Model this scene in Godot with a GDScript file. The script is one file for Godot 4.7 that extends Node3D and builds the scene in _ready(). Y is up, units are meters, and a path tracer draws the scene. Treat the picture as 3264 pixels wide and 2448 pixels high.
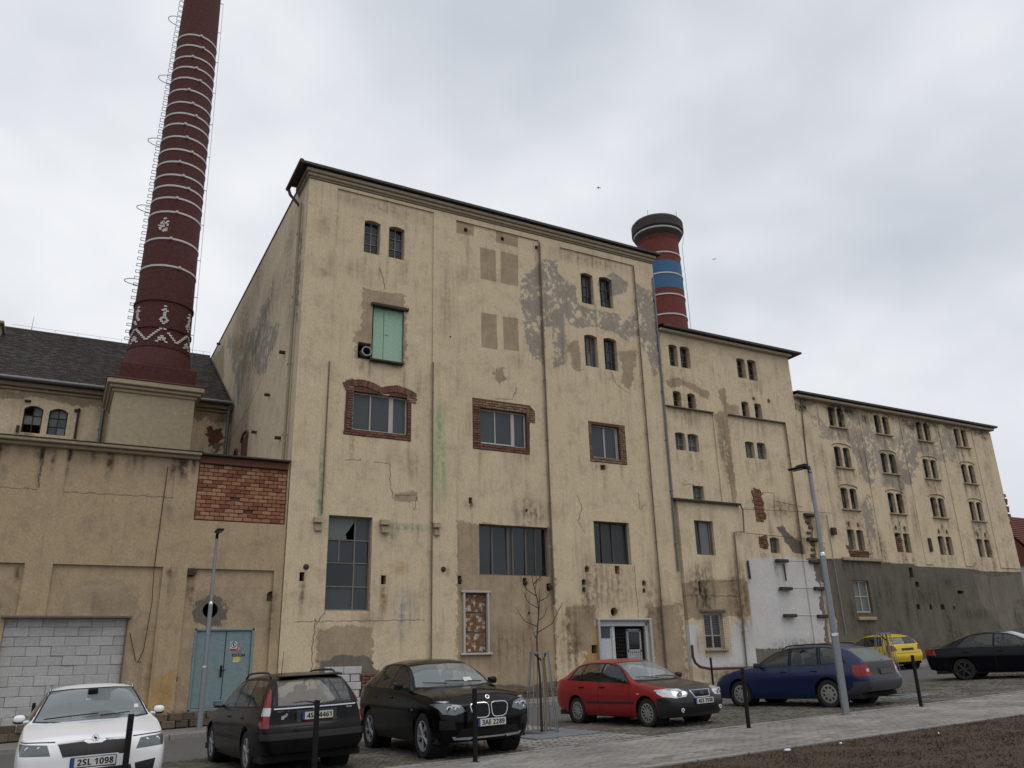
extends Node3D
# An old brewery seen from its car park: camera at the origin, facades in the plane z = -27, ground sloping up to the right.

class MB:
	var v := PackedVector3Array()
	var n := PackedVector3Array()
	var t := PackedVector2Array()
	var k := PackedColorArray()
	var col := Color.WHITE
	var uvm := Vector4(0, 0, 1, 1)
	var uvz := false
	var colored := false
	func vert(p: Vector3, nn: Vector3):
		v.append(p)
		n.append(nn)
		t.append(Vector2(((p.z if uvz else p.x) - uvm.x) * uvm.z, (uvm.y - p.y) * uvm.w))
		if colored:
			k.append(col)
	func tri(a: Vector3, b: Vector3, c: Vector3):
		var nn := (b - a).cross(c - a).normalized()
		vert(a, nn); vert(c, nn); vert(b, nn)
	func trin(a: Vector3, b: Vector3, c: Vector3, na: Vector3, nb: Vector3, nc: Vector3):
		if (b - a).cross(c - a).dot(na + nb + nc) > 0.0:
			vert(a, na); vert(c, nc); vert(b, nb)
		else:
			vert(a, na); vert(b, nb); vert(c, nc)
	func quad(a: Vector3, b: Vector3, c: Vector3, d: Vector3):
		tri(a, b, c); tri(a, c, d)
	func box(c: Vector3, s: Vector3, bs := Basis.IDENTITY):
		var h := s * 0.5
		var p := []
		for i in 8:
			p.append(c + bs * Vector3(h.x if i & 1 else -h.x, h.y if i & 2 else -h.y, h.z if i & 4 else -h.z))
		quad(p[4], p[5], p[7], p[6]); quad(p[1], p[0], p[2], p[3])
		quad(p[5], p[1], p[3], p[7]); quad(p[0], p[4], p[6], p[2])
		quad(p[6], p[7], p[3], p[2]); quad(p[0], p[1], p[5], p[4])
	func cbox(c: Vector3, s: Vector3, e: float, bs := Basis.IDENTITY):
		# a box with all edges chamfered by e
		var h := s * 0.5
		var f := func(sx, sy, sz, ax): return c + bs * Vector3(sx * (h.x - (0.0 if ax == 0 else e)), sy * (h.y - (0.0 if ax == 1 else e)), sz * (h.z - (0.0 if ax == 2 else e)))
		for g in [-1, 1]:
			_ccw(f.call(g, -1, -1, 0), f.call(g, 1, -1, 0), f.call(g, 1, 1, 0), f.call(g, -1, 1, 0), c)
			_ccw(f.call(-1, g, -1, 1), f.call(1, g, -1, 1), f.call(1, g, 1, 1), f.call(-1, g, 1, 1), c)
			_ccw(f.call(-1, -1, g, 2), f.call(1, -1, g, 2), f.call(1, 1, g, 2), f.call(-1, 1, g, 2), c)
			for q in [-1, 1]:
				_ccw(f.call(-1, g, q, 1), f.call(1, g, q, 1), f.call(1, g, q, 2), f.call(-1, g, q, 2), c)
				_ccw(f.call(g, -1, q, 0), f.call(g, 1, q, 0), f.call(g, 1, q, 2), f.call(g, -1, q, 2), c)
				_ccw(f.call(g, q, -1, 0), f.call(g, q, 1, 0), f.call(g, q, 1, 1), f.call(g, q, -1, 1), c)
				for w in [-1, 1]:
					var a: Vector3 = f.call(g, q, w, 0)
					var b: Vector3 = f.call(g, q, w, 1)
					var d: Vector3 = f.call(g, q, w, 2)
					if (b - a).cross(d - a).dot(a - c) > 0: tri(a, b, d)
					else: tri(a, d, b)
	func _ccw(a: Vector3, b: Vector3, c: Vector3, d: Vector3, o: Vector3):
		if (b - a).cross(c - a).dot((a + c) * 0.5 - o) > 0: quad(a, b, c, d)
		else: quad(a, d, c, b)
	func tube(path: PackedVector3Array, r0: float, r1: float, seg := 8, caps := true):
		var m := path.size()
		var rings := []
		var up := Vector3.UP
		for i in m:
			var d := (path[mini(i + 1, m - 1)] - path[maxi(i - 1, 0)]).normalized()
			if absf(d.dot(up)) > 0.95:
				up = Vector3.RIGHT if absf(d.x) < 0.8 else Vector3.UP
			var s := d.cross(up).normalized()
			up = s.cross(d).normalized()
			var r := lerpf(r0, r1, float(i) / maxf(m - 1, 1))
			var ring := []
			for j in seg:
				var a := TAU * j / seg
				var o := s * cos(a) + up * sin(a)
				ring.append([path[i] + o * r, o])
			rings.append(ring)
		for i in m - 1:
			for j in seg:
				var a = rings[i][j]
				var b = rings[i][(j + 1) % seg]
				var c = rings[i + 1][(j + 1) % seg]
				var d = rings[i + 1][j]
				trin(a[0], b[0], c[0], a[1], b[1], c[1])
				trin(a[0], c[0], d[0], a[1], c[1], d[1])
		if caps:
			for e in [0, m - 1]:
				var dd := (path[e] - path[1 if e == 0 else m - 2]).normalized()
				for j in range(1, seg - 1):
					trin(rings[e][0][0], rings[e][j][0], rings[e][j + 1][0], dd, dd, dd)
	func lathe(prof: PackedVector2Array, o: Vector3, seg := 24, bs := Basis.IDENTITY, a0 := 0.0, a1 := TAU):
		# prof: (radius, height), bottom to top seen from outside
		for i in prof.size() - 1:
			var p := prof[i]
			var q := prof[i + 1]
			var d := q - p
			var nn := Vector2(d.y, -d.x).normalized()
			for j in seg:
				var a := lerpf(a0, a1, float(j) / seg)
				var b := lerpf(a0, a1, float(j + 1) / seg)
				var ca := Vector3(cos(a), 0, -sin(a))
				var cb := Vector3(cos(b), 0, -sin(b))
				var na := bs * (ca * nn.x + Vector3.UP * nn.y)
				var nb := bs * (cb * nn.x + Vector3.UP * nn.y)
				var A := o + bs * (ca * p.x + Vector3.UP * p.y)
				var B := o + bs * (cb * p.x + Vector3.UP * p.y)
				var C := o + bs * (cb * q.x + Vector3.UP * q.y)
				var D := o + bs * (ca * q.x + Vector3.UP * q.y)
				if p.x > 0.0001: trin(A, B, C, na, nb, nb)
				if q.x > 0.0001: trin(A, C, D, na, nb, na)
	func blob(o: Vector3, r: Vector3, seg := 12, pw := 1.0):
		# a rounded body; pw under 1 makes it boxier
		var P := func(i: int, j: int):
			var a := TAU * j / seg
			var b := PI * i / (seg / 2) - PI / 2
			var d := Vector3(cos(b) * cos(a), sin(b), cos(b) * sin(a))
			var e := Vector3(signf(d.x) * pow(absf(d.x), pw), signf(d.y) * pow(absf(d.y), pw), signf(d.z) * pow(absf(d.z), pw))
			return [o + e * r, (d / r).normalized()]
		for i in seg / 2:
			for j in seg:
				var a = P.call(i, j)
				var b = P.call(i, j + 1)
				var c = P.call(i + 1, j + 1)
				var d = P.call(i + 1, j)
				if i > 0: trin(a[0], b[0], c[0], a[1], b[1], c[1])
				if i < seg / 2 - 1: trin(a[0], c[0], d[0], a[1], c[1], d[1])
	func mesh() -> ArrayMesh:
		var m := ArrayMesh.new()
		if v.is_empty(): return m
		var A := []
		A.resize(Mesh.ARRAY_MAX)
		A[Mesh.ARRAY_VERTEX] = v
		A[Mesh.ARRAY_NORMAL] = n
		A[Mesh.ARRAY_TEX_UV] = t
		if colored: A[Mesh.ARRAY_COLOR] = k
		m.add_surface_from_arrays(Mesh.PRIMITIVE_TRIANGLES, A)
		return m

var M := {}
var used := {}
var shared_normals := {}
var rng := RandomNumberGenerator.new()

func numbered(called: String) -> String:
	var c: int = used.get(called, 0)
	used[called] = c + 1
	return called if c == 0 else "%s_%03d" % [called, c]

func obj(called: String, b, mat: Material, parent: Node = self) -> MeshInstance3D:
	var o := MeshInstance3D.new()
	o.mesh = b.mesh() if b is MB else b
	o.material_override = mat
	o.name = numbered(called) if parent == self else called
	parent.add_child(o, true)
	return o

func thing(called: String, label: String, category: String, at := Vector3.ZERO, group := "", parent: Node = self) -> Node3D:
	var o := Node3D.new()
	o.name = numbered(called)
	parent.add_child(o, true)
	o.position = at
	tag(o, label, category, group)
	return o

func tag(o: Node, label: String, category := "", group := "", kind := ""):
	if label: o.set_meta("label", label)
	if category: o.set_meta("category", category)
	if group: o.set_meta("group", group)
	if kind: o.set_meta("kind", kind)

func struct(called: String, b, mat: Material, label := "") -> MeshInstance3D:
	var o := obj(called, b, mat)
	o.set_meta("kind", "structure")
	if label: o.set_meta("label", label)
	return o

# ---------- materials
func lin(r: float, g: float, b: float) -> Color:
	return Color(r, g, b).linear_to_srgb()

func mat(c: Color, rough := 0.8, metal := 0.0) -> StandardMaterial3D:
	var m := StandardMaterial3D.new()
	m.albedo_color = c
	m.roughness = rough
	m.metallic = metal
	return m

func noise(freq: float, sd: int, oct := 4, typ := FastNoiseLite.TYPE_SIMPLEX_SMOOTH) -> FastNoiseLite:
	var f := FastNoiseLite.new()
	f.noise_type = typ
	f.frequency = freq
	f.seed = sd
	f.fractal_octaves = oct
	return f

# a material mottled between two linear colours, laid over the world so that size_m metres make one tile
func mottled(a: Color, b: Color, size_m: float, rough: float, sd: int, bump := 1.0, freq := 0.03, metal := 0.0, sharp := 1.6, bias := 0.0) -> StandardMaterial3D:
	var S := 256
	var img := noise(freq, sd, 5).get_seamless_image(S, S)
	var fine := noise(0.22, sd + 7, 3).get_seamless_image(S, S)
	img.convert(Image.FORMAT_L8)
	fine.convert(Image.FORMAT_L8)
	var p := img.get_data()
	var q := fine.get_data()
	var A := a.linear_to_srgb()
	var B := b.linear_to_srgb()
	var out := PackedByteArray()
	out.resize(S * S * 3)
	var hb := PackedByteArray()
	hb.resize(S * S)
	for i in S * S:
		var f := clampf((p[i] * 0.65 + q[i] * 0.35) / 255.0 * sharp + 0.5 - 0.5 * sharp - bias, 0.0, 1.0)
		out[i * 3] = int(lerpf(A.r, B.r, f) * 255.0)
		out[i * 3 + 1] = int(lerpf(A.g, B.g, f) * 255.0)
		out[i * 3 + 2] = int(lerpf(A.b, B.b, f) * 255.0)
		hb[i] = (p[i] + q[i] * 2) / 3
	var m := StandardMaterial3D.new()
	var ci := Image.create_from_data(S, S, false, Image.FORMAT_RGB8, out)
	m.albedo_texture = ImageTexture.create_from_image(ci)
	m.roughness = rough
	m.metallic = metal
	m.uv1_triplanar = true
	m.uv1_world_triplanar = true
	m.uv1_scale = Vector3.ONE / size_m
	if bump > 0.0:
		var key := sd % 3
		if not shared_normals.has(key):
			var h := Image.create_from_data(S, S, false, Image.FORMAT_L8, hb)
			h.convert(Image.FORMAT_RGBA8)
			h.bump_map_to_normal_map(4.0)
			shared_normals[key] = ImageTexture.create_from_image(h)
		m.normal_enabled = true
		m.normal_texture = shared_normals[key]
		m.normal_scale = bump
	return m

# A weathered plaster sheet for the wall x0..x1, y0..y1: patches are [class, points], blobs are soft stains [x, y, rx, ry, colour with strength], cracks are lists of points
const CLASS := [[214, 195, 164], [162, 152, 138], [168, 149, 122], [206, 204, 202], [112, 104, 94], [100, 65, 48], [118, 146, 118], [178, 146, 98], [205, 188, 158], [176, 164, 145], [168, 149, 122], [101, 94, 83], [120, 112, 101], [120, 110, 100], [92, 60, 44]]
func plaster(x0: float, y0: float, x1: float, y1: float, ppm: float, patches: Array, blobs: Array, cracks: Array, sd: int, warp := 0.16, dirt := 1.0, base := []) -> StandardMaterial3D:
	var w := int((x1 - x0) * ppm)
	var h := int((y1 - y0) * ppm)
	var cls := Image.create(w, h, false, Image.FORMAT_L8)
	for p in patches:
		var pts: PackedVector2Array = p[1]
		var px := PackedVector2Array()
		var top := 1e9
		var bot := -1e9
		for q in pts:
			var g := Vector2((q.x - x0) * ppm, (y1 - q.y) * ppm)
			px.append(g)
			top = minf(top, g.y)
			bot = maxf(bot, g.y)
		for y in range(maxi(int(top), 0), mini(int(bot) + 1, h)):
			var xs := []
			for i in px.size():
				var a := px[i]
				var b := px[(i + 1) % px.size()]
				if (a.y <= y) != (b.y <= y):
					xs.append(a.x + (y - a.y) / (b.y - a.y) * (b.x - a.x))
			xs.sort()
			for i in range(0, xs.size() - 1, 2):
				cls.fill_rect(Rect2i(int(xs[i]), y, int(xs[i + 1]) - int(xs[i]) + 1, 1), Color8(p[0] * 10, 0, 0))
	var lw := int(w / 6) + 1
	var lh := int(h / 6) + 1
	var soft := Image.create(lw, lh, false, Image.FORMAT_RGBA8)
	for b in blobs:
		var cx: float = (b[0] - x0) * ppm / 6.0
		var cy: float = (y1 - b[1]) * ppm / 6.0
		var rx: float = maxf(b[2] * ppm / 6.0, 1.0)
		var ry: float = maxf(b[3] * ppm / 6.0, 1.0)
		var c: Color = b[4]
		for y in range(maxi(int(cy - ry), 0), mini(int(cy + ry) + 1, lh)):
			for x in range(maxi(int(cx - rx), 0), mini(int(cx + rx) + 1, lw)):
				var d := Vector2((x - cx) / rx, (y - cy) / ry).length_squared()
				if d < 1.0:
					var s := c.a * (1.0 - d) * (1.0 - d)
					var o := soft.get_pixel(x, y)
					var na := o.a + s * (1.0 - o.a)
					if na > 0.001:
						var m2 := s / na
						soft.set_pixel(x, y, Color(lerpf(o.r, c.r, m2), lerpf(o.g, c.g, m2), lerpf(o.b, c.b, m2), na))
	soft.resize(w, h, Image.INTERPOLATE_BILINEAR)
	var line := Image.create(w, h, false, Image.FORMAT_L8)
	for cr in cracks:
		for i in cr.size() - 1:
			var a: Vector2 = cr[i]
			var b: Vector2 = cr[i + 1]
			var st := int(a.distance_to(b) * ppm) + 1
			for s in st:
				var q := a.lerp(b, float(s) / st)
				var xx := int((q.x - x0) * ppm + sin(s * 0.31) * 0.8 + sin(s * 0.087 + i) * 1.2)
				var yy := int((y1 - q.y) * ppm + cos(s * 0.23) * 0.8)
				if xx >= 0 and yy >= 0 and xx < w - 1 and yy < h - 1:
					line.fill_rect(Rect2i(xx, yy, 2 if s % 3 else 1, 1), Color8(150 + (s * 37) % 80, 0, 0))
	var big := noise(0.9 / ppm, sd, 5).get_image(w, h)
	var mid := noise(3.2 / ppm, sd + 1, 4).get_image(w, h)
	var fin := noise(0.21, sd + 2, 3).get_image(w, h)
	var run := noise(4.5 / ppm, sd + 3, 3).get_image(w, int(h / 14) + 2)
	run.convert(Image.FORMAT_L8)
	run.resize(w, h, Image.INTERPOLATE_CUBIC)
	for im in [big, mid, fin]: im.convert(Image.FORMAT_L8)
	var B := big.get_data()
	var D := mid.get_data()
	var F := fin.get_data()
	var U := run.get_data()
	var C := cls.get_data()
	var L := line.get_data()
	var SF := soft.get_data()
	var out := PackedByteArray()
	out.resize(w * h * 3)
	var hb := PackedByteArray()
	hb.resize(w * h)
	var kw := warp * ppm / 128.0
	for y in h:
		for x in w:
			var i := y * w + x
			var d := D[i] - 128
			var f := F[i]
			var sx := clampi(x + int((d + (f - 128) * 0.45) * kw), 0, w - 1)
			var sy := clampi(y + int((B[i] - 128) * kw + (f - 128) * 0.4 * kw), 0, h - 1)
			var c := C[sy * w + sx] / 10
			if C[i] >= 100: c = C[i] / 10
			elif c >= 10: c = 0
			if (c == 1 or c == 9) and (f - 128) * 0.35 + d * 0.9 + (B[i] - 128) * 0.9 > 50: c = 0
			var e: Array = CLASS[c] if c != 0 or base.is_empty() else base
			# overall mottling, rain runs, fine grain
			var kk := 0.35 if c == 3 else 1.0
			var g := 0.93 + ((B[i] - 128) * 0.0006 + d * 0.00045 + (f - 128) * 0.0005) * kk
			var r := U[i]
			if r > 150: g -= (r - 150) * 0.0006 * dirt * kk
			if c == 0 and B[i] + d * 0.7 > 166: g *= 0.965
			var cr: float = e[0] * g
			var cg: float = e[1] * g
			var cb: float = e[2] * g
			var j := i * 4
			var a := SF[j + 3] / 255.0
			if a > 0.0:
				a *= clampf(0.55 + d * 0.006 + (r - 128) * 0.004, 0.15, 1.3)
				a = minf(a, 1.0)
				cr = lerpf(cr, SF[j], a)
				cg = lerpf(cg, SF[j + 1], a)
				cb = lerpf(cb, SF[j + 2], a)
			var ln := L[i]
			if ln > 0:
				var k := 1.0 - ln * 0.0023
				cr *= k; cg *= k; cb *= k
			out[i * 3] = clampi(int(cr), 0, 255)
			out[i * 3 + 1] = clampi(int(cg), 0, 255)
			out[i * 3 + 2] = clampi(int(cb), 0, 255)
			hb[i] = clampi(128 + (f - 128) / 6 + d / 6 + (0 if c == 0 else (-22 if c != 3 else 14)) - ln / 4, 0, 255)
	var m := StandardMaterial3D.new()
	m.albedo_texture = ImageTexture.create_from_image(Image.create_from_data(w, h, false, Image.FORMAT_RGB8, out))
	var hi := Image.create_from_data(w, h, false, Image.FORMAT_L8, hb)
	hi.convert(Image.FORMAT_RGBA8)
	hi.bump_map_to_normal_map(2.0)
	m.normal_enabled = true
	m.normal_texture = ImageTexture.create_from_image(hi)
	m.roughness = 0.93
	m.texture_repeat = false
	return m

func uv_of(x0: float, y0: float, x1: float, y1: float) -> Vector4:
	return Vector4(x0, y1, 1.0 / (x1 - x0), 1.0 / (y1 - y0))

func ground(x: float, z: float) -> float:
	var xx := clampf(x, -70.0, 90.0)
	return -1.58 + 0.027 * xx + 0.008 * maxf(z, -60.0) + 0.015 * maxf(xx - 20.0, 0.0)

func pv(a: Array) -> PackedVector2Array:
	var p := PackedVector2Array()
	for i in range(0, a.size(), 2): p.append(Vector2(a[i], a[i + 1]))
	return p

# ---------- walls with real openings. holes: [x0, y0, x1, y1, rise of the arch]
func wall(b: MB, x0: float, y0: float, x1: float, y1: float, z: float, holes: Array, depth: float):
	var xs := [x0, x1]
	var ys := [y0, y1]
	for h in holes:
		for q in [h[0], h[2]]:
			if q > x0 and q < x1 and not q in xs: xs.append(q)
		for q in [h[1], h[3]]:
			if q > y0 and q < y1 and not q in ys: ys.append(q)
	xs.sort()
	ys.sort()
	var zb := z - depth
	var nx := xs.size() - 1
	var ny := ys.size() - 1
	var which := []
	for i in nx:
		var colm := []
		for j in ny:
			var mx: float = (xs[i] + xs[i + 1]) * 0.5
			var my: float = (ys[j] + ys[j + 1]) * 0.5
			var k := -1
			for q in holes.size():
				var h = holes[q]
				if mx > h[0] and mx < h[2] and my > h[1] and my < h[3]:
					k = q
					break
			colm.append(k)
		which.append(colm)
	for i in nx:
		for j in ny:
			var xa: float = xs[i]
			var xb: float = xs[i + 1]
			var ya: float = ys[j]
			var yb: float = ys[j + 1]
			var k: int = which[i][j]
			if k < 0:
				b.quad(Vector3(xa, ya, z), Vector3(xb, ya, z), Vector3(xb, yb, z), Vector3(xa, yb, z))
				continue
			var h = holes[k]
			var rise: float = h[4] if h.size() > 4 else 0.0
			var top: float = minf(yb, h[3] - rise) if rise > 0.0 else yb
			if i > 0 and which[i - 1][j] < 0 and top > ya: b.quad(Vector3(xa, ya, zb), Vector3(xa, ya, z), Vector3(xa, top, z), Vector3(xa, top, zb))
			if i < nx - 1 and which[i + 1][j] < 0 and top > ya: b.quad(Vector3(xb, ya, z), Vector3(xb, ya, zb), Vector3(xb, top, zb), Vector3(xb, top, z))
			if j > 0 and which[i][j - 1] < 0: b.quad(Vector3(xa, ya, zb), Vector3(xb, ya, zb), Vector3(xb, ya, z), Vector3(xa, ya, z))
			if rise <= 0.0 and j < ny - 1 and which[i][j + 1] < 0: b.quad(Vector3(xa, yb, z), Vector3(xb, yb, z), Vector3(xb, yb, zb), Vector3(xa, yb, zb))
	for h in holes:
		var rise: float = h[4] if h.size() > 4 else 0.0
		if rise > 0.0:
			var N := 10
			for i in N:
				var u := float(i) / N
				var w := float(i + 1) / N
				var ya: float = h[3] - rise * pow(2.0 * u - 1.0, 2.0)
				var yb: float = h[3] - rise * pow(2.0 * w - 1.0, 2.0)
				var xa := lerpf(h[0], h[2], u)
				var xb := lerpf(h[0], h[2], w)
				b.quad(Vector3(xa, ya, z), Vector3(xb, yb, z), Vector3(xb, h[3], z), Vector3(xa, h[3], z))
				b.quad(Vector3(xa, ya, z), Vector3(xb, yb, z), Vector3(xb, yb, zb), Vector3(xa, ya, zb))

# rain runs below the corners of openings and rusty drips under small holes
func runs(holes: Array, k: float) -> Array:
	var o := []
	for h in holes:
		var w: float = h[2] - h[0]
		if w > 3.5: continue
		var n := 2 if w > 0.35 else 1
		for i in n:
			var x: float = (h[0] + h[2]) * 0.5 if n == 1 else lerpf(h[0], h[2], float(i))
			var l := rng.randf_range(0.35, 1.3)
			o.append([x + rng.randf_range(-0.08, 0.08), h[1] - l * 0.55, rng.randf_range(0.06, 0.13), l, Color(0.22, 0.17, 0.12, rng.randf_range(0.3, 0.75) * k)])
		if w > 0.35 and rng.randf() > 0.35:
			o.append([rng.randf_range(h[0], h[2]), h[1] - 0.3, w * 0.5, rng.randf_range(0.3, 0.7), Color(0.30, 0.25, 0.19, 0.45 * k)])
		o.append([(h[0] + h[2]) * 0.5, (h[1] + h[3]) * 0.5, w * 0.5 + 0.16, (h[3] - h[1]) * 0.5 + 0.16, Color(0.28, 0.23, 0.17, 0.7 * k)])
	return o

# a window: frame with mullions and transoms (fractions of the opening), each pane a mesh of its own
func window(parent: Node, x0: float, y0: float, x1: float, y1: float, z: float, vm: Array, hm: Array, fw: float, fm: Material, gm: Array, called := "window", skip := []) -> MeshInstance3D:
	var f := MB.new()
	var w := x1 - x0
	var h := y1 - y0
	f.cbox(Vector3((x0 + x1) / 2, y0 + fw / 2, z), Vector3(w, fw, 0.07), 0.008)
	f.cbox(Vector3((x0 + x1) / 2, y1 - fw / 2, z), Vector3(w, fw, 0.07), 0.008)
	f.cbox(Vector3(x0 + fw / 2, (y0 + y1) / 2, z + 0.003), Vector3(fw, h, 0.07), 0.008)
	f.cbox(Vector3(x1 - fw / 2, (y0 + y1) / 2, z + 0.003), Vector3(fw, h, 0.07), 0.008)
	var xs := [x0 + fw]
	for m in vm:
		var q: Array = m if m is Array else [m, fw * 0.8]
		f.cbox(Vector3(x0 + w * q[0], (y0 + y1) / 2, z + 0.008), Vector3(q[1], h - fw, 0.06), 0.006)
		xs.append(x0 + w * q[0])
	xs.append(x1 - fw)
	var ys := [y0 + fw]
	for m in hm:
		f.cbox(Vector3((x0 + x1) / 2, y0 + h * m, z + 0.001), Vector3(w - fw, fw * 0.7, 0.05), 0.006)
		ys.append(y0 + h * m)
	ys.append(y1 - fw)
	var o := obj(called, f, fm, parent)
	var c := 0
	for i in xs.size() - 1:
		for j in ys.size() - 1:
			if not [i, j] in skip:
				var p := MB.new()
				p.box(Vector3((xs[i] + xs[i + 1]) / 2, (ys[j] + ys[j + 1]) / 2, z - 0.012 + rng.randf_range(-0.003, 0.003)), Vector3(xs[i + 1] - xs[i], ys[j + 1] - ys[j], 0.008), Basis(Vector3.UP, rng.randf_range(-0.03, 0.03)) * Basis(Vector3.RIGHT, rng.randf_range(-0.03, 0.03)))
				obj("pane", p, gm[rng.randi() % gm.size()], o)
			c += 1
	return o

# a square of wall with a round opening in it
func round_opening(b: MB, c: Vector3, half: float, r: float, depth: float):
	for i in 24:
		var a := TAU * i / 24.0
		var e := TAU * (i + 1) / 24.0
		var P := []
		for t in [a, e]:
			var u := Vector3(cos(t), sin(t), 0)
			P.append(c + u * r)
			P.append(c + u * half / maxf(absf(u.x), absf(u.y)))
		b.quad(P[0], P[1], P[3], P[2])
		b.quad(P[0] + Vector3(0, 0, -depth), P[0], P[2], P[2] + Vector3(0, 0, -depth))

func sky_image() -> ImageTexture:
	var W := 1536
	var H := 768
	var n1 := noise(0.62, 5, 6)
	var n2 := noise(1.5, 9, 4)
	var out := PackedByteArray()
	out.resize(W * H * 3)
	for y in H:
		var el := PI / 2 - PI * (y + 0.5) / H
		for x in W:
			var i := (y * W + x) * 3
			var v := 0.5
			var e := maxf(el, 0.0)
			var a := TAU * (x + 0.5) / W
			var k := 1.0 / (sin(e) + 0.32)
			var px := sin(a) * cos(e) * k
			var pz := cos(a) * cos(e) * k
			v = 0.56 + n1.get_noise_2d(px * 1.1, pz * 1.1) * 0.62 + n2.get_noise_2d(px * 1.3 + 9.0, pz * 1.3) * 0.20
			v = clampf(v, 0.0, 1.0)
			v = v * v * (3.0 - 2.0 * v)
			v = lerpf(v, 0.42, clampf(1.0 - e * 2.2, 0.0, 0.75))
			out[i] = int(lerpf(186.0, 248.0, v))
			out[i + 1] = int(lerpf(193.0, 250.0, v))
			out[i + 2] = int(lerpf(205.0, 253.0, v))
	return ImageTexture.create_from_image(Image.create_from_data(W, H, false, Image.FORMAT_RGB8, out))

func _ready():
	rng.seed = 20240
	var cam := Camera3D.new()
	cam.name = "camera"
	cam.fov = 50.886
	cam.near = 0.1
	cam.far = 900.0
	add_child(cam)
	cam.rotation_order = EULER_ORDER_YXZ
	cam.rotation_degrees = Vector3(18.974, -28.935, -1.551)
	cam.current = true
	var env := Environment.new()
	env.background_mode = Environment.BG_SKY
	var sky := Sky.new()
	var pm := PanoramaSkyMaterial.new()
	pm.panorama = sky_image()
	pm.energy_multiplier = 1.0
	sky.sky_material = pm
	env.sky = sky
	env.tonemap_mode = Environment.TONE_MAPPER_LINEAR
	env.tonemap_exposure = 1.0
	env.sdfgi_enabled = true
	env.ssao_enabled = true
	env.ssil_enabled = true
	var we := WorldEnvironment.new()
	we.name = "world_environment"
	we.environment = env
	add_child(we)
	var sun := DirectionalLight3D.new()
	sun.name = "sun"
	sun.light_energy = 0.3
	sun.light_color = Color(1.0, 0.97, 0.93)
	sun.light_angular_distance = 40.0
	sun.shadow_enabled = true
	add_child(sun)
	sun.rotation_degrees = Vector3(-62, 20, 0)
	materials()
	car_materials()
	street()
	boiler_house()
	rear_hall()
	main_building()
	mill_building()
	granary()
	far_house()
	tall_chimney()
	banded_chimney()
	lamp(Vector3(3.93, ground(3.93, -25.75) + 0.11, -25.75), PI, "tall lamp post on the pavement in front of the turquoise steel doors")
	lamp(Vector3(15.21, ground(15.21, -13.06), -13.06), 0.0, "tall lamp post standing close to the blue estate car at right")
	sapling(Vector3(9.34, ground(9.34, -16.0) + 0.008, -16.0), "young bare tree in a steel guard between black and red cars", 5)
	sapling(Vector3(20.47, ground(20.47, -15.92) + 0.008, -15.92), "young bare tree in a steel guard behind the blue estate car", 8, 0)
	bollards()
	white_estate()
	black_estate()
	black_crossover()
	red_hatchback()
	blue_estate()
	yellow_hatchback()
	dark_sedan()
	bird(Vector3(20.8, 22.1, -28.2) * 1.5, 0.6, "small dark bird high in the sky above the tall block's roof")
	bird(Vector3(26.3, 18.6, -26.5) * 2.2, -0.4, "tiny dark bird in the sky right of the banded chimney")

# moves a thing whose parts were built in world coordinates to its own base
func settle(o: Node3D, base: Vector3):
	o.position = base
	for c in o.get_children():
		if c is Node3D: c.position -= base

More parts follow.
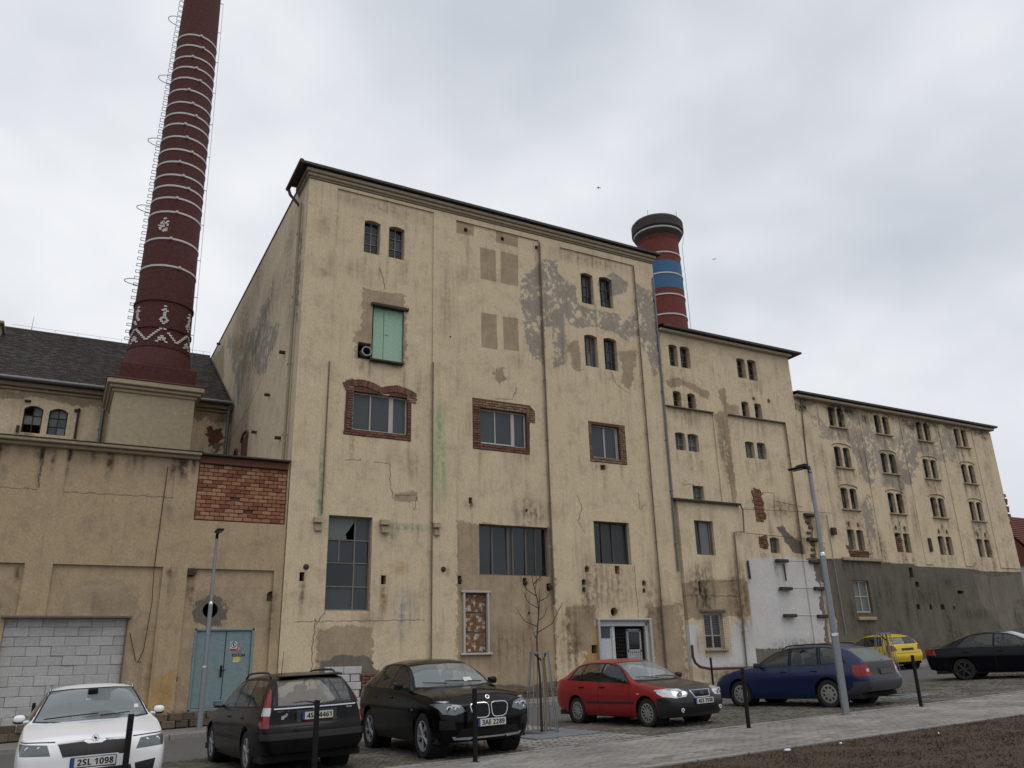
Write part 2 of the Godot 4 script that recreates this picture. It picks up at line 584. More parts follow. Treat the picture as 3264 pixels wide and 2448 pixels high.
func materials():
	M.trim = mottled(Color(0.44, 0.365, 0.255), Color(0.36, 0.295, 0.205), 2.2, 0.93, 11, 0.8)
	M.reveal = mottled(Color(0.37, 0.30, 0.205), Color(0.28, 0.225, 0.155), 1.6, 0.93, 12, 0.8)
	M.inner = mat(lin(0.10, 0.09, 0.08), 0.95)
	M.roof = mottled(Color(0.055, 0.05, 0.05), Color(0.03, 0.028, 0.028), 1.4, 0.7, 13, 0.6)
	M.zinc = mottled(Color(0.19, 0.20, 0.21), Color(0.11, 0.115, 0.12), 0.9, 0.45, 14, 0.3, 0.03, 0.5)
	M.rustiron = mottled(Color(0.07, 0.04, 0.03), Color(0.03, 0.022, 0.02), 0.5, 0.85, 15, 1.0)
	M.chimney = mottled(Color(0.105, 0.024, 0.018), Color(0.045, 0.014, 0.012), 2.4, 0.88, 16, 1.0, 0.045)
	M.soot = mottled(Color(0.07, 0.06, 0.05), Color(0.03, 0.027, 0.025), 1.2, 0.9, 17, 1.0)
	M.blueband = mottled(Color(0.045, 0.135, 0.27), Color(0.03, 0.095, 0.20), 1.4, 0.8, 18, 0.5)
	M.hoop = mottled(Color(0.62, 0.60, 0.60), Color(0.42, 0.38, 0.37), 0.8, 0.7, 19, 0.3)
	M.whitebrick = mottled(Color(0.78, 0.76, 0.74), Color(0.48, 0.45, 0.43), 0.6, 0.8, 20, 0.4, 0.05)
	M.bricks = []
	for c in [[0.29, 0.120, 0.060], [0.21, 0.080, 0.043], [0.35, 0.170, 0.092], [0.15, 0.06, 0.038], [0.39, 0.21, 0.12]]:
		M.bricks.append(mottled(Color(c[0], c[1], c[2]) * 1.12, Color(c[0], c[1], c[2]) * 0.72, 0.5, 0.92, 21 + M.bricks.size(), 1.2))
	M.dullbrick = []
	for c in [[0.17, 0.075, 0.045], [0.13, 0.058, 0.038], [0.20, 0.10, 0.062]]: M.dullbrick.append(mottled(Color(c[0], c[1], c[2]) * 1.1, Color(c[0], c[1], c[2]) * 0.7, 0.5, 0.92, 95 + M.dullbrick.size(), 1.2))
	M.tanbrick = []
	for c in [[0.24, 0.155, 0.09], [0.20, 0.115, 0.065], [0.27, 0.185, 0.115]]: M.tanbrick.append(mottled(Color(c[0], c[1], c[2]) * 1.1, Color(c[0], c[1], c[2]) * 0.7, 0.5, 0.92, 98 + M.tanbrick.size(), 1.2))
	M.mortar = mottled(Color(0.16, 0.10, 0.07), Color(0.09, 0.06, 0.045), 0.5, 0.95, 27, 1.2)
	M.block = []
	for c in [0.50, 0.47, 0.53, 0.45]:
		M.block.append(mottled(Color(c, c * 0.985, c * 0.97), Color(c, c * 0.985, c * 0.96) * 0.78, 0.9, 0.92, 30 + M.block.size(), 1.0))
	M.stone = []
	for c in [[0.16, 0.13, 0.09], [0.12, 0.095, 0.07], [0.20, 0.15, 0.10]]:
		M.stone.append(mottled(Color(c[0], c[1], c[2]), Color(c[0], c[1], c[2]) * 0.55, 0.7, 0.92, 40 + M.stone.size(), 1.5))
	M.tiles = []
	for c in [[0.060, 0.043, 0.036], [0.038, 0.030, 0.028], [0.085, 0.055, 0.042], [0.028, 0.025, 0.025]]:
		M.tiles.append(mat(lin(c[0], c[1], c[2]), 0.75))
	M.whitewood = mottled(Color(0.55, 0.54, 0.52), Color(0.30, 0.26, 0.22), 0.35, 0.75, 50, 0.6, 0.05)
	M.oldwood = mottled(Color(0.20, 0.17, 0.14), Color(0.10, 0.07, 0.05), 0.3, 0.85, 51, 0.8, 0.05)
	M.darkframe = mottled(Color(0.08, 0.075, 0.07), Color(0.035, 0.035, 0.035), 0.4, 0.7, 52, 0.5)
	M.steelbar = mottled(Color(0.26, 0.25, 0.22), Color(0.12, 0.10, 0.08), 0.3, 0.7, 53, 0.4)
	M.glass = []
	for c in [[0.016, 0.022, 0.030, 0.80], [0.034, 0.042, 0.052, 0.85], [0.008, 0.011, 0.014, 0.78], [0.022, 0.030, 0.028, 0.86]]:
		var g := mat(Color(lin(c[0], c[1], c[2]), c[3]), [0.06, 0.22, 0.05, 0.3][M.glass.size()])
		g.transparency = BaseMaterial3D.TRANSPARENCY_ALPHA
		M.glass.append(g)
	M.dusty = []
	for c in [[0.085, 0.10, 0.10, 0.92], [0.055, 0.065, 0.068, 0.88], [0.12, 0.14, 0.13, 0.95]]:
		var g := mat(Color(lin(c[0], c[1], c[2]), c[3]), 0.35)
		g.transparency = BaseMaterial3D.TRANSPARENCY_ALPHA
		M.dusty.append(g)
	M.greendoor = mottled(Color(0.32, 0.47, 0.36), Color(0.24, 0.39, 0.29), 1.1, 0.6, 54, 0.3)
	M.steeldoor = mottled(Color(0.185, 0.255, 0.265), Color(0.14, 0.20, 0.21), 1.4, 0.55, 55, 0.2)
	M.rust = mottled(Color(0.145, 0.065, 0.026), Color(0.52, 0.49, 0.44), 1.5, 0.85, 56, 0.6, 0.022, 0.0, 5.0, 0.55)
	M.white = mottled(Color(0.56, 0.57, 0.58), Color(0.40, 0.41, 0.42), 0.9, 0.7, 57, 0.3)
	M.black = mat(lin(0.005, 0.005, 0.006), 0.5)
	M.black.metallic_specular = 0.35
	M.galv = mottled(Color(0.29, 0.305, 0.32), Color(0.20, 0.215, 0.23), 0.5, 0.42, 58, 0.2, 0.04, 0.55)
	M.redpipe = mat(lin(0.085, 0.018, 0.016), 0.6)
	M.bark = mottled(Color(0.085, 0.062, 0.045), Color(0.04, 0.03, 0.022), 0.25, 0.95, 59, 1.5)
	M.stake = mottled(Color(0.24, 0.17, 0.10), Color(0.15, 0.105, 0.06), 0.3, 0.9, 60, 0.8)
	M.chrome = mat(Color(0.80, 0.81, 0.83), 0.12, 1.0)

# the shell behind a facade: floors, inner walls and the three other sides, so that no light comes in but through the openings
func shell(o: Node3D, x0: float, x1: float, y0: float, y1: float, z0: float, z1: float, floors: Array, m: Material):
	var b := MB.new()
	b.box(Vector3((x0 + x1) / 2, (y0 + y1) / 2, z1 + 0.2), Vector3(x1 - x0, y1 - y0, 0.4))
	b.box(Vector3(x1 - 0.2, (y0 + y1) / 2, (z0 + z1 + 0.4) / 2), Vector3(0.4, y1 - y0, z0 - z1 - 0.4))
	obj("outer_wall", b, m, o)
	var f := MB.new()
	for y in floors: f.box(Vector3((x0 + x1) / 2, y, (z0 + z1) / 2), Vector3(x1 - x0 - 0.85, 0.3, z0 - z1 - 0.9))
	f.box(Vector3((x0 + x1) / 2, (y0 + y1) / 2, z0 - 5.0), Vector3(x1 - x0 - 0.9, y1 - y0 - 0.1, 0.2))
	obj("floor", f, M.inner, o)

var brick_mesh := {}
func brick_piece(parent: Node, called: String, c: Vector3, s: Vector3, m: Material, turn := 0.0):
	var key := "%.2f %.2f %.2f" % [s.x, s.y, s.z]
	if not brick_mesh.has(key):
		var b := MB.new()
		b.cbox(Vector3.ZERO, s, minf(0.012, s.y * 0.2))
		brick_mesh[key] = b.mesh()
	var o := obj(called, brick_mesh[key], m, parent)
	o.position = c
	o.rotation = Vector3(rng.randf_range(-0.03, 0.03), rng.randf_range(-0.03, 0.03), turn + rng.randf_range(-0.012, 0.012))

# a band of bricks laid over the rectangle, ragged towards its outer edge
func brick_field(parent: Node, x0: float, y0: float, x1: float, y1: float, z: float, bw: float, bh: float, ms: Array, called := "brick", ragged := 0.0):
	var row := 0
	var y := y0 + bh / 2
	while y < y1 - bh * 0.3:
		var x := x0 - (bw * 0.5 if row % 2 else 0.0)
		while x < x1 - 0.03:
			var a := maxf(x, x0)
			var c := minf(x + bw, x1)
			if c - a > 0.05 and rng.randf() > ragged:
				var w := c - a
				var gap := 0.005 if called == "block" else 0.015
				w = bw if absf(w - bw) < 0.02 else (bw * 0.5 if w < bw * 0.75 else bw * 0.75)
				brick_piece(parent, called, Vector3((a + c) / 2, y, z + rng.randf_range(-0.014, 0.012)), Vector3(w - gap, bh - gap, 0.10), ms[rng.randi() % ms.size()])
			x += bw
		row += 1
		y += bh

func downpipe(o: Node, pts: Array, r: float, m: Material, called := "downpipe"):
	var b := MB.new()
	b.tube(PackedVector3Array(pts), r, r, 10)
	for i in pts.size() - 1:
		var a: Vector3 = pts[i]
		var c: Vector3 = pts[i + 1]
		var n := int(a.distance_to(c) / 2.2)
		for k in n:
			var q := a.lerp(c, (k + 0.5) / n)
			b.box(q + Vector3(0, 0, -r * 0.5), Vector3(r * 2.6, 0.05, r * 2.4))
	return obj(called, b, m, o)

func main_building():
	var o := thing("brewery_building", "tall four storey cream plastered brewery block with brick framed windows, highest of the row", "building")
	var X0 := 6.3
	var X1 := 22.75
	var patches := [
		[1, pv([16.6, 16.6, 17.34, 16.77, 17.35, 16.14, 18.28, 15.75, 18.4, 14.84, 19.4, 14.75, 20.66, 14.8, 20.7, 14.3, 21.54, 15.12, 21.59, 13.85, 20.97, 13.53, 20.25, 13.92, 18.95, 13.9, 17.99, 13.58, 17.65, 14.38, 17.51, 11.83, 16.94, 11.68, 16.95, 13.54, 16.54, 13.46, 16.46, 11.8, 15.95, 11.86, 15.69, 12.63, 15.47, 14.45, 15.51, 15.66, 15.96, 15.84])],
		[1, pv([21.6, 16.6, 22.1, 16.4, 22.62, 16.2, 22.62, 12.3, 22.3, 12.0, 21.9, 13.2, 21.7, 13.0, 21.6, 14.4])],
		[1, pv([19.5, 16.2, 19.6, 15.5, 21.1, 15.9, 21.2, 16.6, 20.5, 16.9])],
		[2, pv([20.4, 13.0, 21.4, 13.2, 21.3, 12.4, 20.9, 11.2, 20.4, 11.4, 20.6, 12.2])],
		[2, pv([17.7, 12.9, 18.3, 13.1, 18.4, 11.7, 18.0, 11.6])],
		[2, pv([8.57, 13.6, 10.3, 13.6, 10.42, 11.09, 10.13, 10.6, 9.2, 10.65, 8.39, 10.7, 8.32, 11.66, 8.6, 12.0])],
		[10, pv([13.6, 15.08, 14.32, 15.08, 14.32, 16.55, 13.6, 16.55])], [10, pv([14.57, 15.08, 15.38, 15.08, 15.42, 16.57, 14.57, 16.57])],
		[10, pv([13.61, 12.02, 14.32, 12.03, 14.31, 13.57, 13.61, 13.55])], [10, pv([14.62, 12.08, 15.33, 12.12, 15.33, 13.6, 14.62, 13.55])],
		[2, pv([14.13, 10.7, 14.2, 11.2, 14.6, 11.3, 14.65, 10.75, 14.4, 10.6])],
		[10, pv([12.5, 16.95, 12.5, 17.55, 13.3, 17.5, 13.3, 17.0])], [10, pv([14.38, 16.95, 14.38, 17.5, 15.45, 17.5, 15.44, 16.95])],
		[2, pv([12.48, 4.9, 13.4, 4.92, 16.45, 4.9, 16.6, 2.83, 16.5, 0.5, 16.4, -1.9, 12.46, -1.9])],
		[2, pv([7.5, -1.9, 7.5, 1.2, 9.4, 1.2, 9.4, 0.4, 8.9, -1.9])],
		[4, pv([7.7, -1.9, 7.6, 0.1, 8.2, 0.35, 9.2, 0.3, 9.7, -0.3, 9.8, -1.9])],
		[7, pv([17.9, -1.9, 17.5, -0.6, 17.9, 0.3, 18.3, 1.2, 18.6, 1.3, 18.4, -1.9])],
		[4, pv([12.8, -1.9, 12.9, -0.9, 14.1, -0.75, 15.3, -0.85, 16.5, -0.7, 17.6, -1.0, 17.6, -1.9])],
		[2, pv([17.0, 1.9, 18.4, 2.1, 18.2, 0.4, 17.2, 0.2])], [2, pv([20.9, 1.9, 22.6, 2.2, 22.6, -1.9, 21.3, -1.9])],
		[14, pv([8.08, 7.77, 10.62, 7.77, 10.62, 9.5, 8.12, 9.5])], [14, pv([13.18, 7.76, 15.68, 7.76, 15.72, 9.1, 15.98, 9.1, 15.98, 9.6, 15.76, 9.82, 13.18, 9.82])], [14, pv([18.57, 7.76, 20.44, 7.76, 20.44, 9.5, 18.57, 9.5])],
		[5, pv([8.05, 9.4, 8.06, 9.78, 8.4, 9.86, 8.72, 9.92, 9.1, 9.86, 9.4, 9.66, 9.7, 9.78, 10.08, 9.86, 10.5, 9.78, 10.8, 9.6, 10.78, 9.3, 10.5, 9.4])],
		[2, pv([10.0, 5.8, 10.9, 5.9, 10.9, 5.55, 10.1, 5.5])],
	]
	var dk := Color(0.16, 0.13, 0.10)
	var blobs := [
		[7.35, 6.0, 0.14, 2.8, Color(0.33, 0.50, 0.36, 0.75)], [7.3, 5.2, 0.22, 1.0, Color(0.35, 0.48, 0.36, 0.6)], [11.75, 7.4, 0.42, 2.6, Color(0.40, 0.58, 0.38, 0.85)], [11.7, 8.6, 0.2, 1.2, Color(0.42, 0.60, 0.42, 0.5)],
		[10.4, 4.62, 1.6, 0.16, Color(0.36, 0.48, 0.38, 0.8)], [9.9, 4.3, 0.5, 0.5, Color(0.3, 0.34, 0.26, 0.4)],
		[15.6, 5.5, 1.5, 0.9, Color(dk, 0.35)], [10.2, 3.2, 0.6, 0.4, Color(0.5, 0.35, 0.18, 0.4)], [10.4, 1.7, 0.6, 1.2, Color(0.45, 0.46, 0.50, 0.7)],
		[6.88, 2.3, 0.16, 0.9, Color(dk, 0.5)], [9.7, 2.2, 0.18, 1.1, Color(0.33, 0.22, 0.14, 0.6)], [15.4, 1.3, 0.12, 1.1, Color(0.28, 0.2, 0.13, 0.6)],
		[14.6, 0.5, 2.2, 1.2, Color(0.25, 0.19, 0.12, 0.35)], [17.2, 0.6, 0.9, 2.2, Color(0.24, 0.18, 0.11, 0.55)], [18.2, 2.4, 0.7, 2.0, Color(0.30, 0.24, 0.16, 0.45)], [21.3, 1.6, 1.0, 2.6, Color(0.26, 0.19, 0.12, 0.5)], [19.4, 2.5, 1.4, 1.0, Color(0.30, 0.24, 0.17, 0.4)],
		[9.0, -1.5, 3.5, 1.2, Color(0.14, 0.11, 0.08, 0.6)], [15.0, -1.5, 4.0, 1.0, Color(0.14, 0.10, 0.07, 0.65)], [20.5, -1.5, 3.5, 1.1, Color(0.16, 0.12, 0.08, 0.6)],
		[13.0, 5.6, 0.3, 0.3, Color(0.2, 0.15, 0.1, 0.7)], [12.0, 3.1, 0.25, 0.25, Color(0.2, 0.15, 0.1, 0.5)],
		[8.3, 14.3, 1.2, 0.6, Color(0.42, 0.37, 0.31, 0.35)], [12.0, 13.5, 0.6, 2.2, Color(0.40, 0.35, 0.28, 0.35)], [6.9, 16.0, 0.6, 0.8, Color(0.40, 0.34, 0.27, 0.4)], [7.0, 13.9, 0.7, 0.35, Color(0.40, 0.34, 0.27, 0.45)],
		[9.0, 17.3, 3.0, 0.5, Color(0.36, 0.30, 0.24, 0.35)], [19.0, 17.2, 3.4, 0.5, Color(0.33, 0.28, 0.22, 0.45)], [13.3, 8.9, 1.0, 1.8, Color(0.46, 0.42, 0.36, 0.3)],
	]
	for k in 26:
		blobs.append([rng.randf_range(6.5, 22.5), rng.randf_range(-1.0, 17.0), rng.randf_range(0.1, 0.7), rng.randf_range(0.4, 1.8), Color(0.34, 0.28, 0.21, rng.randf_range(0.12, 0.32))])
	var cracks := [pv([8.17, 6.85, 8.78, 6.91]), pv([9.2, 6.86, 9.80, 6.88, 9.95, 5.6]), pv([9.2, 14.6, 9.5, 13.7]), pv([10.02, 5.72, 10.87, 5.78, 10.8, 5.2]), pv([6.72, 1.38, 11.28, 1.44]), pv([7.37, 1.5, 7.32, -1.2]), pv([7.72, 1.7, 7.4, 1.3]), pv([17.8, 6.3, 18.0, 5.8, 17.8, 5.2, 18.1, 4.8]), pv([20.9, 6.6, 20.9, 5.9, 21.2, 6.1]), pv([20.4, 3.6, 20.45, 1.5]), pv([19.9, 11.9, 20.2, 11.3, 20.9, 11.0]), pv([14.2, 9.9, 14.9, 9.95, 15.2, 10.5])]
	var holes := [
		[8.56, 15.14, 9.21, 16.58, 0.07], [9.57, 15.15, 10.22, 16.56, 0.07], [9.0, 10.77, 10.28, 12.98, 0.0], [8.48, 10.74, 8.98, 11.38, 0.0],
		[8.38, 8.0, 10.50, 9.44, 0.0], [13.5, 8.0, 15.58, 9.45, 0.0], [18.72, 7.97, 20.12, 9.38, 0.0],
		[7.70, 1.74, 9.25, 4.89, 0.0], [13.39, 3.03, 16.40, 4.9, 0.0], [18.54, 3.60, 20.3, 5.3, 0.0],
		[18.62, 14.97, 19.27, 16.48, 0.08], [19.62, 14.98, 20.32, 16.5, 0.08], [18.62, 11.99, 19.30, 13.48, 0.08], [19.64, 11.98, 20.34, 13.5, 0.08],
		[19.05, 7.44, 19.32, 7.66, 0.0], [18.53, -1.9, 20.86, 1.40, 0.0], [12.72, 0.30, 13.72, 2.38, 0.0],
		[18.0, 3.26, 18.22, 3.50, 0.08], [19.45, 3.22, 19.68, 3.54, 0.0], [17.83, 2.76, 18.02, 2.98, 0.06], [17.83, 2.50, 18.0, 2.68, 0.05], [20.75, 2.78, 20.94, 3.0, 0.06], [20.75, 2.5, 20.9, 2.68, 0.05],
		[6.80, 2.66, 6.96, 2.95, 0.0], [9.62, 2.62, 9.80, 2.92, 0.0], [12.52, 2.68, 12.66, 2.98, 0.0], [15.2, 2.68, 15.36, 2.96, 0.0], [16.22, 2.5, 16.42, 2.78, 0.0], [18.12, 0.22, 18.38, 0.52, 0.0],
		[12.86, 17.1, 13.02, 17.28, 0.0], [14.6, 17.1, 14.76, 17.28, 0.0], [16.3, 17.08, 16.44, 17.26, 0.0], [12.98, 5.62, 13.12, 5.86, 0.0], [15.4, 5.46, 15.5, 5.58, 0.0],
	]
	holes.append([19.04, 1.51, 19.52, 1.99, 0.0])
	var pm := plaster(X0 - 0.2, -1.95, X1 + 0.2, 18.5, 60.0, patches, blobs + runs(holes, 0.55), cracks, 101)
	var uv := uv_of(X0 - 0.2, -1.95, X1 + 0.2, 18.5)
	var b := MB.new()
	b.uvm = uv
	wall(b, X0, -1.95, X1, 17.75, -27.06, holes, 0.34)
	round_opening(b, Vector3(19.28, 1.75, -27.06), 0.24, 0.17, 0.3)
	var r := MB.new()
	r.uvm = uv
	# pilasters and the frieze stand proud of the bays; only the openings that lie in them go through
	var ph := [[7.42, -1.95, 11.46, 17.62, 0.0], [12.48, -1.95, 16.48, 17.52, 0.0], [17.57, -1.95, 21.57, 17.45, 0.0], [6.80, 2.66, 6.96, 2.95, 0.0]]
	wall(r, X0, -1.95, X1, 17.75, -27.0, ph, 0.06)
	var wm := obj("wall", b, pm, o)
	obj("pilasters", r, pm, o)
	# left side wall seen in raking view
	var sp := [[1, pv([-44.3, 17.6, -40.0, 13.5, -38.5, 12.2, -36.7, 13.97, -33.3, 11.7, -31.0, 12.4, -30.5, 13.1, -33.0, 14.0, -34.7, 15.6, -36.0, 15.0, -40.0, 16.0])], [1, pv([-28.2, 15.8, -27.6, 15.8, -27.6, 12.0, -28.4, 12.0])], [1, pv([-34.7, 15.6, -33.0, 15.2, -33.4, 14.0, -35.0, 14.2])], [8, pv([-27.06, 18.0, -27.5, 18.0, -27.4, 6.0, -27.06, 6.0])], [2, pv([-49, 18, -45, 17.6, -44, 15.0, -46, 14.0])]]
	var sb := []
	for k in 40:
		sb.append([rng.randf_range(-50.0, -28.0), rng.randf_range(8.0, 18.0), rng.randf_range(0.3, 2.0), rng.randf_range(0.5, 2.6), Color(0.34, 0.30, 0.27, rng.randf_range(0.15, 0.5))])
	for k in 9: sb.append([rng.randf_range(-48.0, -36.0), rng.randf_range(12.0, 17.5), rng.randf_range(1.2, 3.0), rng.randf_range(1.2, 3.0), Color(0.42, 0.40, 0.40, 0.5) if k % 2 else Color(0.55, 0.42, 0.25, 0.4)])
	for k in 8:
		sb.append([-32.5 - k * 0.55, 15.6 - k * 0.35, 0.25, 0.8, Color(0.13, 0.11, 0.10, 0.85)])
	var sm := plaster(-51.0, -1.95, -27.0, 18.5, 28.0, sp, sb, [pv([-31.5, 12.2, -33.2, 11.6, -36, 11.0, -40, 10.6])], 131, 0.5)
	var s := MB.new()
	s.uvz = true
	s.uvm = uv_of(-51.0, -1.95, -27.0, 18.5)
	s.quad(Vector3(X0, -1.95, -51), Vector3(X0, -1.95, -27.0), Vector3(X0, 18.25, -27.0), Vector3(X0, 18.25, -51))
	obj("side_wall", s, sm, o)
	var si := MB.new()
	si.box(Vector3(X0 + 0.22, 8.1, -39.0), Vector3(0.4, 20.1, 22.5))
	obj("side_wall", si, M.inner, o)
	# two arched windows and iron anchors in the side wall
	for q in [[-36.0, 8.6, 9.95, 1.5], [-37.9, 8.9, 9.6, 0.7]]:
		var a := MB.new()
		a.box(Vector3(X0 - 0.004, (q[1] + q[2]) / 2 - 0.1, q[0]), Vector3(0.02, q[2] - q[1] - 0.2, q[3]))
		var arc := PackedVector3Array()
		for i in 9: arc.append(Vector3(X0 - 0.02, q[2] - 0.3 + 0.3 * sin(PI * i / 8.0), q[0] - q[3] * 0.5 * cos(PI * i / 8.0)))
		a.tube(arc, 0.07, 0.07, 6)
		obj("blocked_window", a, M.bricks[3], o)
	for q in [[-29.2, 11.34], [-31.4, 10.3], [-33.5, 9.3], [-28.9, 7.9], [-46.5, 18.0]]:
		var a := MB.new()
		a.box(Vector3(X0 - 0.1, q[1], q[0]), Vector3(0.22, 0.09, 0.14))
		obj("wall_anchor", a, M.rustiron, o)
	shell(o, X0, X1, -1.95, 18.2, -27.4, -51.0, [-1.6, 2.9, 6.9, 10.2, 14.2, 18.0], M.trim)
	# cornice: stepped mouldings, then the roof edge
	var c := MB.new()
	for q in [[17.82, 0.08, 0.04], [17.93, 0.14, 0.09], [18.08, 0.16, 0.16]]:
		c.cbox(Vector3((X0 + X1) / 2, q[0], -27.0 + q[2] / 2 - 0.2), Vector3(X1 - X0 + q[2] * 2, q[1], q[2] + 0.4), 0.03)
		c.cbox(Vector3(X0 - q[2] / 2 + 0.1, q[0], -27.9), Vector3(q[2] + 0.2, q[1] - 0.003, 1.4), 0.03)
	obj("cornice", c, M.reveal, o)
	var rf := MB.new()
	rf.quad(Vector3(X0 - 0.34, 18.20, -26.72), Vector3(X1 + 0.35, 18.20, -26.72), Vector3(X1 + 0.35, 18.30, -26.72), Vector3(X0 - 0.34, 18.30, -26.72))
	rf.quad(Vector3(X0 - 0.34, 18.30, -26.72), Vector3(X1 + 0.35, 18.30, -26.72), Vector3(X1 + 0.35, 18.38, -28.6), Vector3(X0 - 0.34, 18.38, -28.6))
	rf.quad(Vector3(X0 - 0.02, 18.38, -28.6), Vector3(X1 + 0.35, 18.38, -28.6), Vector3(X1 + 0.35, 18.95, -39), Vector3(X0 - 0.02, 18.31, -39))
	rf.quad(Vector3(X0 - 0.02, 18.31, -39), Vector3(X1 + 0.35, 18.95, -39), Vector3(X1 + 0.35, 18.31, -51.2), Vector3(X0 - 0.02, 18.31, -51.2))
	rf.quad(Vector3(X1 + 0.35, 18.20, -26.72), Vector3(X1 + 0.35, 18.20, -51.2), Vector3(X1 + 0.35, 18.31, -51.2), Vector3(X1 + 0.35, 18.30, -26.72))
	rf.quad(Vector3(X0 - 0.34, 18.20, -28.6), Vector3(X0 - 0.34, 18.20, -26.72), Vector3(X0 - 0.34, 18.30, -26.72), Vector3(X0 - 0.34, 18.31, -28.6))
	rf.quad(Vector3(X0 - 0.34, 18.20, -26.72), Vector3(X0 - 0.34, 18.20, -28.6), Vector3(X1 + 0.35, 18.20, -28.6), Vector3(X1 + 0.35, 18.20, -26.72))
	rf.box(Vector3(X0 + 0.03, 18.28, -39.8), Vector3(0.14, 0.06, 22.4))
	obj("roof", rf, M.roof, o)
	var g := MB.new()
	var gp := PackedVector3Array([Vector3(X0 - 0.45, 18.12, -26.5), Vector3(X0 - 0.45, 18.1, -28.7)])
	g.tube(gp, 0.09, 0.09, 10)
	g.tube(PackedVector3Array([Vector3(X0 - 0.45, 18.1, -28.6), Vector3(X0 - 0.4, 17.7, -28.4), Vector3(X0 - 0.12, 17.0, -27.9)]), 0.06, 0.06, 8)
	obj("gutter", g, M.rustiron, o)
	downpipe(o, [Vector3(X0 - 0.12, 17.0, -27.7), Vector3(X0 - 0.12, 6.4, -27.75)], 0.058, M.reveal)
	downpipe(o, [Vector3(16.47, 17.4, -26.95), Vector3(16.47, 2.0, -26.95)], 0.035, M.oldwood, "cable_duct")
	downpipe(o, [Vector3(11.46, 11.0, -26.96), Vector3(11.46, -1.4, -26.96)], 0.022, M.oldwood, "cable_duct")
	downpipe(o, [Vector3(21.58, 17.4, -26.96), Vector3(21.58, -1.3, -26.96)], 0.028, M.oldwood, "cable_duct")
	downpipe(o, [Vector3(7.42, 10.4, -26.96), Vector3(7.42, 4.9, -26.96)], 0.022, M.oldwood, "cable_duct")
	# windows
	var zf := -27.28
	for q in [[8.56, 15.14, 9.21, 16.58], [9.57, 15.15, 10.22, 16.56]]:
		window(o, q[0], q[1], q[2], q[3], zf, [0.5], [0.33, 0.66], 0.05, M.steelbar, M.glass)
	for q in [[18.62, 14.97, 19.27, 16.48], [19.62, 14.98, 20.32, 16.5], [19.64, 11.98, 20.34, 13.5]]:
		window(o, q[0], q[1], q[2], q[3], zf, [0.34, 0.67], [0.3, 0.62], 0.05, M.darkframe, M.glass)
	window(o, 18.62, 11.99, 19.30, 13.48, zf, [0.34, 0.67], [0.5], 0.06, M.oldwood, M.dusty)
	window(o, 8.38, 8.0, 10.50, 9.44, zf + 0.05, [[0.33, 0.05], [0.705, 0.17]], [], 0.06, M.whitewood, [M.dusty[1], M.glass[1]])
	window(o, 13.5, 8.0, 15.58, 9.45, zf + 0.05, [[0.34, 0.05], [0.72, 0.15]], [], 0.06, M.whitewood, [M.dusty[1], M.glass[1]])
	window(o, 18.72, 7.97, 20.12, 9.38, zf + 0.05, [[0.5, 0.07], [0.93, 0.04]], [], 0.05, M.whitewood, [M.dusty[1], M.glass[1]])
	window(o, 13.39, 3.03, 16.40, 4.9, zf, [[0.21, 0.07], [0.43, 0.08], [0.50, 0.06], [0.69, 0.06], [0.83, 0.03]], [], 0.05, M.oldwood, M.glass)
	window(o, 18.54, 3.60, 20.3, 5.3, zf, [[0.27, 0.05], [0.58, 0.09]], [], 0.06, M.darkframe, M.glass)
	var bw := window(o, 7.70, 1.74, 9.25, 4.89, zf, [[0.64, 0.045]], [0.25, 0.5, 0.745], 0.05, M.steelbar, [M.glass[0], M.glass[2], M.dusty[1]], "window", [[0, 3], [0, 2]])
	var bk := MB.new()
	bk.box(Vector3(8.15, 3.70, zf + 0.01), Vector3(0.035, 0.75, 0.04))
	obj("glazing_bar", bk, M.steelbar, bw)
	for q in [[7.74, 3.35, 8.14, 4.05, 1], [8.17, 3.35, 8.67, 4.05, 0]]:
		var p := MB.new()
		p.box(Vector3((q[0] + q[2]) / 2, (q[1] + q[3]) / 2, zf - 0.012), Vector3(q[2] - q[0], q[3] - q[1], 0.008))
		obj("pane", p, M.glass[q[4]], bw)
	# the broken pane at the top: shards round a dark hole
	var sh := MB.new()
	var zz := zf - 0.012
	for q in [pv([7.75, 4.12, 8.42, 4.12, 8.38, 4.3, 8.5, 4.45, 7.75, 4.84]), pv([7.75, 4.84, 8.5, 4.45, 8.62, 4.66, 8.67, 4.7, 8.67, 4.84])]:
		for i in range(1, q.size() - 1):
			sh.tri(Vector3(q[0].x, q[0].y, zz), Vector3(q[i].x, q[i].y, zz), Vector3(q[i + 1].x, q[i + 1].y, zz))
	obj("broken_pane", sh, M.dusty[2], bw)
	# green shutter door high up, with its missing bricks and a small dark hole
	var gd := MB.new()
	for k in 2:
		var xa: float = [9.08, 9.5][k]
		var xb: float = [9.49, 10.26][k]
		gd.cbox(Vector3((xa + xb) / 2, 11.86, -27.2 + k * 0.01), Vector3(xb - xa, 2.16, 0.05), 0.01)
	gd.box(Vector3(9.62, 11.9, -27.15), Vector3(0.12, 0.03, 0.03))
	obj("shutter_door", gd, M.greendoor, o)
	var ln := MB.new()
	ln.cbox(Vector3(9.68, 13.0, -27.02), Vector3(1.5, 0.12, 0.16), 0.015)
	obj("lintel", ln, M.rustiron, o)
	ln = MB.new()
	ln.cbox(Vector3(9.6, 10.72, -26.98), Vector3(1.3, 0.08, 0.2), 0.015)
	obj("sill", ln, M.rustiron, o)
	var rp := MB.new()
	rp.lathe(pv([0.19, 0.0, 0.19, 0.4, 0.15, 0.4, 0.15, 0.0]), Vector3(8.78, 11.0, -27.3), 14, Basis(Vector3.RIGHT, PI / 2))
	obj("vent_pipe", rp, M.galv, o)
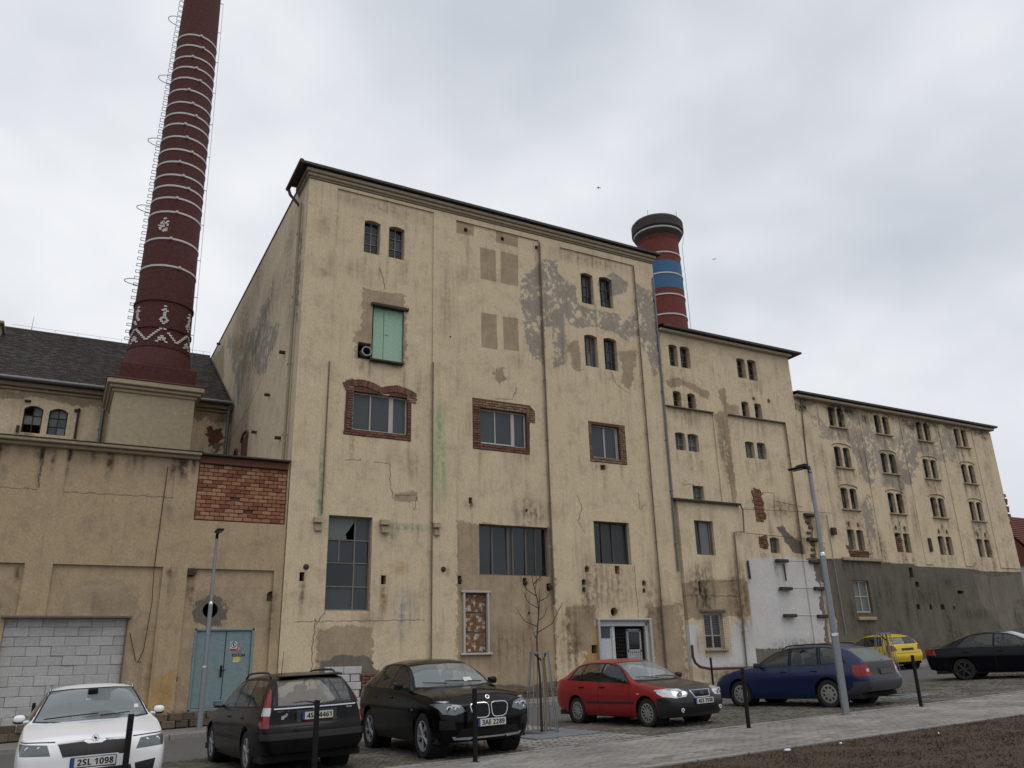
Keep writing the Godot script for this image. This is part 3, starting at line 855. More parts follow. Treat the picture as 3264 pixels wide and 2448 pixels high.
	# exposed brick round three windows
	for q in [[8.10, 7.78, 10.62, 7.99], [8.16, 7.99, 8.37, 9.45], [10.51, 7.99, 10.58, 9.2]]: brick_field(o, q[0], q[1], q[2], q[3], -27.085, 0.27, 0.095, M.dullbrick)
	for k in 2:   # two flat arches over the first window
		var cx: float = [8.72, 10.08][k]
		for i in 15:
			var a := lerpf(-1.0, 1.0, i / 14.0)
			brick_piece(o, "brick", Vector3(cx + a * 0.66, 9.78 - a * a * 0.17 - k * 0.05, -27.085), Vector3(0.10, 0.26, 0.10), M.dullbrick[rng.randi() % 3], -a * 0.5)
	brick_field(o, 8.05, 9.42, 8.4, 9.62, -27.085, 0.27, 0.095, M.tanbrick)
	brick_field(o, 10.45, 9.25, 10.8, 9.55, -27.085, 0.27, 0.095, M.tanbrick)
	for q in [[13.2, 7.77, 15.66, 7.99], [13.2, 7.99, 13.49, 9.45], [13.2, 9.46, 15.75, 9.80], [15.59, 9.10, 15.95, 9.6]]: brick_field(o, q[0], q[1], q[2], q[3], -27.085, 0.27, 0.095, M.dullbrick if q[1] < 9.0 else M.tanbrick)
	for q in [[18.58, 7.77, 20.42, 7.96], [18.58, 7.96, 18.71, 9.48], [20.13, 7.96, 20.42, 9.48]]: brick_field(o, q[0], q[1], q[2], q[3], -27.085, 0.27, 0.095, M.tanbrick)
	var ws := MB.new()
	ws.cbox(Vector3(14.2, 8.03, -27.12), Vector3(1.35, 0.05, 0.14), 0.01)
	obj("white_sill", ws, M.white, o)
	# brackets where beams were cut off, with the copper green stains under them
	for q in [[7.3, 4.55, 0.3, 0.5], [9.66, 4.6, 0.34, 0.5], [11.62, 4.6, 0.26, 0.5]]:
		var a := MB.new()
		a.cbox(Vector3(q[0], q[1] + 0.12, -26.92), Vector3(q[2], q[3] * 0.4, 0.2), 0.02)
		a.cbox(Vector3(q[0] + 0.03, q[1] - 0.12, -26.97), Vector3(q[2] * 0.8, q[3] * 0.5, 0.12), 0.02)
		obj("beam_bracket", a, M.trim, o)
	for q in [[7.0, 3.12, 0.2], [11.92, 3.18, 0.2], [15.3, 2.8, 0.13], [12.6, 2.82, 0.12], [16.34, 2.66, 0.16], [12.2, 12.2, 0.06], [15.4, 1.7, 0.08]]:
		var a := MB.new()
		a.lathe(pv([q[2] * 0.5, 0.0, q[2] * 0.5, 0.04, q[2] * 0.2, 0.07, 0.0, 0.07]), Vector3(q[0], q[1], -27.03), 10, Basis(Vector3.RIGHT, PI / 2))
		obj("anchor_stub", a, M.rustiron, o)
	# rusty panelled door
	var rd := MB.new()
	rd.cbox(Vector3(13.22, 1.34, -27.18), Vector3(0.98, 2.06, 0.04), 0.01)
	var rdo := obj("rusty_door", rd, M.oldwood, o)
	for k in 3:
		var p := MB.new()
		p.cbox(Vector3(13.22, 2.02 - k * 0.68, -27.15), Vector3(0.80, 0.61, 0.03), 0.012)
		obj("door_panel", p, M.rust, rdo)
	var df := MB.new()
	for q in [[12.74, 1.34, 0.08, 2.1], [13.70, 1.34, 0.08, 2.1]]: df.cbox(Vector3(q[0], q[1], -27.06), Vector3(q[2], q[3], 0.16), 0.012)
	df.cbox(Vector3(13.22, 2.42, -27.05), Vector3(1.2, 0.07, 0.16), 0.012)
	df.cbox(Vector3(13.22, 0.29, -27.05), Vector3(1.25, 0.07, 0.2), 0.012)
	obj("door_frame", df, M.whitewood, rdo)
	# the entrance: white frame, fixed leaf, dark gap, an inner door with a wire grid
	var en := MB.new()
	en.cbox(Vector3(18.86, -0.2, -27.2), Vector3(0.62, 3.2, 0.05), 0.01)
	en.cbox(Vector3(19.22, -0.3, -27.17), Vector3(0.14, 3.3, 0.08), 0.01)
	en.cbox(Vector3(20.84, -0.3, -27.14), Vector3(0.16, 3.3, 0.12), 0.01)
	en.cbox(Vector3(19.7, 1.31, -27.14), Vector3(2.3, 0.2, 0.12), 0.01)
	var eo := obj("entrance_door", en, M.white, o)
	var eb := MB.new()
	for q in [[18.46, -0.2, 0.10, 3.3], [20.95, -0.2, 0.12, 3.3]]: eb.cbox(Vector3(q[0], q[1], -26.99), Vector3(q[2], q[3], 0.12), 0.02)
	eb.cbox(Vector3(19.70, 1.46, -26.985), Vector3(2.62, 0.09, 0.11), 0.02)
	obj("door_surround", eb, M.block[3], eo)
	var ep := MB.new()
	ep.box(Vector3(18.86, 0.98, -27.165), Vector3(0.46, 0.42, 0.01))
	obj("pane", ep, M.dusty[1], eo)
	var il := MB.new()
	for q in [[20.0, -0.2, 0.09, 2.6], [20.62, -0.2, 0.09, 2.6], [20.31, 1.06, 0.7, 0.1], [20.31, 0.28, 0.7, 0.1]]: il.cbox(Vector3(q[0], q[1], -27.3), Vector3(q[2], q[3], 0.05), 0.008)
	il.box(Vector3(20.31, -0.5, -27.31), Vector3(0.6, 1.5, 0.02))
	obj("door_leaf", il, M.white, eo)
	ep = MB.new()
	ep.box(Vector3(20.31, 0.67, -27.31), Vector3(0.55, 0.7, 0.01))
	obj("pane", ep, M.glass[2], eo)
	var gr := MB.new()
	for k in 14: gr.box(Vector3(19.36 + k * 0.1, 0.0, -27.24), Vector3(0.008, 2.4, 0.008))
	for k in 16: gr.box(Vector3(20.0, -0.9 + k * 0.13, -27.235), Vector3(1.5, 0.008, 0.008))
	obj("wire_grid", gr, M.darkframe, eo)
	# torn white patch of tiles and a brick scar low on the wall
	brick_field(o, 7.78, -1.45, 8.98, -0.02, -27.02, 0.42, 0.24, [M.block[2], M.block[0]], "white_block")
	brick_field(o, 9.02, -1.45, 9.5, -0.25, -27.025, 0.27, 0.1, M.dullbrick)
	brick_field(o, 12.9, -1.55, 17.5, -0.85, -27.05, 0.36, 0.16, [M.stone[0], M.stone[1], M.dullbrick[2], M.stone[2]], "footing_stone", 0.22)
	settle(o, Vector3(14.46, -1.5, -27.0))

func mill_building():
	var o := thing("mill_building", "cream plastered mill block of middle height between the tall block and the far storehouse", "building")
	var X0 := 22.76
	var X1 := 31.05
	var patches := [
		[4, pv([26.45, 0.3, 31.3, 0.3, 31.3, -2.0, 26.45, -2.0])], [4, pv([30.3, 4.2, 31.3, 4.2, 31.3, 0, 30.3, 0])], [3, pv([26.45, 4.05, 28.72, 4.22, 30.42, 4.13, 30.73, 3.82, 30.76, 3.3, 31.0, 2.8, 30.68, 2.0, 30.94, 1.5, 30.76, 0.66, 30.8, 0.24, 26.47, 0.24, 26.41, 1.88, 26.49, 3.39])],
		[3, pv([22.7, -0.4, 22.74, 1.3, 23.3, 1.2, 23.4, 0.0, 25.0, 0.1, 25.1, 1.2, 25.9, 1.4, 26.4, 1.3, 26.4, -0.5])],
		[2, pv([25.53, 10.6, 26.3, 10.9, 26.0, 11.9, 26.5, 12.0, 26.55, 10.9, 26.45, 10.6, 26.4, 6.4, 26.15, 6.4, 26.0, 8.0, 26.2, 9.0, 25.9, 9.8])],
		[9, pv([25.7, 10.0, 26.0, 10.0, 25.9, 8.6, 25.75, 8.4])],
		[5, pv([27.45, 7.1, 27.6, 7.3, 28.0, 7.3, 28.1, 7.1, 28.06, 6.5, 28.2, 6.1, 28.05, 5.8, 27.75, 5.75, 27.55, 6.1])],
		[5, pv([27.5, 5.1, 28.0, 5.15, 28.1, 4.6, 27.75, 4.45, 27.52, 4.7])],
		[4, pv([30.5, 6.1, 31.05, 6.1, 31.05, 4.0, 30.7, 4.0, 30.95, 4.6, 30.7, 5.0, 30.95, 5.6])],
		[2, pv([22.9, 11.9, 23.4, 12.2, 24.5, 12.0, 25.5, 11.7, 25.4, 11.3, 24.8, 11.5, 24.0, 11.8, 23.2, 11.6])],
		[1, pv([22.64, 14.2, 22.8, 14.2, 22.75, 11.8, 22.64, 11.8])],
		[2, pv([26.5, 11.3, 27.2, 11.2, 27.2, 10.8, 26.5, 10.7])],
		[4, pv([28.8, 5.6, 29.2, 5.7, 29.5, 5.2, 30.2, 5.0, 30.3, 4.5, 29.6, 4.4, 29.2, 4.9])],
		[2, pv([22.7, 2.9, 23.6, 3.0, 25.7, 3.2, 26.4, 3.0, 26.4, 1.6, 22.7, 1.5])],
	]
	var blobs := [[23.6, 2.6, 1.1, 1.5, Color(0.14, 0.11, 0.07, 0.75)], [25.7, 2.2, 0.9, 2.4, Color(0.24, 0.17, 0.10, 0.7)], [29.2, 6.5, 1.6, 0.8, Color(0.30, 0.25, 0.18, 0.5)], [26.0, 9.0, 0.6, 2.6, Color(0.30, 0.22, 0.13, 0.5)], [25.0, -0.8, 2.6, 0.5, Color(0.2, 0.16, 0.11, 0.6)], [23.2, 0.5, 0.35, 0.8, Color(0.5, 0.36, 0.28, 0.5)], [29.0, 0.3, 2.4, 0.5, Color(0.33, 0.33, 0.30, 0.6)], [27.7, 4.25, 0.3, 0.25, Color(0.5, 0.42, 0.4, 0.8)], [30.0, 5.0, 0.9, 1.2, Color(0.24, 0.19, 0.13, 0.5)], [24.0, 10.9, 1.6, 1.0, Color(0.46, 0.39, 0.30, 0.35)], [28.6, 12.6, 0.5, 0.4, Color(0.3, 0.25, 0.2, 0.3)]]
	for k in 16:
		blobs.append([rng.randf_range(22.8, 31.0), rng.randf_range(2.0, 14.0), rng.randf_range(0.1, 0.5), rng.randf_range(0.4, 1.6), Color(0.34, 0.28, 0.20, rng.randf_range(0.12, 0.35))])
	var cracks := [pv([28.1, 7.15, 28.8, 7.18, 28.76, 6.38]), pv([22.72, 6.3, 22.6, 3.6]), pv([24.7, 3.0, 25.7, 3.05]), pv([23.4, 7.15, 24.0, 7.2]), pv([22.7, 2.4, 25.7, 2.4])]
	var wins := [[23.26, 12.69, 23.76, 13.76, 0.06], [23.93, 12.70, 24.5, 13.78, 0.06], [27.44, 12.72, 27.99, 13.74, 0.06], [28.15, 12.70, 28.73, 13.78, 0.06],
		[23.26, 10.74, 23.72, 11.48, 0.06], [24.10, 10.73, 24.57, 11.48, 0.08], [27.42, 10.75, 27.88, 11.52, 0.06], [28.26, 10.78, 28.71, 11.53, 0.06],
		[23.21, 8.72, 23.78, 9.54, 0.06], [23.92, 8.72, 24.55, 9.55, 0.06], [27.40, 8.75, 27.96, 9.56, 0.06], [28.15, 8.76, 28.70, 9.58, 0.06],
		[23.92, 6.5, 24.55, 7.16, 0.0], [28.20, 4.37, 28.78, 5.09, 0.06]]
	var holes := wins.duplicate()
	for q in [[28.2, 11.66, 28.36, 11.84, 0.06], [29.18, 11.66, 29.36, 11.86, 0.07]]: holes.append(q)
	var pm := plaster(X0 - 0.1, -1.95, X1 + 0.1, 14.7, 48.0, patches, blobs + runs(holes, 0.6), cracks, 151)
	var uv := uv_of(X0 - 0.1, -1.95, X1 + 0.1, 14.7)
	var b := MB.new()
	b.uvm = uv
	wall(b, X0, -1.95, X1, 14.45, -27.06, holes, 0.3)
	obj("wall", b, pm, o)
	var r := MB.new()
	r.uvm = uv
	var ph := [[22.84, -1.95, 25.54, 10.68, 0.0], [26.46, -1.95, 30.13, 10.70, 0.0]]
	for h in holes:
		if h[3] > 10.6: ph.append([h[0], maxf(h[1], 10.72), h[2], h[3], h[4]])
	wall(r, X0, -1.95, X1, 14.45, -27.0, ph, 0.06)
	obj("pilasters", r, pm, o)
	var lg := MB.new()
	lg.cbox(Vector3(24.13, 10.69, -26.97), Vector3(2.85, 0.05, 0.12), 0.01)
	lg.cbox(Vector3(28.3, 10.72, -26.97), Vector3(3.68, 0.05, 0.12), 0.01)
	obj("ledge", lg, M.oldwood, o)
	shell(o, X0 + 0.02, X1, -1.95, 14.4, -27.4, -40.0, [-1.5, 3.5, 6.2, 8.2, 10.3, 12.2, 14.2], M.trim)
	var rf := MB.new()
	rf.quad(Vector3(X0, 14.46, -26.6), Vector3(X1 + 0.6, 14.46, -26.6), Vector3(X1 + 0.6, 14.56, -26.6), Vector3(X0, 14.56, -26.6))
	rf.quad(Vector3(X0, 14.56, -26.6), Vector3(X1 + 0.6, 14.56, -26.6), Vector3(X1 + 0.6, 15.6, -33.5), Vector3(X0, 15.6, -33.5))
	rf.quad(Vector3(X0, 15.6, -33.5), Vector3(X1 + 0.6, 15.6, -33.5), Vector3(X1 + 0.6, 14.56, -40.5), Vector3(X0, 14.56, -40.5))
	rf.quad(Vector3(X0, 14.46, -27.1), Vector3(X1 + 0.6, 14.46, -27.1), Vector3(X1 + 0.6, 14.46, -26.6), Vector3(X0, 14.46, -26.6))
	rf.tri(Vector3(X1 + 0.6, 14.46, -26.6), Vector3(X1 + 0.6, 14.42, -40.5), Vector3(X1 + 0.6, 15.6, -33.5))
	obj("roof", rf, M.roof, o)
	var ev := MB.new()
	ev.cbox(Vector3((X0 + X1) / 2, 14.36, -26.92), Vector3(X1 - X0 + 0.1, 0.13, 0.3), 0.03)
	obj("cornice", ev, M.trim, o)
	for i in wins.size():
		var q = wins[i]
		window(o, q[0], q[1], q[2], q[3], -27.26, [0.5] if i < 4 or i > 7 else [], [0.34, 0.67] if i < 4 or i > 7 else [0.5], 0.045, M.oldwood if i < 8 else M.steelbar, M.glass if i < 8 else M.dusty, "window", [[0, 0]] if i in [0, 2] else ([[0, 1]] if i in [5, 6, 7] else []))
	# the annex: a shallow lean-to bay with its own little roof
	var an := MB.new()
	an.uvm = uv
	var ah := [[23.6, 4.1, 24.66, 5.57, 0.0], [23.6, 0.26, 24.62, 1.7, 0.0], [23.5, 2.45, 23.6, 3.0, 0.0]]
	wall(an, 22.78, -1.95, 26.3, 6.4, -26.82, ah, 0.22)
	an.quad(Vector3(22.78, -1.95, -27.0), Vector3(22.78, -1.95, -26.82), Vector3(22.78, 6.4, -26.82), Vector3(22.78, 6.4, -27.0))
	an.quad(Vector3(26.3, -1.95, -26.82), Vector3(26.3, -1.95, -27.0), Vector3(26.3, 6.4, -27.0), Vector3(26.3, 6.4, -26.82))
	obj("annex_wall", an, pm, o)
	var ar := MB.new()
	ar.cbox(Vector3(24.46, 6.44, -26.86), Vector3(3.76, 0.1, 0.42), 0.02, Basis(Vector3.RIGHT, 0.25))
	obj("annex_roof", ar, M.roof, o)
	window(o, 23.6, 4.1, 24.66, 5.57, -26.99, [[0.36, 0.06], [0.86, 0.06]], [], 0.07, M.oldwood, [M.glass[2], M.dusty[2], M.glass[0]])
	var lw := window(o, 23.6, 0.26, 24.62, 1.7, -26.99, [[0.5, 0.07]], [0.38], 0.07, M.whitewood, M.glass)
	var lf := MB.new()
	lf.cbox(Vector3(24.12, 1.80, -26.80), Vector3(1.4, 0.12, 0.08), 0.02)
	lf.cbox(Vector3(24.12, 0.2, -26.79), Vector3(1.2, 0.07, 0.12), 0.02)
	obj("sill", lf, M.oldwood, lw)
	var mw := MB.new()   # wire mesh fixed over the low window
	for k in 15: mw.box(Vector3(23.46 + k * 0.1, 0.9, -26.74), Vector3(0.006, 1.86, 0.006))
	for k in 19: mw.box(Vector3(24.17, -0.02 + k * 0.1, -26.735), Vector3(1.44, 0.006, 0.006))
	obj("wire_grid", mw, M.steelbar, lw)
	downpipe(o, [Vector3(26.3, 6.42, -26.72), Vector3(26.42, 6.2, -26.72), Vector3(26.36, 5.2, -26.74), Vector3(25.77, 5.15, -26.74), Vector3(25.72, 3.0, -26.74), Vector3(25.6, -1.1, -26.74)], 0.035, M.oldwood)
	downpipe(o, [Vector3(30.13, 10.7, -26.95), Vector3(30.12, 4.4, -26.95)], 0.03, M.oldwood)
	downpipe(o, [Vector3(22.66, 17.0, -26.93), Vector3(22.6, 3.4, -26.93)], 0.045, M.zinc)
	var rpp := MB.new()
	rpp.tube(PackedVector3Array([Vector3(22.66, 0.45, -26.6), Vector3(22.66, 0.0, -26.6), Vector3(22.75, -0.24, -26.6), Vector3(23.0, -0.4, -26.6), Vector3(23.5, -0.48, -26.6), Vector3(27.6, -0.5, -26.6)]), 0.055, 0.055, 10)
	obj("red_pipe", rpp, M.redpipe, o)
	# steel pads and the tie rods strung between them
	var pads := [[30.9, 6.24], [30.87, 5.07], [28.66, 4.02], [30.8, 4.04], [28.68, 2.79], [30.88, 2.83], [28.73, 1.62], [30.84, 1.6]]
	for q in pads:
		var a := MB.new()
		a.cbox(Vector3(q[0], q[1], -26.93), Vector3(0.74, 0.14, 0.16), 0.015)
		obj("tie_pad", a, M.rustiron, o)
	for q in [[26.4, 6.25, 32.4, 6.42], [26.4, 5.18, 30.9, 5.07], [28.7, 4.02, 30.8, 4.04], [28.7, 2.79, 30.9, 2.83], [28.7, 1.62, 30.84, 1.6], [28.75, 6.75, 30.4, 6.6]]:
		var a := MB.new()
		a.tube(PackedVector3Array([Vector3(q[0], q[1], -26.9), Vector3(q[2], q[3], -26.9)]), 0.011, 0.011, 6)
		obj("tie_rod", a, M.rustiron, o)
	for q in [[26.61, 3.57, 0.10, 0.8, 0.03], [28.8, 3.52, 0.06, 0.75, 0.02]]:
		var a := MB.new()
		a.cbox(Vector3(q[0], q[1], -26.97), Vector3(q[2], q[3], 0.06), 0.01, Basis(Vector3.BACK, q[4]))
		obj("iron_bar", a, M.rustiron, o)
	var y := 4.35
	while y < 6.2:   # toothed brick ends where a house was torn off
		brick_piece(o, "brick", Vector3(30.75 + rng.randf_range(-0.1, 0.14), y, -27.0), Vector3(0.27, 0.12, 0.14), M.dullbrick[1])
		y += 0.26
	for k in 14: brick_piece(o, "brick", Vector3(27.62 + (k % 2) * 0.24, 5.85 + int(k / 2) * 0.19, -27.06), Vector3(0.23, 0.16, 0.06), M.dullbrick[rng.randi() % 3])
	for k in 6: brick_piece(o, "brick", Vector3(27.64 + (k % 2) * 0.24, 4.66 + int(k / 2) * 0.17, -27.06), Vector3(0.23, 0.15, 0.06), M.dullbrick[rng.randi() % 3])
	settle(o, Vector3(26.8, -0.9, -27.0))

func granary():
	var o := thing("granary_building", "long far storehouse with four rows of paired arched windows and grey lower storey", "building")
	var X0 := 31.07
	var X1 := 47.25
	var xs := [33.46, 36.98, 40.42, 43.78]
	var rows := [[10.98, 12.02, 0.07], [8.85, 9.93, 0.07], [6.74, 7.81, 0.07], [4.74, 5.73, 0.05]]
	var wins := []
	for r in rows:
		for x in xs:
			wins.append([x, r[0], x + 0.50, r[1], r[2]])
			wins.append([x + 0.66, r[0], x + 1.16, r[1], r[2]])
	var patches := [
		[11, pv([31.07, 4.2, 33.0, 4.3, 35.5, 4.3, 35.6, 4.17, 38.0, 4.2, 38.2, 4.08, 42.46, 4.09, 44.0, 3.98, 47.3, 4.04, 47.3, -1.95, 31.07, -1.95])], [12, pv([42.8, 3.9, 44.5, 3.7, 47.3, 3.9, 47.3, 1.2, 44.6, 0.9, 43.1, 2.2])],
		[9, pv([32.03, 11.6, 33.3, 10.9, 34.37, 11.02, 34.9, 12.0, 36.31, 11.95, 36.9, 10.9, 38.62, 10.97, 39.5, 12.1, 41.3, 10.88, 43.1, 12.11, 43.95, 10.69, 43.0, 9.9, 41.6, 10.2, 39.76, 10.27, 38.9, 9.0, 38.47, 8.05, 36.83, 8.1, 36.5, 9.6, 35.37, 8.15, 34.86, 9.03, 34.9, 10.3, 32.6, 10.2])],
		[1, pv([34.7, 10.6, 36.4, 10.9, 36.5, 9.0, 35.8, 8.0, 35.2, 8.6])], [1, pv([38.5, 10.6, 40.2, 10.7, 40.0, 9.6, 39.0, 8.4, 38.4, 8.6])],
		[2, pv([31.1, 12.2, 47.2, 12.1, 47.2, 11.95, 40, 12.05, 31.1, 11.95])], [1, pv([34.8, 7.2, 35.6, 7.6, 35.5, 5.2, 34.9, 5.0])],
		[2, pv([31.1, 6.0, 31.5, 6.2, 31.6, 4.3, 31.1, 4.2])], [5, pv([33.3, 5.1, 33.4, 4.35, 34.8, 4.35, 34.9, 4.75, 34.2, 4.8, 34.0, 4.4, 33.6, 4.7])],
		[1, pv([31.07, 3.2, 31.6, 3.0, 31.4, 2.2, 31.8, 1.4, 31.6, 0.3, 31.07, 0.3])],
	]
	var blobs := [[39, -0.6, 9.0, 1.2, Color(0.12, 0.12, 0.08, 0.5)], [33.8, 2.6, 1.4, 2.2, Color(0.26, 0.23, 0.18, 0.5)], [38.5, 2.6, 1.6, 0.8, Color(0.14, 0.13, 0.10, 0.5)], [44.8, 3.2, 1.6, 1.0, Color(0.36, 0.34, 0.30, 0.5)], [41.8, 2.9, 0.7, 0.3, Color(0.5, 0.5, 0.48, 0.6)], [42.5, 1.8, 3.0, 0.4, Color(0.12, 0.13, 0.08, 0.45)]]
	for k in 60:
		var yy := rng.randf_range(-1.0, 12.0)
		blobs.append([rng.randf_range(31.2, 47.0), yy, rng.randf_range(0.12, 0.7), rng.randf_range(0.4, 2.2), Color(0.28, 0.24, 0.19, rng.randf_range(0.2, 0.5))])
	var cracks := []
	for k in 26: blobs.append([rng.randf_range(31.2, 47.0), rng.randf_range(11.7, 12.3), rng.randf_range(0.15, 0.8), rng.randf_range(0.2, 0.7), Color(0.14, 0.11, 0.08, rng.randf_range(0.5, 0.9))])
	for x in [37.5, 44.0]: cracks.append(pv([x, 3.6, x + 0.15, 1.0]))
	for k in 70: blobs.append([rng.randf_range(31.2, 47.0), rng.randf_range(-1.2, 4.0), rng.randf_range(0.1, 0.6), rng.randf_range(0.2, 1.6), [Color(0.15, 0.14, 0.10, 0.5), Color(0.42, 0.40, 0.36, 0.45), Color(0.22, 0.22, 0.15, 0.5)][k % 3]])
	var holes := wins.duplicate()
	holes.append([33.28, 1.78, 34.42, 3.27, 0.0])
	for x in xs:
		holes.append([x + 0.12, 5.86, x + 0.30, 6.1, 0.09])
		holes.append([x + 0.80, 5.86, x + 0.98, 6.1, 0.09])
	for q in [[37.6, 3.5, 37.9, 4.0], [37.9, 3.05, 38.2, 3.3], [37.7, 1.95, 37.95, 2.2], [38.7, 1.95, 38.9, 2.2], [39.6, 1.95, 39.9, 2.2], [40.6, 1.95, 40.75, 2.15], [41.2, 2.75, 41.7, 2.92]]: holes.append([q[0], q[1], q[2], q[3], 0.0])
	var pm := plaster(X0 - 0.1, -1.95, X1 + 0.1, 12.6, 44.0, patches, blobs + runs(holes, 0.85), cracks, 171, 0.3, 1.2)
	var uv := uv_of(X0 - 0.1, -1.95, X1 + 0.1, 12.6)
	var b := MB.new()
	b.uvm = uv
	wall(b, X0, -1.95, X1, 12.3, -27.05, holes, 0.32)
	b.quad(Vector3(X1, -1.95, -27.05), Vector3(X1, -1.95, -27.4), Vector3(X1, 12.3, -27.4), Vector3(X1, 12.3, -27.05))
	obj("wall", b, pm, o)
	var pl := MB.new()   # shallow pilasters
	pl.uvm = uv
	for q in [[31.07, 32.05], [35.75, 36.3], [39.05, 39.6], [42.35, 42.9], [45.45, 47.25]]:
		wall(pl, q[0], 4.2, q[1], 12.1, -27.01, [], 0.04)
		for e in [[q[0], -1], [q[1], 1]]:
			var A := Vector3(e[0], 4.2, -27.05)
			var B := Vector3(e[0], 4.2, -27.01)
			var C := Vector3(e[0], 12.1, -27.01)
			var D := Vector3(e[0], 12.1, -27.05)
			if e[1] < 0: pl.quad(A, B, C, D)
			else: pl.quad(B, A, D, C)
	obj("pilasters", pl, pm, o)
	shell(o, X0 + 0.02, X1, -1.95, 12.2, -27.4, -40.0, [-1.0, 4.2, 6.3, 8.4, 10.5, 12.1], M.trim)
	var rf := MB.new()
	rf.quad(Vector3(X0, 12.36, -26.66), Vector3(X1 + 0.3, 12.36, -26.66), Vector3(X1 + 0.3, 12.46, -26.66), Vector3(X0, 12.46, -26.66))
	rf.quad(Vector3(X0, 12.46, -26.66), Vector3(X1 + 0.3, 12.46, -26.66), Vector3(X1 + 0.3, 13.3, -33.5), Vector3(X0, 13.3, -33.5))
	rf.quad(Vector3(X0, 13.3, -33.5), Vector3(X1 + 0.3, 13.3, -33.5), Vector3(X1 + 0.3, 12.46, -40.5), Vector3(X0, 12.46, -40.5))
	rf.quad(Vector3(X0, 12.36, -27.1), Vector3(X1 + 0.3, 12.36, -27.1), Vector3(X1 + 0.3, 12.36, -26.66), Vector3(X0, 12.36, -26.66))
	rf.tri(Vector3(X1 + 0.3, 12.36, -26.66), Vector3(X1 + 0.3, 12.32, -40.5), Vector3(X1 + 0.3, 13.3, -33.5))
	obj("roof", rf, M.roof, o)
	var ev := MB.new()
	ev.cbox(Vector3((X0 + X1) / 2, 12.24, -26.9), Vector3(X1 - X0 + 0.1, 0.14, 0.3), 0.03)
	obj("cornice", ev, M.reveal, o)
	for i in wins.size():
		var q = wins[i]
		window(o, q[0], q[1], q[2], q[3], -27.26, [0.5], [0.35, 0.68], 0.045, M.darkframe if i < 24 else M.oldwood, (M.glass + [M.dusty[1], M.dusty[0]]) if i < 24 else M.dusty, "window", [[1, 1]] if i % 5 == 2 else [])
	for i in wins.size():   # hood moulds, an arch over each pair
		if i % 2 == 0 and i < 24:
			var q = wins[i]
			var a := PackedVector3Array()
			for k in 9: a.append(Vector3(q[0] + 0.58 - 0.68 * cos(PI * k / 8.0), q[3] + 0.02 + 0.16 * sin(PI * k / 8.0), -27.04))
			var hb := MB.new()
			hb.tube(a, 0.035, 0.035, 6)
			hb.cbox(Vector3(q[0] + 0.58, q[1] - 0.05, -27.0), Vector3(1.34, 0.07, 0.14), 0.01)
			obj("window_moulding", hb, M.reveal, o)
	var gw := window(o, 33.28, 1.78, 34.42, 3.27, -27.22, [0.5], [0.5], 0.06, M.whitewood, [M.dusty[2]])
	tag(gw, "pale boarded window low in the grey wall")
	var ll := MB.new()
	ll.cbox(Vector3(34.2, 4.27, -26.98), Vector3(2.8, 0.16, 0.14), 0.02)
	obj("lintel", ll, M.reveal, o)
	ll = MB.new()
	ll.cbox(Vector3(33.85, 1.5, -26.98), Vector3(1.25, 0.16, 0.1), 0.02)
	obj("sill", ll, M.reveal, o)
	downpipe(o, [Vector3(31.5, 12.1, -26.96), Vector3(31.3, 9.2, -26.96), Vector3(31.3, 7.0, -26.96)], 0.03, M.oldwood)
	downpipe(o, [Vector3(32.1, 6.3, -26.96), Vector3(32.1, 4.2, -26.96), Vector3(32.2, 0.8, -26.96)], 0.022, M.galv)
	var bx := MB.new()
	bx.cbox(Vector3(32.4, 5.55, -26.94), Vector3(0.28, 0.34, 0.16), 0.02)
	bx.cbox(Vector3(39.6, 5.2, -26.97), Vector3(0.2, 0.7, 0.1), 0.02)
	obj("junction_box", bx, M.rustiron, o)
	brick_field(o, 33.4, 4.4, 34.75, 4.74, -27.03, 0.27, 0.1, M.dullbrick)
	brick_field(o, 37.02, 4.72, 37.42, 5.5, -27.1, 0.2, 0.1, M.dullbrick)
	for k in 9: brick_piece(o, "brick", Vector3(47.32, 6.6 + k * 0.22 - (k % 2) * 0.05, -27.15), Vector3(0.2 + 0.1 * (k % 2), 0.18, 0.3), M.dullbrick[k % 3])
	settle(o, Vector3(39.1, -0.5, -27.0))

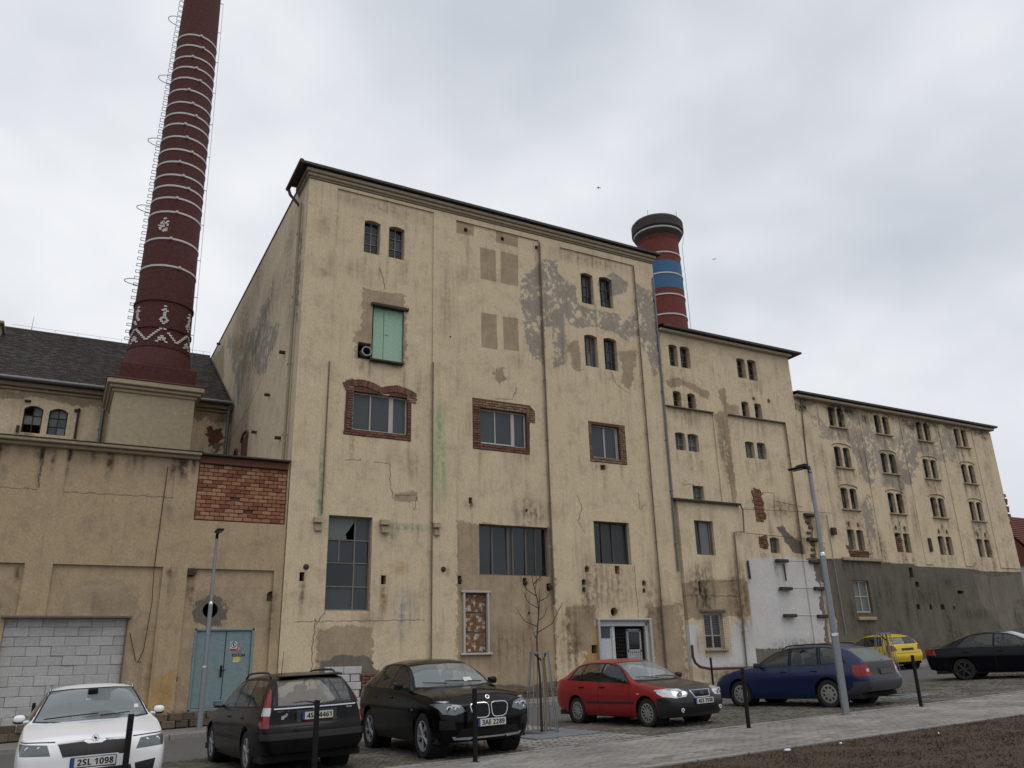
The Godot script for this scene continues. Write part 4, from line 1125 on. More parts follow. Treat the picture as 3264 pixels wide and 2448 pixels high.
func boiler_house():
	var o := thing("boiler_house", "low flat roofed cream annex with blocked garage opening and turquoise steel doors", "building")
	var X0 := -9.0
	var X1 := 6.28
	var patches := [
		[2, pv([0.17, 2.2, 0.42, 2.53, 1.26, 2.62, 1.98, 2.36, 2.2, 1.57, 1.93, 1.18, 1.9, 1.6, 0.1, 1.6])], [2, pv([-2.6, 2.3, -1.2, 2.4, -1.0, 1.9, -1.3, 1.6, -2.6, 1.6])],
		[2, pv([3.67, 2.3, 4.2, 2.45, 5.69, 2.43, 6.0, 1.86, 5.9, 1.3, 5.56, 1.22, 3.7, 1.22])],
		[4, pv([3.62, 1.74, 3.75, 2.1, 4.15, 2.25, 4.5, 2.1, 4.62, 1.74, 4.5, 1.35, 4.15, 1.25, 3.78, 1.36])],
		[2, pv([3.45, 1.2, 3.76, 1.2, 3.76, -1.2, 3.35, -1.2])], [2, pv([1.9, 1.0, 2.4, 1.4, 2.3, -1.2, 1.85, -1.2])],
		[7, pv([2.7, -0.2, 3.3, 0.0, 3.2, -1.5, 2.6, -1.5])], [4, pv([-9, -1.2, 3.7, -1.2, 3.7, -2.1, -9, -2.1])], [4, pv([3.7, -1.2, 6.3, -1.2, 6.3, -2.1, 3.7, -2.1])],
	]
	var dk := Color(0.13, 0.10, 0.08)
	var blobs := [[2.6, 4.75, 0.18, 0.3, Color(0.34, 0.31, 0.33, 0.7)], [-1.15, 2.7, 0.2, 0.35, Color(dk, 0.6)], [3.5, 2.4, 0.15, 0.6, Color(dk, 0.6)], [2.85, 2.8, 0.2, 0.2, Color(dk, 0.5)], [-2.0, 5.6, 0.3, 0.4, Color(0.35, 0.32, 0.3, 0.4)], [1.2, 1.9, 1.0, 0.6, Color(0.3, 0.26, 0.2, 0.3)], [5.95, 1.3, 0.4, 0.9, Color(0.36, 0.27, 0.17, 0.4)], [2.5, 0.2, 0.3, 1.4, Color(0.30, 0.21, 0.12, 0.4)], [1.0, -1.5, 6.0, 0.5, Color(dk, 0.6)]]
	for k in 22: blobs.append([rng.randf_range(-3.0, 3.4), 6.5 - rng.randf_range(0.0, 0.2), rng.randf_range(0.02, 0.08), rng.randf_range(0.3, 1.3), Color(dk, rng.randf_range(0.35, 0.85))])
	for q in [[-1.05, 1.4], [-0.3, 1.1], [2.95, 1.2], [2.75, 0.8]]: blobs.append([q[0], 6.4, 0.07, q[1], Color(dk, 0.9)])
	var cracks := [pv([-1.01, 6.4, -0.97, 5.14]), pv([-3, 5.1, -1.0, 5.12]), pv([-0.31, 5.09, 2.69, 5.13])]
	var holes := [[-1.25, -1.62, 1.85, 1.5, 0.0], [3.75, -1.16, 5.53, 1.2, 0.0], [3.40, 2.74, 3.58, 2.98, 0.0], [5.83, 2.02, 6.12, 2.34, 0.08], [2.8, 2.8, 2.92, 2.92, 0.0], [3.3, -0.3, 3.4, -0.18, 0.0]]
	var pm := plaster(X0, -2.1, X1 + 0.1, 6.7, 56.0, patches, blobs + runs(holes, 0.7), cracks, 191, 0.16, 0.8, [180, 158, 128])
	var uv := uv_of(X0, -2.1, X1 + 0.1, 6.7)
	var b := MB.new()
	b.uvm = uv
	# the round flue opening gets a square of wall of its own with a circle cut out
	var hs := holes.duplicate()
	hs.append([3.85, 1.44, 4.45, 2.04, 0.0])
	wall(b, X0, -2.1, X1, 6.5, -27.14, hs, 0.3)
	round_opening(b, Vector3(4.15, 1.74, -27.14), 0.3, 0.23, 0.3)
	obj("wall", b, pm, o)
	var r := MB.new()
	r.uvm = uv
	wall(r, X0, -2.1, X1, 6.5, -27.05, [[-8.0, -2.1, -0.99, 3.0, 0.0], [-1.25, -2.1, 1.85, 1.5, 0.0], [-0.29, -2.1, 2.65, 3.0, 0.0], [3.36, -2.1, 5.99, 2.98, 0.0], [-0.33, 5.1, 2.69, 6.44, 0.0], [-8.0, 5.12, -1.0, 6.44, 0.0], [3.38, 4.47, 6.22, 6.5, 0.0]], 0.09)
	obj("pilasters", r, pm, o)
	var u := MB.new()
	u.uvm = uv
	for q in [[-0.33, 5.1, 2.69, 6.44], [-8.0, 5.12, -1.0, 6.44]]: u.quad(Vector3(q[0], q[1], -27.075), Vector3(q[2], q[1], -27.075), Vector3(q[2], q[3], -27.075), Vector3(q[0], q[3], -27.075))
	obj("recessed_panel", u, pm, o)
	var cp := MB.new()
	cp.cbox(Vector3(-2.8, 6.54, -27.0), Vector3(12.4, 0.10, 0.5), 0.02)
	cp.cbox(Vector3(-2.8, 6.44, -27.02), Vector3(12.36, 0.1, 0.26), 0.02)
	obj("coping", cp, M.reveal, o)
	var ct := MB.new()
	ct.box(Vector3(-2.8, 6.605, -27.0), Vector3(12.44, 0.02, 0.54))
	ct.cbox(Vector3(4.82, 6.58, -27.05), Vector3(2.9, 0.06, 0.42), 0.01)
	obj("coping_tin", ct, M.rustiron, o)
	var rf := MB.new()
	rf.box(Vector3(-1.4, 6.3, -34.0), Vector3(15.3, 0.2, 13.2))
	obj("roof", rf, M.roof, o)
	shell(o, X0, X1, -2.1, 6.2, -27.45, -40.0, [-1.8, 2.2], M.trim)
	var lw := MB.new()
	lw.box(Vector3(X0 + 0.2, 2.2, -33.6), Vector3(0.4, 8.6, 12.9))
	obj("outer_wall", lw, M.trim, o)
	# brick infill under the roof edge, every brick laid
	var mb := MB.new()
	mb.box(Vector3(4.8, 5.5, -27.16), Vector3(2.83, 2.06, 0.06))
	obj("mortar_bed", mb, M.mortar, o)
	brick_field(o, 3.40, 4.50, 6.2, 6.28, -27.12, 0.295, 0.128, [M.bricks[0], M.bricks[0], M.bricks[2], M.bricks[2], M.bricks[1], M.bricks[4]], "brick", 0.01)
	var tb := MB.new()
	tb.cbox(Vector3(4.8, 6.42, -27.06), Vector3(2.84, 0.24, 0.16), 0.02)
	obj("brick_course", tb, M.bricks[3], o)
	# white block infill of the garage opening, with a lintel
	var gm := MB.new()
	gm.box(Vector3(0.3, -0.1, -27.36), Vector3(3.1, 3.2, 0.05))
	obj("mortar_bed", gm, M.block[1], o)
	brick_field(o, -1.25, -1.62, 1.85, 1.48, -27.29, 0.62, 0.262, M.block, "block")
	var gl := MB.new()
	gl.cbox(Vector3(0.3, 1.53, -27.06), Vector3(3.3, 0.07, 0.2), 0.01)
	gl.box(Vector3(1.86, 0.0, -27.12), Vector3(0.03, 3.0, 0.06))
	obj("lintel", gl, M.oldwood, o)
	# turquoise double door
	var df := MB.new()
	for q in [[3.79, 0.02, 0.07, 2.36], [5.49, 0.02, 0.07, 2.36], [4.64, 1.165, 1.78, 0.07], [4.64, -1.13, 1.78, 0.08]]: df.cbox(Vector3(q[0], q[1], -27.17), Vector3(q[2], q[3], 0.1), 0.01)
	var d := obj("steel_door", df, M.steeldoor, o)
	for q in [[3.83, 4.68], [4.70, 5.45]]:
		var lf := MB.new()
		lf.cbox(Vector3((q[0] + q[1]) / 2, 0.02, -27.2), Vector3(q[1] - q[0], 2.2, 0.05), 0.008)
		obj("door_leaf", lf, M.steeldoor, d)
	var kn := MB.new()
	kn.cbox(Vector3(4.62, -0.05, -27.155), Vector3(0.06, 0.34, 0.05), 0.012)
	kn.cbox(Vector3(4.66, -0.02, -27.12), Vector3(0.16, 0.03, 0.03), 0.008)
	obj("handle", kn, M.black, d)
	var sg := MB.new()
	for k in 3: sg.box(Vector3(0, [0.02, -0.11, -0.14][k], 0.002 * k), Vector3(0.2, [0.2, 0.05, 0.0][k], 0.004))
	var s1 := sign_plate("warning_sign", Vector3(4.93, 0.70, -27.172), 0.20, 0.20, mat(lin(0.6, 0.58, 0.6), 0.5), d)
	var ring := MB.new()
	ring.lathe(pv([0.066, 0.0, 0.085, 0.0, 0.085, 0.004, 0.066, 0.004, 0.066, 0.0]), Vector3(4.93, 0.71, -27.169), 24, Basis(Vector3.RIGHT, PI / 2))
	ring.box(Vector3(4.93, 0.71, -27.167), Vector3(0.13, 0.014, 0.003), Basis(Vector3.BACK, -0.8))
	ring.box(Vector3(4.93, 0.715, -27.1665), Vector3(0.03, 0.08, 0.003))
	obj("sign_symbol", ring, M.black, s1)
	sign_plate("warning_sign", Vector3(4.93, 0.57, -27.171), 0.19, 0.045, mat(lin(0.25, 0.03, 0.04), 0.5), d)
	var s2 := sign_plate("notice", Vector3(5.11, 0.56, -27.172), 0.13, 0.16, mat(lin(0.28, 0.10, 0.12), 0.5), d)
	var st := MB.new()
	st.box(Vector3(5.09, 0.59, -27.168), Vector3(0.022, 0.09, 0.003))
	st.box(Vector3(5.13, 0.6, -27.168), Vector3(0.018, 0.06, 0.003))
	obj("sign_symbol", st, M.whitewood, s2)
	lettering("KOTELNA", Vector3(5.11, 0.405, -27.172), 0.085, 0.40, M.black, d)
	var s3 := sign_plate("notice", Vector3(5.06, 0.29, -27.172), 0.22, 0.13, mat(lin(0.50, 0.42, 0.05), 0.5), d)
	sign_plate("notice_tear", Vector3(5.03, 0.225, -27.169), 0.16, 0.05, mat(lin(0.5, 0.5, 0.46), 0.6), s3)
	# loose cable and its spur down to a rusted bracket
	downpipe(o, [Vector3(2.46, 6.1, -27.03), Vector3(2.43, 4.67, -27.03), Vector3(2.40, 2.92, -27.03), Vector3(2.45, 1.95, -27.03), Vector3(2.37, 0.6, -27.03), Vector3(2.26, 0.25, -27.08)], 0.012, M.rustiron, "cable")
	downpipe(o, [Vector3(1.95, 1.1, -27.1), Vector3(2.2, 0.3, -27.1), Vector3(2.35, 0.27, -27.1)], 0.01, M.rustiron, "cable")
	var hb := MB.new()
	hb.cbox(Vector3(3.49, 2.86, -27.04), Vector3(0.26, 0.2, 0.06), 0.02)
	obj("junction_box", hb, M.rustiron, o)
	# rough stone footing
	for k in 26:
		var x := -2.6 + k * 0.345
		var y := ground(x, -27.0) + 0.12
		for j in 2:
			if x < 5.9: brick_piece(o, "footing_stone", Vector3(x + (j % 2) * 0.15 + rng.randf_range(-0.03, 0.03), y + 0.12 + j * 0.2, -26.99 + rng.randf_range(-0.03, 0.03)), Vector3([0.34, 0.3, 0.36][k % 3], 0.2, 0.18), M.stone[rng.randi() % 3])
	settle(o, Vector3(-1.4, -1.7, -27.05))

func sign_plate(called: String, c: Vector3, w: float, h: float, m: Material, parent: Node) -> MeshInstance3D:
	var b := MB.new()
	b.box(c, Vector3(w, h, 0.004))
	return obj(called, b, m, parent)

func lettering(s: String, c: Vector3, h: float, w: float, m: Material, parent: Node, bs := Basis.IDENTITY, bold := true, called := "lettering") -> MeshInstance3D:
	var t := TextMesh.new()
	var f := SystemFont.new()
	f.font_names = PackedStringArray(["Droid Sans"])
	f.font_weight = 700 if bold else 400
	t.font = f
	t.text = s
	t.font_size = 32
	t.pixel_size = 0.01
	t.depth = 0.02
	t.curve_step = 3.0
	var bb := t.get_aabb()
	var o := obj(called, t, m, parent)
	var sy := h / maxf(bb.size.y, 0.01)
	var sx := w / maxf(bb.size.x, 0.01)
	var mid := bb.get_center()
	o.transform = Transform3D(bs * Basis.from_scale(Vector3(sx, sy, 0.2)), c - bs * (Vector3(sx, sy, 0.2) * mid))
	return o

func rear_hall():
	var o := thing("rear_hall", "set back hall with dark tiled roof and two small arched windows behind the low annex", "building")
	var Z := -40.2
	var blobs := []
	for k in 20: blobs.append([rng.randf_range(-7.0, 6.0), rng.randf_range(8.0, 12.2), rng.randf_range(0.1, 0.6), rng.randf_range(0.3, 1.2), Color(0.3, 0.25, 0.2, rng.randf_range(0.2, 0.5))])
	var pm := plaster(-9.0, 5.0, 6.4, 12.7, 36.0, [[2, pv([-9, 12.0, 6.4, 12.0, 6.4, 11.6, -9, 11.7])], [5, pv([5.2, 11.3, 5.9, 11.2, 6.0, 10.6, 5.5, 10.3, 5.3, 10.7])], [4, pv([5.5, 10.5, 6.0, 10.3, 5.7, 9.9])]], blobs, [], 211, 0.25)
	var holes := [[-2.48, 10.08, -1.74, 11.33, 0.15], [-1.50, 10.08, -0.76, 11.31, 0.15]]
	var b := MB.new()
	b.uvm = uv_of(-9.0, 5.0, 6.4, 12.7)
	wall(b, -9.0, 5.0, 6.28, 12.45, Z, holes, 0.3)
	obj("wall", b, pm, o)
	var c := MB.new()
	c.cbox(Vector3(-1.36, 12.22, Z + 0.1), Vector3(15.28, 0.22, 0.3), 0.03)
	c.cbox(Vector3(-1.36, 12.0, Z + 0.05), Vector3(15.28, 0.08, 0.16), 0.02)
	obj("cornice", c, M.reveal, o)
	for i in 2:
		var q = holes[i]
		window(o, q[0], q[1], q[2], q[3], Z - 0.2, [0.5], [0.33, 0.66], 0.05, M.rustiron, M.dusty, "window", [[0, 0], [1, 0], [0, 2]] if i == 0 else [])
	shell(o, -9.0, 6.27, 5.0, 12.3, Z - 0.4, -60.0, [7.0, 12.0], M.trim)
	# tiled roof: battens of tiles on a sloping deck
	var run := Vector3(0, 18.35 - 12.42, -49.9 - (Z + 0.35))
	var L := run.length()
	var d := run / L
	var nrm := Vector3(0, -d.z, d.y).normalized()
	var deck := MB.new()
	var e0 := Vector3(0, 12.38, Z + 0.35)
	deck.quad(Vector3(-9, 0, 0) + e0, Vector3(6.27, 0, 0) + e0, Vector3(6.27, 0, 0) + e0 + run, Vector3(-9, 0, 0) + e0 + run)
	deck.quad(Vector3(-9, 0, 0) + e0 + run, Vector3(6.27, 0, 0) + e0 + run, Vector3(6.27, 12.38, -60), Vector3(-9, 12.38, -60))
	var ro := obj("roof", deck, M.roof, o)
	var tm := MB.new()
	tm.cbox(Vector3.ZERO, Vector3(0.232, 0.045, 0.31), 0.012)
	var tmesh := tm.mesh()
	var tb := Basis(Vector3.RIGHT, nrm, Vector3.RIGHT.cross(nrm)) * Basis(Vector3.RIGHT, -0.16)
	var rest := []
	var nrow := int(L / 0.2)
	var made := 0
	for i in nrow:
		var x := -8.8 + (0.12 if i % 2 else 0.0)
		while x < 6.2:
			var p := Vector3(x + rng.randf_range(-0.006, 0.006), 0, 0) + e0 + d * (0.12 + i * 0.2) + nrm * (0.045 + rng.randf_range(0.0, 0.012))
			if i < 14 and made < 300 and (x > -3.9 and x < 0.6 or x > 4.4):
				var t := obj("roof_tile", tmesh, M.tiles[rng.randi() % 4], ro)
				t.transform = Transform3D(tb, p)
				made += 1
			else:
				rest.append(Transform3D(tb, p))
			x += 0.24
	var mm := MultiMesh.new()
	mm.transform_format = MultiMesh.TRANSFORM_3D
	mm.use_colors = true
	mm.mesh = tmesh
	mm.instance_count = rest.size()
	for i in rest.size():
		mm.set_instance_transform(i, rest[i])
		var q: float = [0.028, 0.040, 0.052, 0.075, 0.024][rng.randi() % 5]
		mm.set_instance_color(i, Color(q * 1.15, q * 0.92, q * 0.82))
	var mi := MultiMeshInstance3D.new()
	mi.multimesh = mm
	var vm := mat(Color.WHITE, 0.75)
	vm.vertex_color_use_as_albedo = true
	mi.material_override = vm
	mi.name = "roof_tiles"
	ro.add_child(mi, true)
	mi.set_meta("kind", "stuff")
	var rg := MB.new()
	for k in 46: rg.lathe(pv([0.11, -0.17, 0.12, 0.17]), Vector3(-8.8 + k * 0.33, 18.36, -49.9), 8, Basis(Vector3.BACK, PI / 2 + 0.03))
	obj("ridge_tiles", rg, M.tiles[1], o)
	var gu := MB.new()
	for q in [[-9.0, 0.72], [4.0, 6.2]]: gu.tube(PackedVector3Array([Vector3(q[0], 12.36, Z + 0.5), Vector3(q[1], 12.38, Z + 0.5)]), 0.10, 0.10, 12)
	obj("gutter", gu, M.zinc, o)
	downpipe(o, [Vector3(0.6, 12.3, Z + 0.45), Vector3(0.62, 11.8, Z + 0.2), Vector3(0.64, 6.5, Z + 0.2)], 0.08, M.zinc)
	downpipe(o, [Vector3(6.1, 12.3, Z + 0.45), Vector3(6.12, 11.8, Z + 0.2), Vector3(6.12, 6.5, Z + 0.2)], 0.08, M.zinc)
	for q in [[-0.36, 10.7, 0.1, 1.4], [-0.42, 11.3, 0.25, 0.12], [-2.6, 10.2, 0.12, 0.3], [-2.4, 11.5, 0.25, 0.09]]:
		var a := MB.new()
		a.cbox(Vector3(q[0], q[1], Z + 0.06), Vector3(q[2], q[3], 0.12), 0.015)
		obj("iron_bracket", a, M.rustiron, o)
	var fw := MB.new()   # the fire wall that rises above the ridge at the left
	fw.box(Vector3(-4.95, 15.2, -47.6), Vector3(0.7, 4.6, 1.2))
	fw.cbox(Vector3(-4.95, 17.5, -47.5), Vector3(0.95, 0.16, 1.6), 0.03)
	obj("fire_wall", fw, M.reveal, o)
	var rod := MB.new()
	rod.tube(PackedVector3Array([Vector3(-3.42, 18.4, -49.8), Vector3(-3.40, 19.25, -49.8)]), 0.018, 0.01, 6)
	for k in 9: rod.box(Vector3(-3.4 + k * 1.15, 18.54, -49.8), Vector3(0.02, 0.14, 0.02))
	rod.tube(PackedVector3Array([Vector3(-4.4, 18.6, -49.8), Vector3(6.2, 18.62, -49.8)]), 0.008, 0.008, 5)
	obj("lightning_rod", rod, M.galv, o)
	settle(o, Vector3(-1.4, -1.7, -40.2))

func tall_chimney():
	var o := thing("brick_chimney", "very tall dark red brick chimney with white hoops and ladder irons", "chimney")
	var C := Vector3(2.44, 0, -37.0)
	var R := func(y): return 1.27 - (y - 13.2) * 0.0190
	var p := MB.new()
	p.box(Vector3(2.42, 8.0, -37.1), Vector3(3.14, 6.0, 3.4))
	var pl := obj("plinth", p, M.trim, o)
	var cn := MB.new()
	for q in [[11.02, 0.14, 0.08], [11.16, 0.14, 0.2], [11.34, 0.22, 0.32]]: cn.cbox(Vector3(2.42, q[0], -37.1), Vector3(3.14 + q[2] * 2, q[1], 3.4 + q[2] * 2), 0.03)
	obj("plinth_cornice", cn, M.trim, pl)
	var ti := MB.new()
	ti.cbox(Vector3(2.42, 11.48, -37.1), Vector3(3.86, 0.05, 4.1), 0.01)
	obj("plinth_cap", ti, mottled(Color(0.16, 0.05, 0.045), Color(0.09, 0.03, 0.03), 1.0, 0.6, 61, 0.3), pl)
	var bs := MB.new()
	bs.cbox(Vector3(2.44, 11.92, -37.0), Vector3(3.02, 0.84, 3.02), 0.04)
	# square base turning into the round shaft
	bs.lathe(pv([1.49, 12.3, 1.49, 12.42, 1.45, 12.6, 1.36, 13.0, 1.29, 13.3, 1.2, 13.32]), C, 40)
	var b := obj("base", bs, M.chimney, o)
	var sh := MB.new()
	var prof := PackedVector2Array()
	for k in 25:
		var y := 13.15 + k * 0.9
		prof.append(Vector2(R.call(y), y))
	prof.append(Vector2(1.12, 35.0))
	prof.append(Vector2(1.15, 36.2))
	prof.append(Vector2(0.7, 36.2))
	prof.append(Vector2(0.65, 30.0))
	sh.lathe(prof, C, 48)
	obj("shaft", sh, M.chimney, o)
	var cb := MB.new()   # brick string courses low on the shaft
	for y in [15.55, 14.25, 13.35]: cb.lathe(pv([R.call(y) + 0.0, y - 0.07, R.call(y) + 0.05, y - 0.05, R.call(y) + 0.05, y + 0.05, R.call(y), y + 0.07]), C, 48)
	obj("string_course", cb, M.chimney, o)
	for y in [17.22, 18.6, 20.0, 20.75, 21.4, 22.0, 22.72, 23.42, 24.15, 24.88, 25.5, 26.15, 26.9, 27.62, 28.28, 28.92, 29.63, 30.3]:
		var h := MB.new()
		var r: float = R.call(y)
		h.lathe(pv([r, y - 0.05, r + 0.025, y - 0.045, r + 0.025, y + 0.045, r, y + 0.05]), C, 48)
		var a := 4.75 + sin(y * 3.0) * 0.25
		h.cbox(C + Vector3(cos(a) * (r + 0.04), y, -sin(a) * (r + 0.04)), Vector3(0.12, 0.13, 0.12), 0.02, Basis(Vector3.UP, a))
		obj("hoop", h, M.hoop, o)
	# step irons up the left flank, with four safety hoops
	var si := MB.new()
	si.tube(PackedVector3Array([Vector3(0, 0.0, 0.14), Vector3(-0.19, 0.0, 0.14), Vector3(-0.19, 0.0, -0.14), Vector3(0, 0.0, -0.14)]), 0.016, 0.016, 5)
	var sim := si.mesh()
	var y0 := 12.95
	while y0 < 33.5:
		var t := obj("step_iron", sim, M.galv, o)
		t.position = C + Vector3(-R.call(y0), y0, 0.0)
		y0 += 0.33
	for y in [16.7, 20.5, 24.2, 27.9, 31.6]:
		var h := MB.new()
		var pts := PackedVector3Array()
		for k in 13: pts.append(C + Vector3(-R.call(y) - 0.58 * sin(PI * k / 12.0), y, 0.34 * cos(PI * k / 12.0)))
		h.tube(pts, 0.018, 0.018, 5)
		obj("safety_hoop", h, M.galv, o)
	var lw := MB.new()
	var wp := PackedVector3Array()
	for k in 12:
		var y := 12.6 + k * 1.9
		var r: float = R.call(y) + 0.13
		wp.append(C + Vector3(r, y, 0.1))
		lw.box(C + Vector3(r - 0.07, y, 0.1), Vector3(0.16, 0.025, 0.025))
	lw.tube(wp, 0.010, 0.010, 5)
	obj("lightning_conductor", lw, M.galv, o)
	# pale glazed bricks set in a zigzag with a pendant over each peak
	var wb := MB.new()
	wb.cbox(Vector3.ZERO, Vector3(0.13, 0.068, 0.05), 0.008)
	var wbm := wb.mesh()
	var pat := []
	for k in 8:
		pat.append([k * 0.5 - 0.0, 7 - k])
		if k > 0: pat.append([-k * 0.5, 7 - k])
	for q in [[0.0, 1], [-0.5, 0], [0.5, 0], [-1.1, -1], [1.1, -1], [0, 2], [0.6, 1.0], [-0.6, 1.0], [0, 9], [-0.5, 10], [0.5, 10], [-0.8, 11], [0.8, 11], [-0.5, 12], [0.4, 12], [0, 13], [0, 14], [0, 15], [-0.5, 16.3], [0.5, 16], [0, 17], [0, 18.6]]: pat.append(q)
	for mo in 4:
		var ac := -PI / 2 - 0.92 + mo * 1.01 - 0.12
		for q in pat:
			var y: float = 13.62 + q[1] * 0.086
			var r: float = R.call(y)
			var a: float = ac + q[0] * 0.135
			if rng.randf() > 0.06:
				var w := obj("glazed_brick", wbm, M.whitebrick, o)
				w.transform = Transform3D(Basis(Vector3.UP, -a + PI / 2), C + Vector3(cos(a) * (r + 0.012), y, -sin(a) * (r + 0.012)))
				w.transform.basis = Basis(Vector3.UP, a + PI / 2)
	var pt := MB.new()   # a patch of flaking whitewash
	for k in 34:
		var y := rng.randf_range(18.95, 19.65)
		var a := -PI / 2 - 0.50 + rng.randf_range(-0.2, 0.2)
		var r: float = R.call(y) + 0.004
		pt.box(C + Vector3(cos(a) * r, y, -sin(a) * r), Vector3(rng.randf_range(0.04, 0.13), rng.randf_range(0.03, 0.07), 0.012), Basis(Vector3.UP, a + PI / 2))
	obj("whitewash_patch", pt, M.whitebrick, o)
	settle(o, Vector3(2.44, 6.4, -37.0))

func banded_chimney():
	var o := thing("banded_chimney", "short thick chimney with sooty flared crown and bright blue band behind the roofs", "chimney")
	var rb := mottled(Color(0.20, 0.040, 0.028), Color(0.11, 0.025, 0.02), 2.0, 0.88, 63, 1.0)
	var C := Vector3(31.0, 0, -36.0)
	var R := func(y): return 1.33 - (y - 19.0) * 0.012
	var sh := MB.new()
	sh.lathe(pv([R.call(12.0), 12.0, R.call(21.6), 21.6]), C, 40)
	sh.lathe(pv([R.call(23.5), 23.5, R.call(25.1), 25.1, 1.34, 25.35]), C, 40)
	obj("shaft", sh, rb, o)
	var bb := MB.new()
	bb.lathe(pv([R.call(21.6), 21.6, R.call(21.6) + 0.012, 21.6, R.call(23.5) + 0.012, 23.5, R.call(23.5), 23.5]), C, 40)
	obj("blue_band", bb, M.blueband, o)
	var cr := MB.new()
	cr.lathe(pv([1.33, 25.33, 1.5, 25.6, 1.5, 25.75, 1.66, 25.9, 1.66, 26.5, 1.55, 26.65, 1.1, 26.65, 1.0, 24.0]), C, 40)
	obj("crown", cr, M.soot, o)
	for y in [24.05, 22.6, 21.15, 19.8]:
		var h := MB.new()
		var r: float = R.call(y) + 0.012
		h.lathe(pv([r, y - 0.05, r + 0.03, y - 0.045, r + 0.03, y + 0.045, r, y + 0.05]), C, 40)
		obj("hoop", h, M.hoop, o)
	var ch := MB.new()
	ch.lathe(pv([1.52, 25.68, 1.56, 25.7, 1.56, 25.8, 1.52, 25.82]), C, 40)
	obj("crown_hoop", ch, M.hoop, o)
	var rd := MB.new()
	for k in 5:
		var a := k * 1.3
		rd.tube(PackedVector3Array([C + Vector3(cos(a) * 1.55, 26.6, sin(a) * 1.55), C + Vector3(cos(a) * 1.55, 27.0, sin(a) * 1.55)]), 0.02, 0.012, 5)
	rd.tube(PackedVector3Array([C + Vector3(1.6, 25.9, 0.7), C + Vector3(1.3, 25.0, 0.75), C + Vector3(1.32, 15.5, 0.75)]), 0.015, 0.015, 5)
	obj("lightning_rod", rd, M.galv, o)
	settle(o, Vector3(31.0, 12.0, -36.0))

func far_house():
	var o := thing("far_house", "red roofed house peeping out beyond the far storehouse", "house")
	var b := MB.new()
	b.box(Vector3(86.0, 3.0, -47.0), Vector3(14.0, 9.0, 8.0))
	obj("wall", b, M.block[1], o)
	var r := MB.new()
	r.quad(Vector3(78.6, 7.3, -42.6), Vector3(93.4, 7.3, -42.6), Vector3(93.4, 12.4, -47.0), Vector3(78.6, 12.4, -47.0))
	r.quad(Vector3(78.6, 12.4, -47.0), Vector3(93.4, 12.4, -47.0), Vector3(93.4, 7.3, -51.4), Vector3(78.6, 7.3, -51.4))
	r.tri(Vector3(78.8, 7.3, -51.0), Vector3(78.8, 7.3, -43.0), Vector3(78.8, 12.2, -47.0))
	var ro := obj("roof", r, mottled(Color(0.17, 0.045, 0.030), Color(0.11, 0.03, 0.022), 2.0, 0.85, 62, 1.0), o)
	var tl := MB.new()   # courses of tiles
	for k in 22: tl.box(Vector3(86.0, 7.4 + k * 0.232, -42.6 - k * 0.2), Vector3(14.8, 0.05, 0.22), Basis(Vector3.RIGHT, 0.75))
	obj("tile_courses", tl, ro.material_override, ro)
	var c := MB.new()
	c.cbox(Vector3(79.6, 12.6, -46.6), Vector3(0.7, 2.4, 0.7), 0.04)
	c.cbox(Vector3(79.6, 13.9, -46.6), Vector3(0.85, 0.2, 0.85), 0.04)
	obj("chimney", c, M.bricks[3], ro)
	var sk := window(ro, 81.3, 8.9, 82.1, 9.8, -43.7, [], [], 0.08, M.whitewood, [M.dusty[2]], "skylight")
	settle(o, Vector3(86.0, -0.5, -47.0))

# ---------- the ground
func sheet(x0: float, x1: float, z0: float, z1: float, lift: float, step := 2.0) -> MB:
	var b := MB.new()
	var nx := maxi(int((x1 - x0) / step), 1)
	var nz := maxi(int((z1 - z0) / 4.0), 1)
	for i in nx:
		for j in nz:
			var xa := lerpf(x0, x1, float(i) / nx)
			var xb := lerpf(x0, x1, float(i + 1) / nx)
			var za := lerpf(z0, z1, float(j) / nz)
			var zb := lerpf(z0, z1, float(j + 1) / nz)
			b.quad(Vector3(xa, ground(xa, zb) + lift, zb), Vector3(xb, ground(xb, zb) + lift, zb), Vector3(xb, ground(xb, za) + lift, za), Vector3(xa, ground(xa, za) + lift, za))
	return b

func multi(called: String, mesh: Mesh, xf: Array, cols: Array, m: Material, parent: Node) -> MultiMeshInstance3D:
	var mm := MultiMesh.new()
	mm.transform_format = MultiMesh.TRANSFORM_3D
	mm.use_colors = true
	mm.mesh = mesh
	mm.instance_count = xf.size()
	for i in xf.size():
		mm.set_instance_transform(i, xf[i])
		mm.set_instance_color(i, cols[i])
	var o := MultiMeshInstance3D.new()
	o.multimesh = mm
	m.vertex_color_use_as_albedo = true
	o.material_override = m
	o.name = called
	parent.add_child(o, true)
	o.set_meta("kind", "stuff")
	return o

func slope_basis() -> Basis:
	return Basis(Vector3(1, 0.027, 0).normalized(), Vector3(-0.027, 1, -0.008).normalized(), Vector3(0, 0.008, 1).normalized()).orthonormalized()

